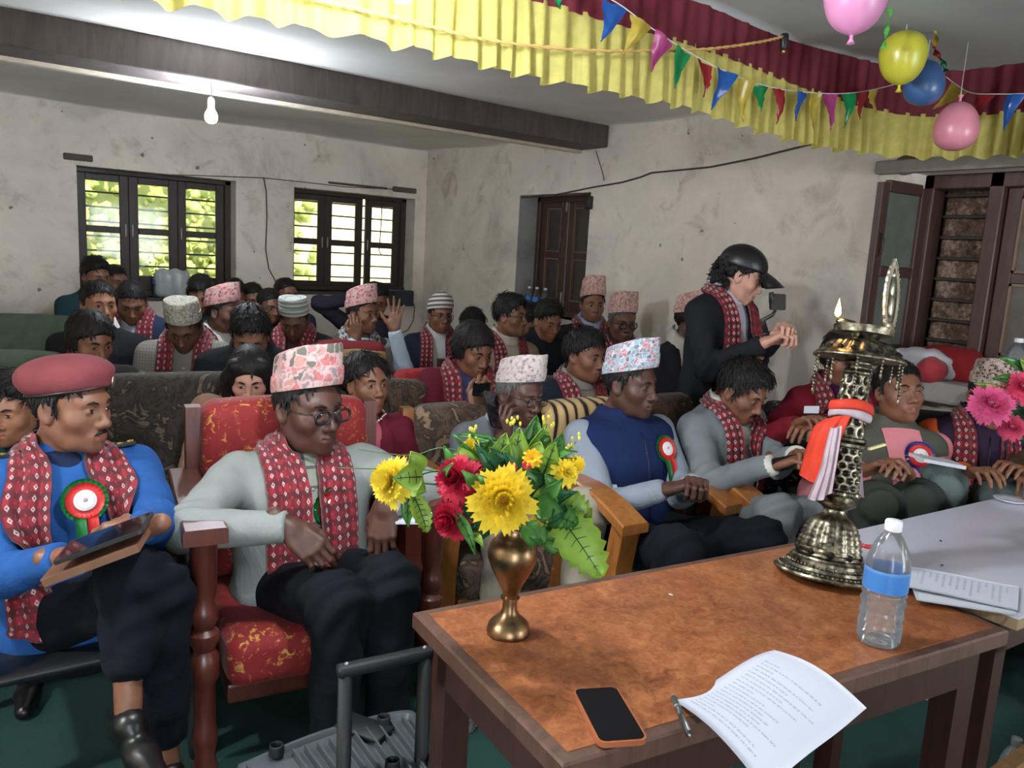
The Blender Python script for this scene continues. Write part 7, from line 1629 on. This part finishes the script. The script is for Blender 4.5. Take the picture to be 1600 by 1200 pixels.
# tablet over a brown folder on the officer's lap
c = at(155, 858, 1.84); u = unit(at(222, 838, 1.86)-at(95, 885, 1.83)); v_ = np.array((.45, .55, .55)); v_ = np.array((.05, 1.0, -.12))
o, M = slab('folder', c-np.array((0, 0, .010)), u, v_, (.215, .155, .018), plain('brown_leather', lin(112, 76, 56), .5), 'brown folder under the tablet on the officer\'s lap', 'folder', .006, ['folder_cover']); MB().prism(rrect(.104, .074, .004), -.007, .007, M=M@T(0, .003, 0)).build('page_block', M_PAPER, o, smooth=False)
c = at(165, 842, 1.83); o, M = slab('tablet', c+np.array((0, 0, .004)), u, v_, (.20, .13, .009), plain('tablet_case', (.015, .017, .017), .4), 'black tablet held by the police officer', 'tablet', .01, ['tablet_case']); MB().prism(rrect(.094, .058, .006), .004, .0052, M=M).build('screen', BLK, o, smooth=False)
# phones
pm = phone['PALMS'][1]; o, M = slab('smartphone', at(771, 640, 2.97), unit(at(764, 612, 3.0)-at(778, 662, 2.95)), cF*.8+cR*.6, (.15, .074, .010), BLK, 'black phone at the ear of the white capped man', 'phone', .012, ['phone_body'])
o, M = slab('smartphone', at(1236, 722, 2.90), cR+.2*cU, -cF*.6+cU*.6, (.15, .074, .010), BLK, 'phone held low by the grey suited man', 'phone', .012, ['phone_body'])
o, M = slab('smartphone', at(752, 608, 3.42), unit(cU*.35+cF*.9), cR+cF*.2, (.15, .074, .010), BLK, 'phone in the hand of the maroon blazer woman', 'phone', .012, ['phone_body'])
o, M = slab('smartphone', at(1215, 472, 3.30), cR*.9+cF*.3, cU, (.075, .068, .010), BLK, 'phone filmed with by the standing person', 'phone', .008, ['phone_body'])
MB().box((-.038, -.005, -.010), (-.028, .04, .014), M, 0, .002).build('clamp', plain('black_plastic', (.012, .012, .013), .4), o)
MB().tube([M[:3, :3]@np.array((-.01, -.034, 0)), at(1207, 492, 3.30)-at(1215, 472, 3.30), at(1192, 500, 3.32)-at(1215, 472, 3.30), at(1197, 520, 3.32)-at(1215, 472, 3.30)], [.006, .008, .012, .012], 10).build('grip_handle', plain('black_plastic', (.012, .012, .013), .4), o)
# notebooks
o, M = slab('notebook', at(648, 806, 2.35), cR+.0*cF, unit(cF+.1*cR)*np.array((1, 1, 0)), (.10, .13, .008), M_PAPER, 'small white notebook on the carved armrest beside the bouquet', 'notebook', .002, ['page_block'])
o, M = slab('notebook', at(1464, 720, 2.78), cR-.18*cU, cF*.96+cU*.12, (.15, .11, .012), plain('white_pages', lin(190, 192, 200), .7), 'open notebook on the knee of the orange sleeved man', 'notebook', .002, ['page_block'])
o, M = slab('notebook', at(1370, 698, 2.78), cR+.3*cU, cF, (.06, .02, .008), plain('cream_pages', lin(214, 206, 150), .7), 'slim cream notebook on the pink shirted man\'s lap', 'notebook', .002, ['page_block'])
o, M = slab('paper_slip', at(942, 764, 2.90), cR, np.array((0, 1., 0.1)), (.11, .07, .003), M_PAPER, 'folded paper on the honey wood armrest', 'paper', .002, ['paper_fold'])
o, M = slab('white_card', at(1268, 640, 3.15), cR, cU-.3*cF, (.06, .03, .003), M_PAPER, 'white card held by the red shawl woman', 'card', .002, ['card_face'])

# ================= seats
def seat_at(I, face, *a, dx=0.0, dy=0.0, **kw):
    p = I['world'](pel(I)); return armchair(p[0]+dx, p[1]+dy, face, *a, **kw)
seat_at(pink, D(-8), U_RED, WD_MAROON, 'maroon carved armchair with red and gold brocade under pink capped man', w=.55, top=.97, arm=.745, seat=.40, armw=.11, posttop=.95, dx=.0, lean=.06)
seat_at(phone, D(-10), U_BROWN, WD_HONEY, 'brown velvet armchair with honey wood sides under the phoning man', w=.56, top=.85, arm=.66, arms='curved', dx=-.05, posttop=.84)
seat_at(blue, D(-4), U_TIGER, WD_HONEY, 'honey wood armchair with tiger striped plush under navy vest man', w=.52, top=.92, arm=.70, arms='curved', posttop=.92, depth=.40)
seat_at(grey, D(-2), U_FUR, WD_HONEY, 'honey wood armchair with brown plush under grey suited man', w=.56, top=.91, arm=.69, arms='curved', posttop=.89, depth=.38)
_pm = (pinkv['world'](pel(pinkv))+orange['world'](pel(orange)))/2
armchair(_pm[0], _pm[1], D(-44), U_BW, WD_DARK, 'black and white floral sofa against the right wall', w=1.30, top=.93, seat=.36, arm=.56, seats=2, posttop=.85)
seat_at(wbeige, D(-10), U_DARK, WD_TAN, 'dark floral two seat sofa of the second row', w=1.12, top=.90, arm=.56, seats=2, dx=-.14, dy=.0, posttop=.87)
seat_at(wmaroon, D(-10), U_BROWN, WD_DARK, 'brown velvet chair behind the woman with pearls', w=.52, top=.90, arm=.56, dx=.12, posttop=.85)
seat_at(phw, D(-6), U_REDPLAIN, WD_DARK, 'red velvet chair with dark posts under maroon blazer woman', w=.50, top=.90, arm=.58, posttop=.87)
seat_at(m920, D(-6), U_DARK, WD_DARK, 'dark chair behind the tousled haired man', w=.56, top=.88, arm=.56, dx=-.1)
for I_, u_, wd_, lb in ((w140, U_GREEN, WD_DARK, 'green grey chair behind the police officer'), (mgrey, U_TAN, WD_TAN, 'tan floral chair under the checked coat man'), (m390, U_DARK, WD_DARK, 'dark floral chair under the bowing dark jacket man'), (m150, U_GREEN, WD_DARK, 'green chair under the moustached man'), (mstripe, U_DARK, WD_DARK, 'dark chair under the striped cap man'), (mrose, U_DARK, WD_DARK, 'dark chair under the rose capped man'), (mnam, U_BROWN, WD_DARK, 'brown chair under the man raising his palm'), (mneck, U_DARK, WD_DARK, 'dark chair under the tan shirted man'), (mbean, U_REDPLAIN, WD_DARK, 'red chair under the beanie man'), (mt970, U_DARK, WD_DARK, 'dark chair under the elderly man by the wall'), (lady, U_REDPLAIN, WD_DARK, 'red chair under the woman with red shawl'), (medge, U_DARK, WD_DARK, 'dark chair under the brown coated person at the edge'), (m205, U_TAN, WD_TAN, 'tan chair under the man in blue jacket'), (mhid, U_FUR, WD_DARK, 'plush chair under the half hidden beige shirted man'), (mt928, U_REDPLAIN, WD_DARK, 'red chair by the shuttered window'), (m855, U_DARK, WD_DARK, 'dark chair under the young man by bottle sill')):
    seat_at(I_, D(-10), u_, wd_, lb, w=.50, top=.86, arm=.56, arms='none', posttop=.84)
# banded chair back between the rows
p = at(597, 566, 4.15); armchair(p[0], p[1]+.30, D(-14), U_BAND, WD_DARK, 'banded red and tan chair back below the raised palm', w=.42, top=.95, arms='none', posttop=.92)
p = at(60, 520, 4.6); armchair(p[0]-.10, p[1]+.2, D(-10), U_GREEN, WD_DARK, 'green grey armchair against the back wall at far left', w=.60, top=.96, arm=.62, posttop=.8)
p = at(40, 560, 3.5); armchair(p[0]-.15, p[1]+.2, D(-10), U_GREEN, WD_DARK, 'green grey armchair at the left behind the blurred person', w=.60, top=.90, arm=.56, posttop=.8)
# black plastic chair of the officer
pc = police['world'](pel(police)); BP = plain('black_moulded_plastic', (.014, .015, .016), .35)
bc = empty('plastic_chair', (pc[0], pc[1], FZ), D(0)+pi, 'black moulded plastic armchair under the police officer', 'chair')
v, f = cushion((-.25, -.20, .335), (.25, .26, .37), .015, .014, 0); MB().add(v, f).build('seat', BP, bc)
v, f = cushion((-.25, -.24, .36), (.25, -.205, .80), .016, .014, 0); v[:, 1] -= np.clip(v[:, 2]-.42, 0, 1)*.2-.12*(v[:, 0]/.25)**2*.4; MB().add(v, f).build('backrest', BP, bc)
for s in (-1, 1):
    MB().tube(catmull([(s*.27, -.25, .66), (s*.29, -.05, .665), (s*.29, .14, .655), (s*.285, .22, .60), (s*.275, .24, .45), (s*.285, .27, .0)], 26), .024, 10, flat=1.4).build('armrest', BP, bc)
    MB().tube([(s*.24, -.18, .39), (s*.27, -.26, 0)], [.026, .018], 10).build('leg', BP, bc)
# pink shawl hung over its arm
p0 = np.array((pc[0], pc[1], FZ)); Rq = Rz(D(0)+pi)
P = np.array([[(-.30-.02*sin(t*3+u*9)+.012*sin(u*14), .02+.16*u, .70-.40*t if t > .12 else .70-.02*t) for u in np.linspace(0, 1, 16)] for t in np.linspace(0, 1, 18)])
P[:2, :, 0] += .04
tag(MB().grid(xf(T(*p0)@Rq, P.reshape(-1, 3)).reshape(P.shape)+np.array((.035, -.0, .0)), thick=.004).build('shawl', cloth('magenta_wool', lin(134, 50, 92))), 'magenta shawl hung over the arm of the black chair', 'shawl')

# ================= everything comes down so that the floor lies at zero
for _o in bpy.data.objects:
    if _o.parent is None: _o.location.z -= FZ
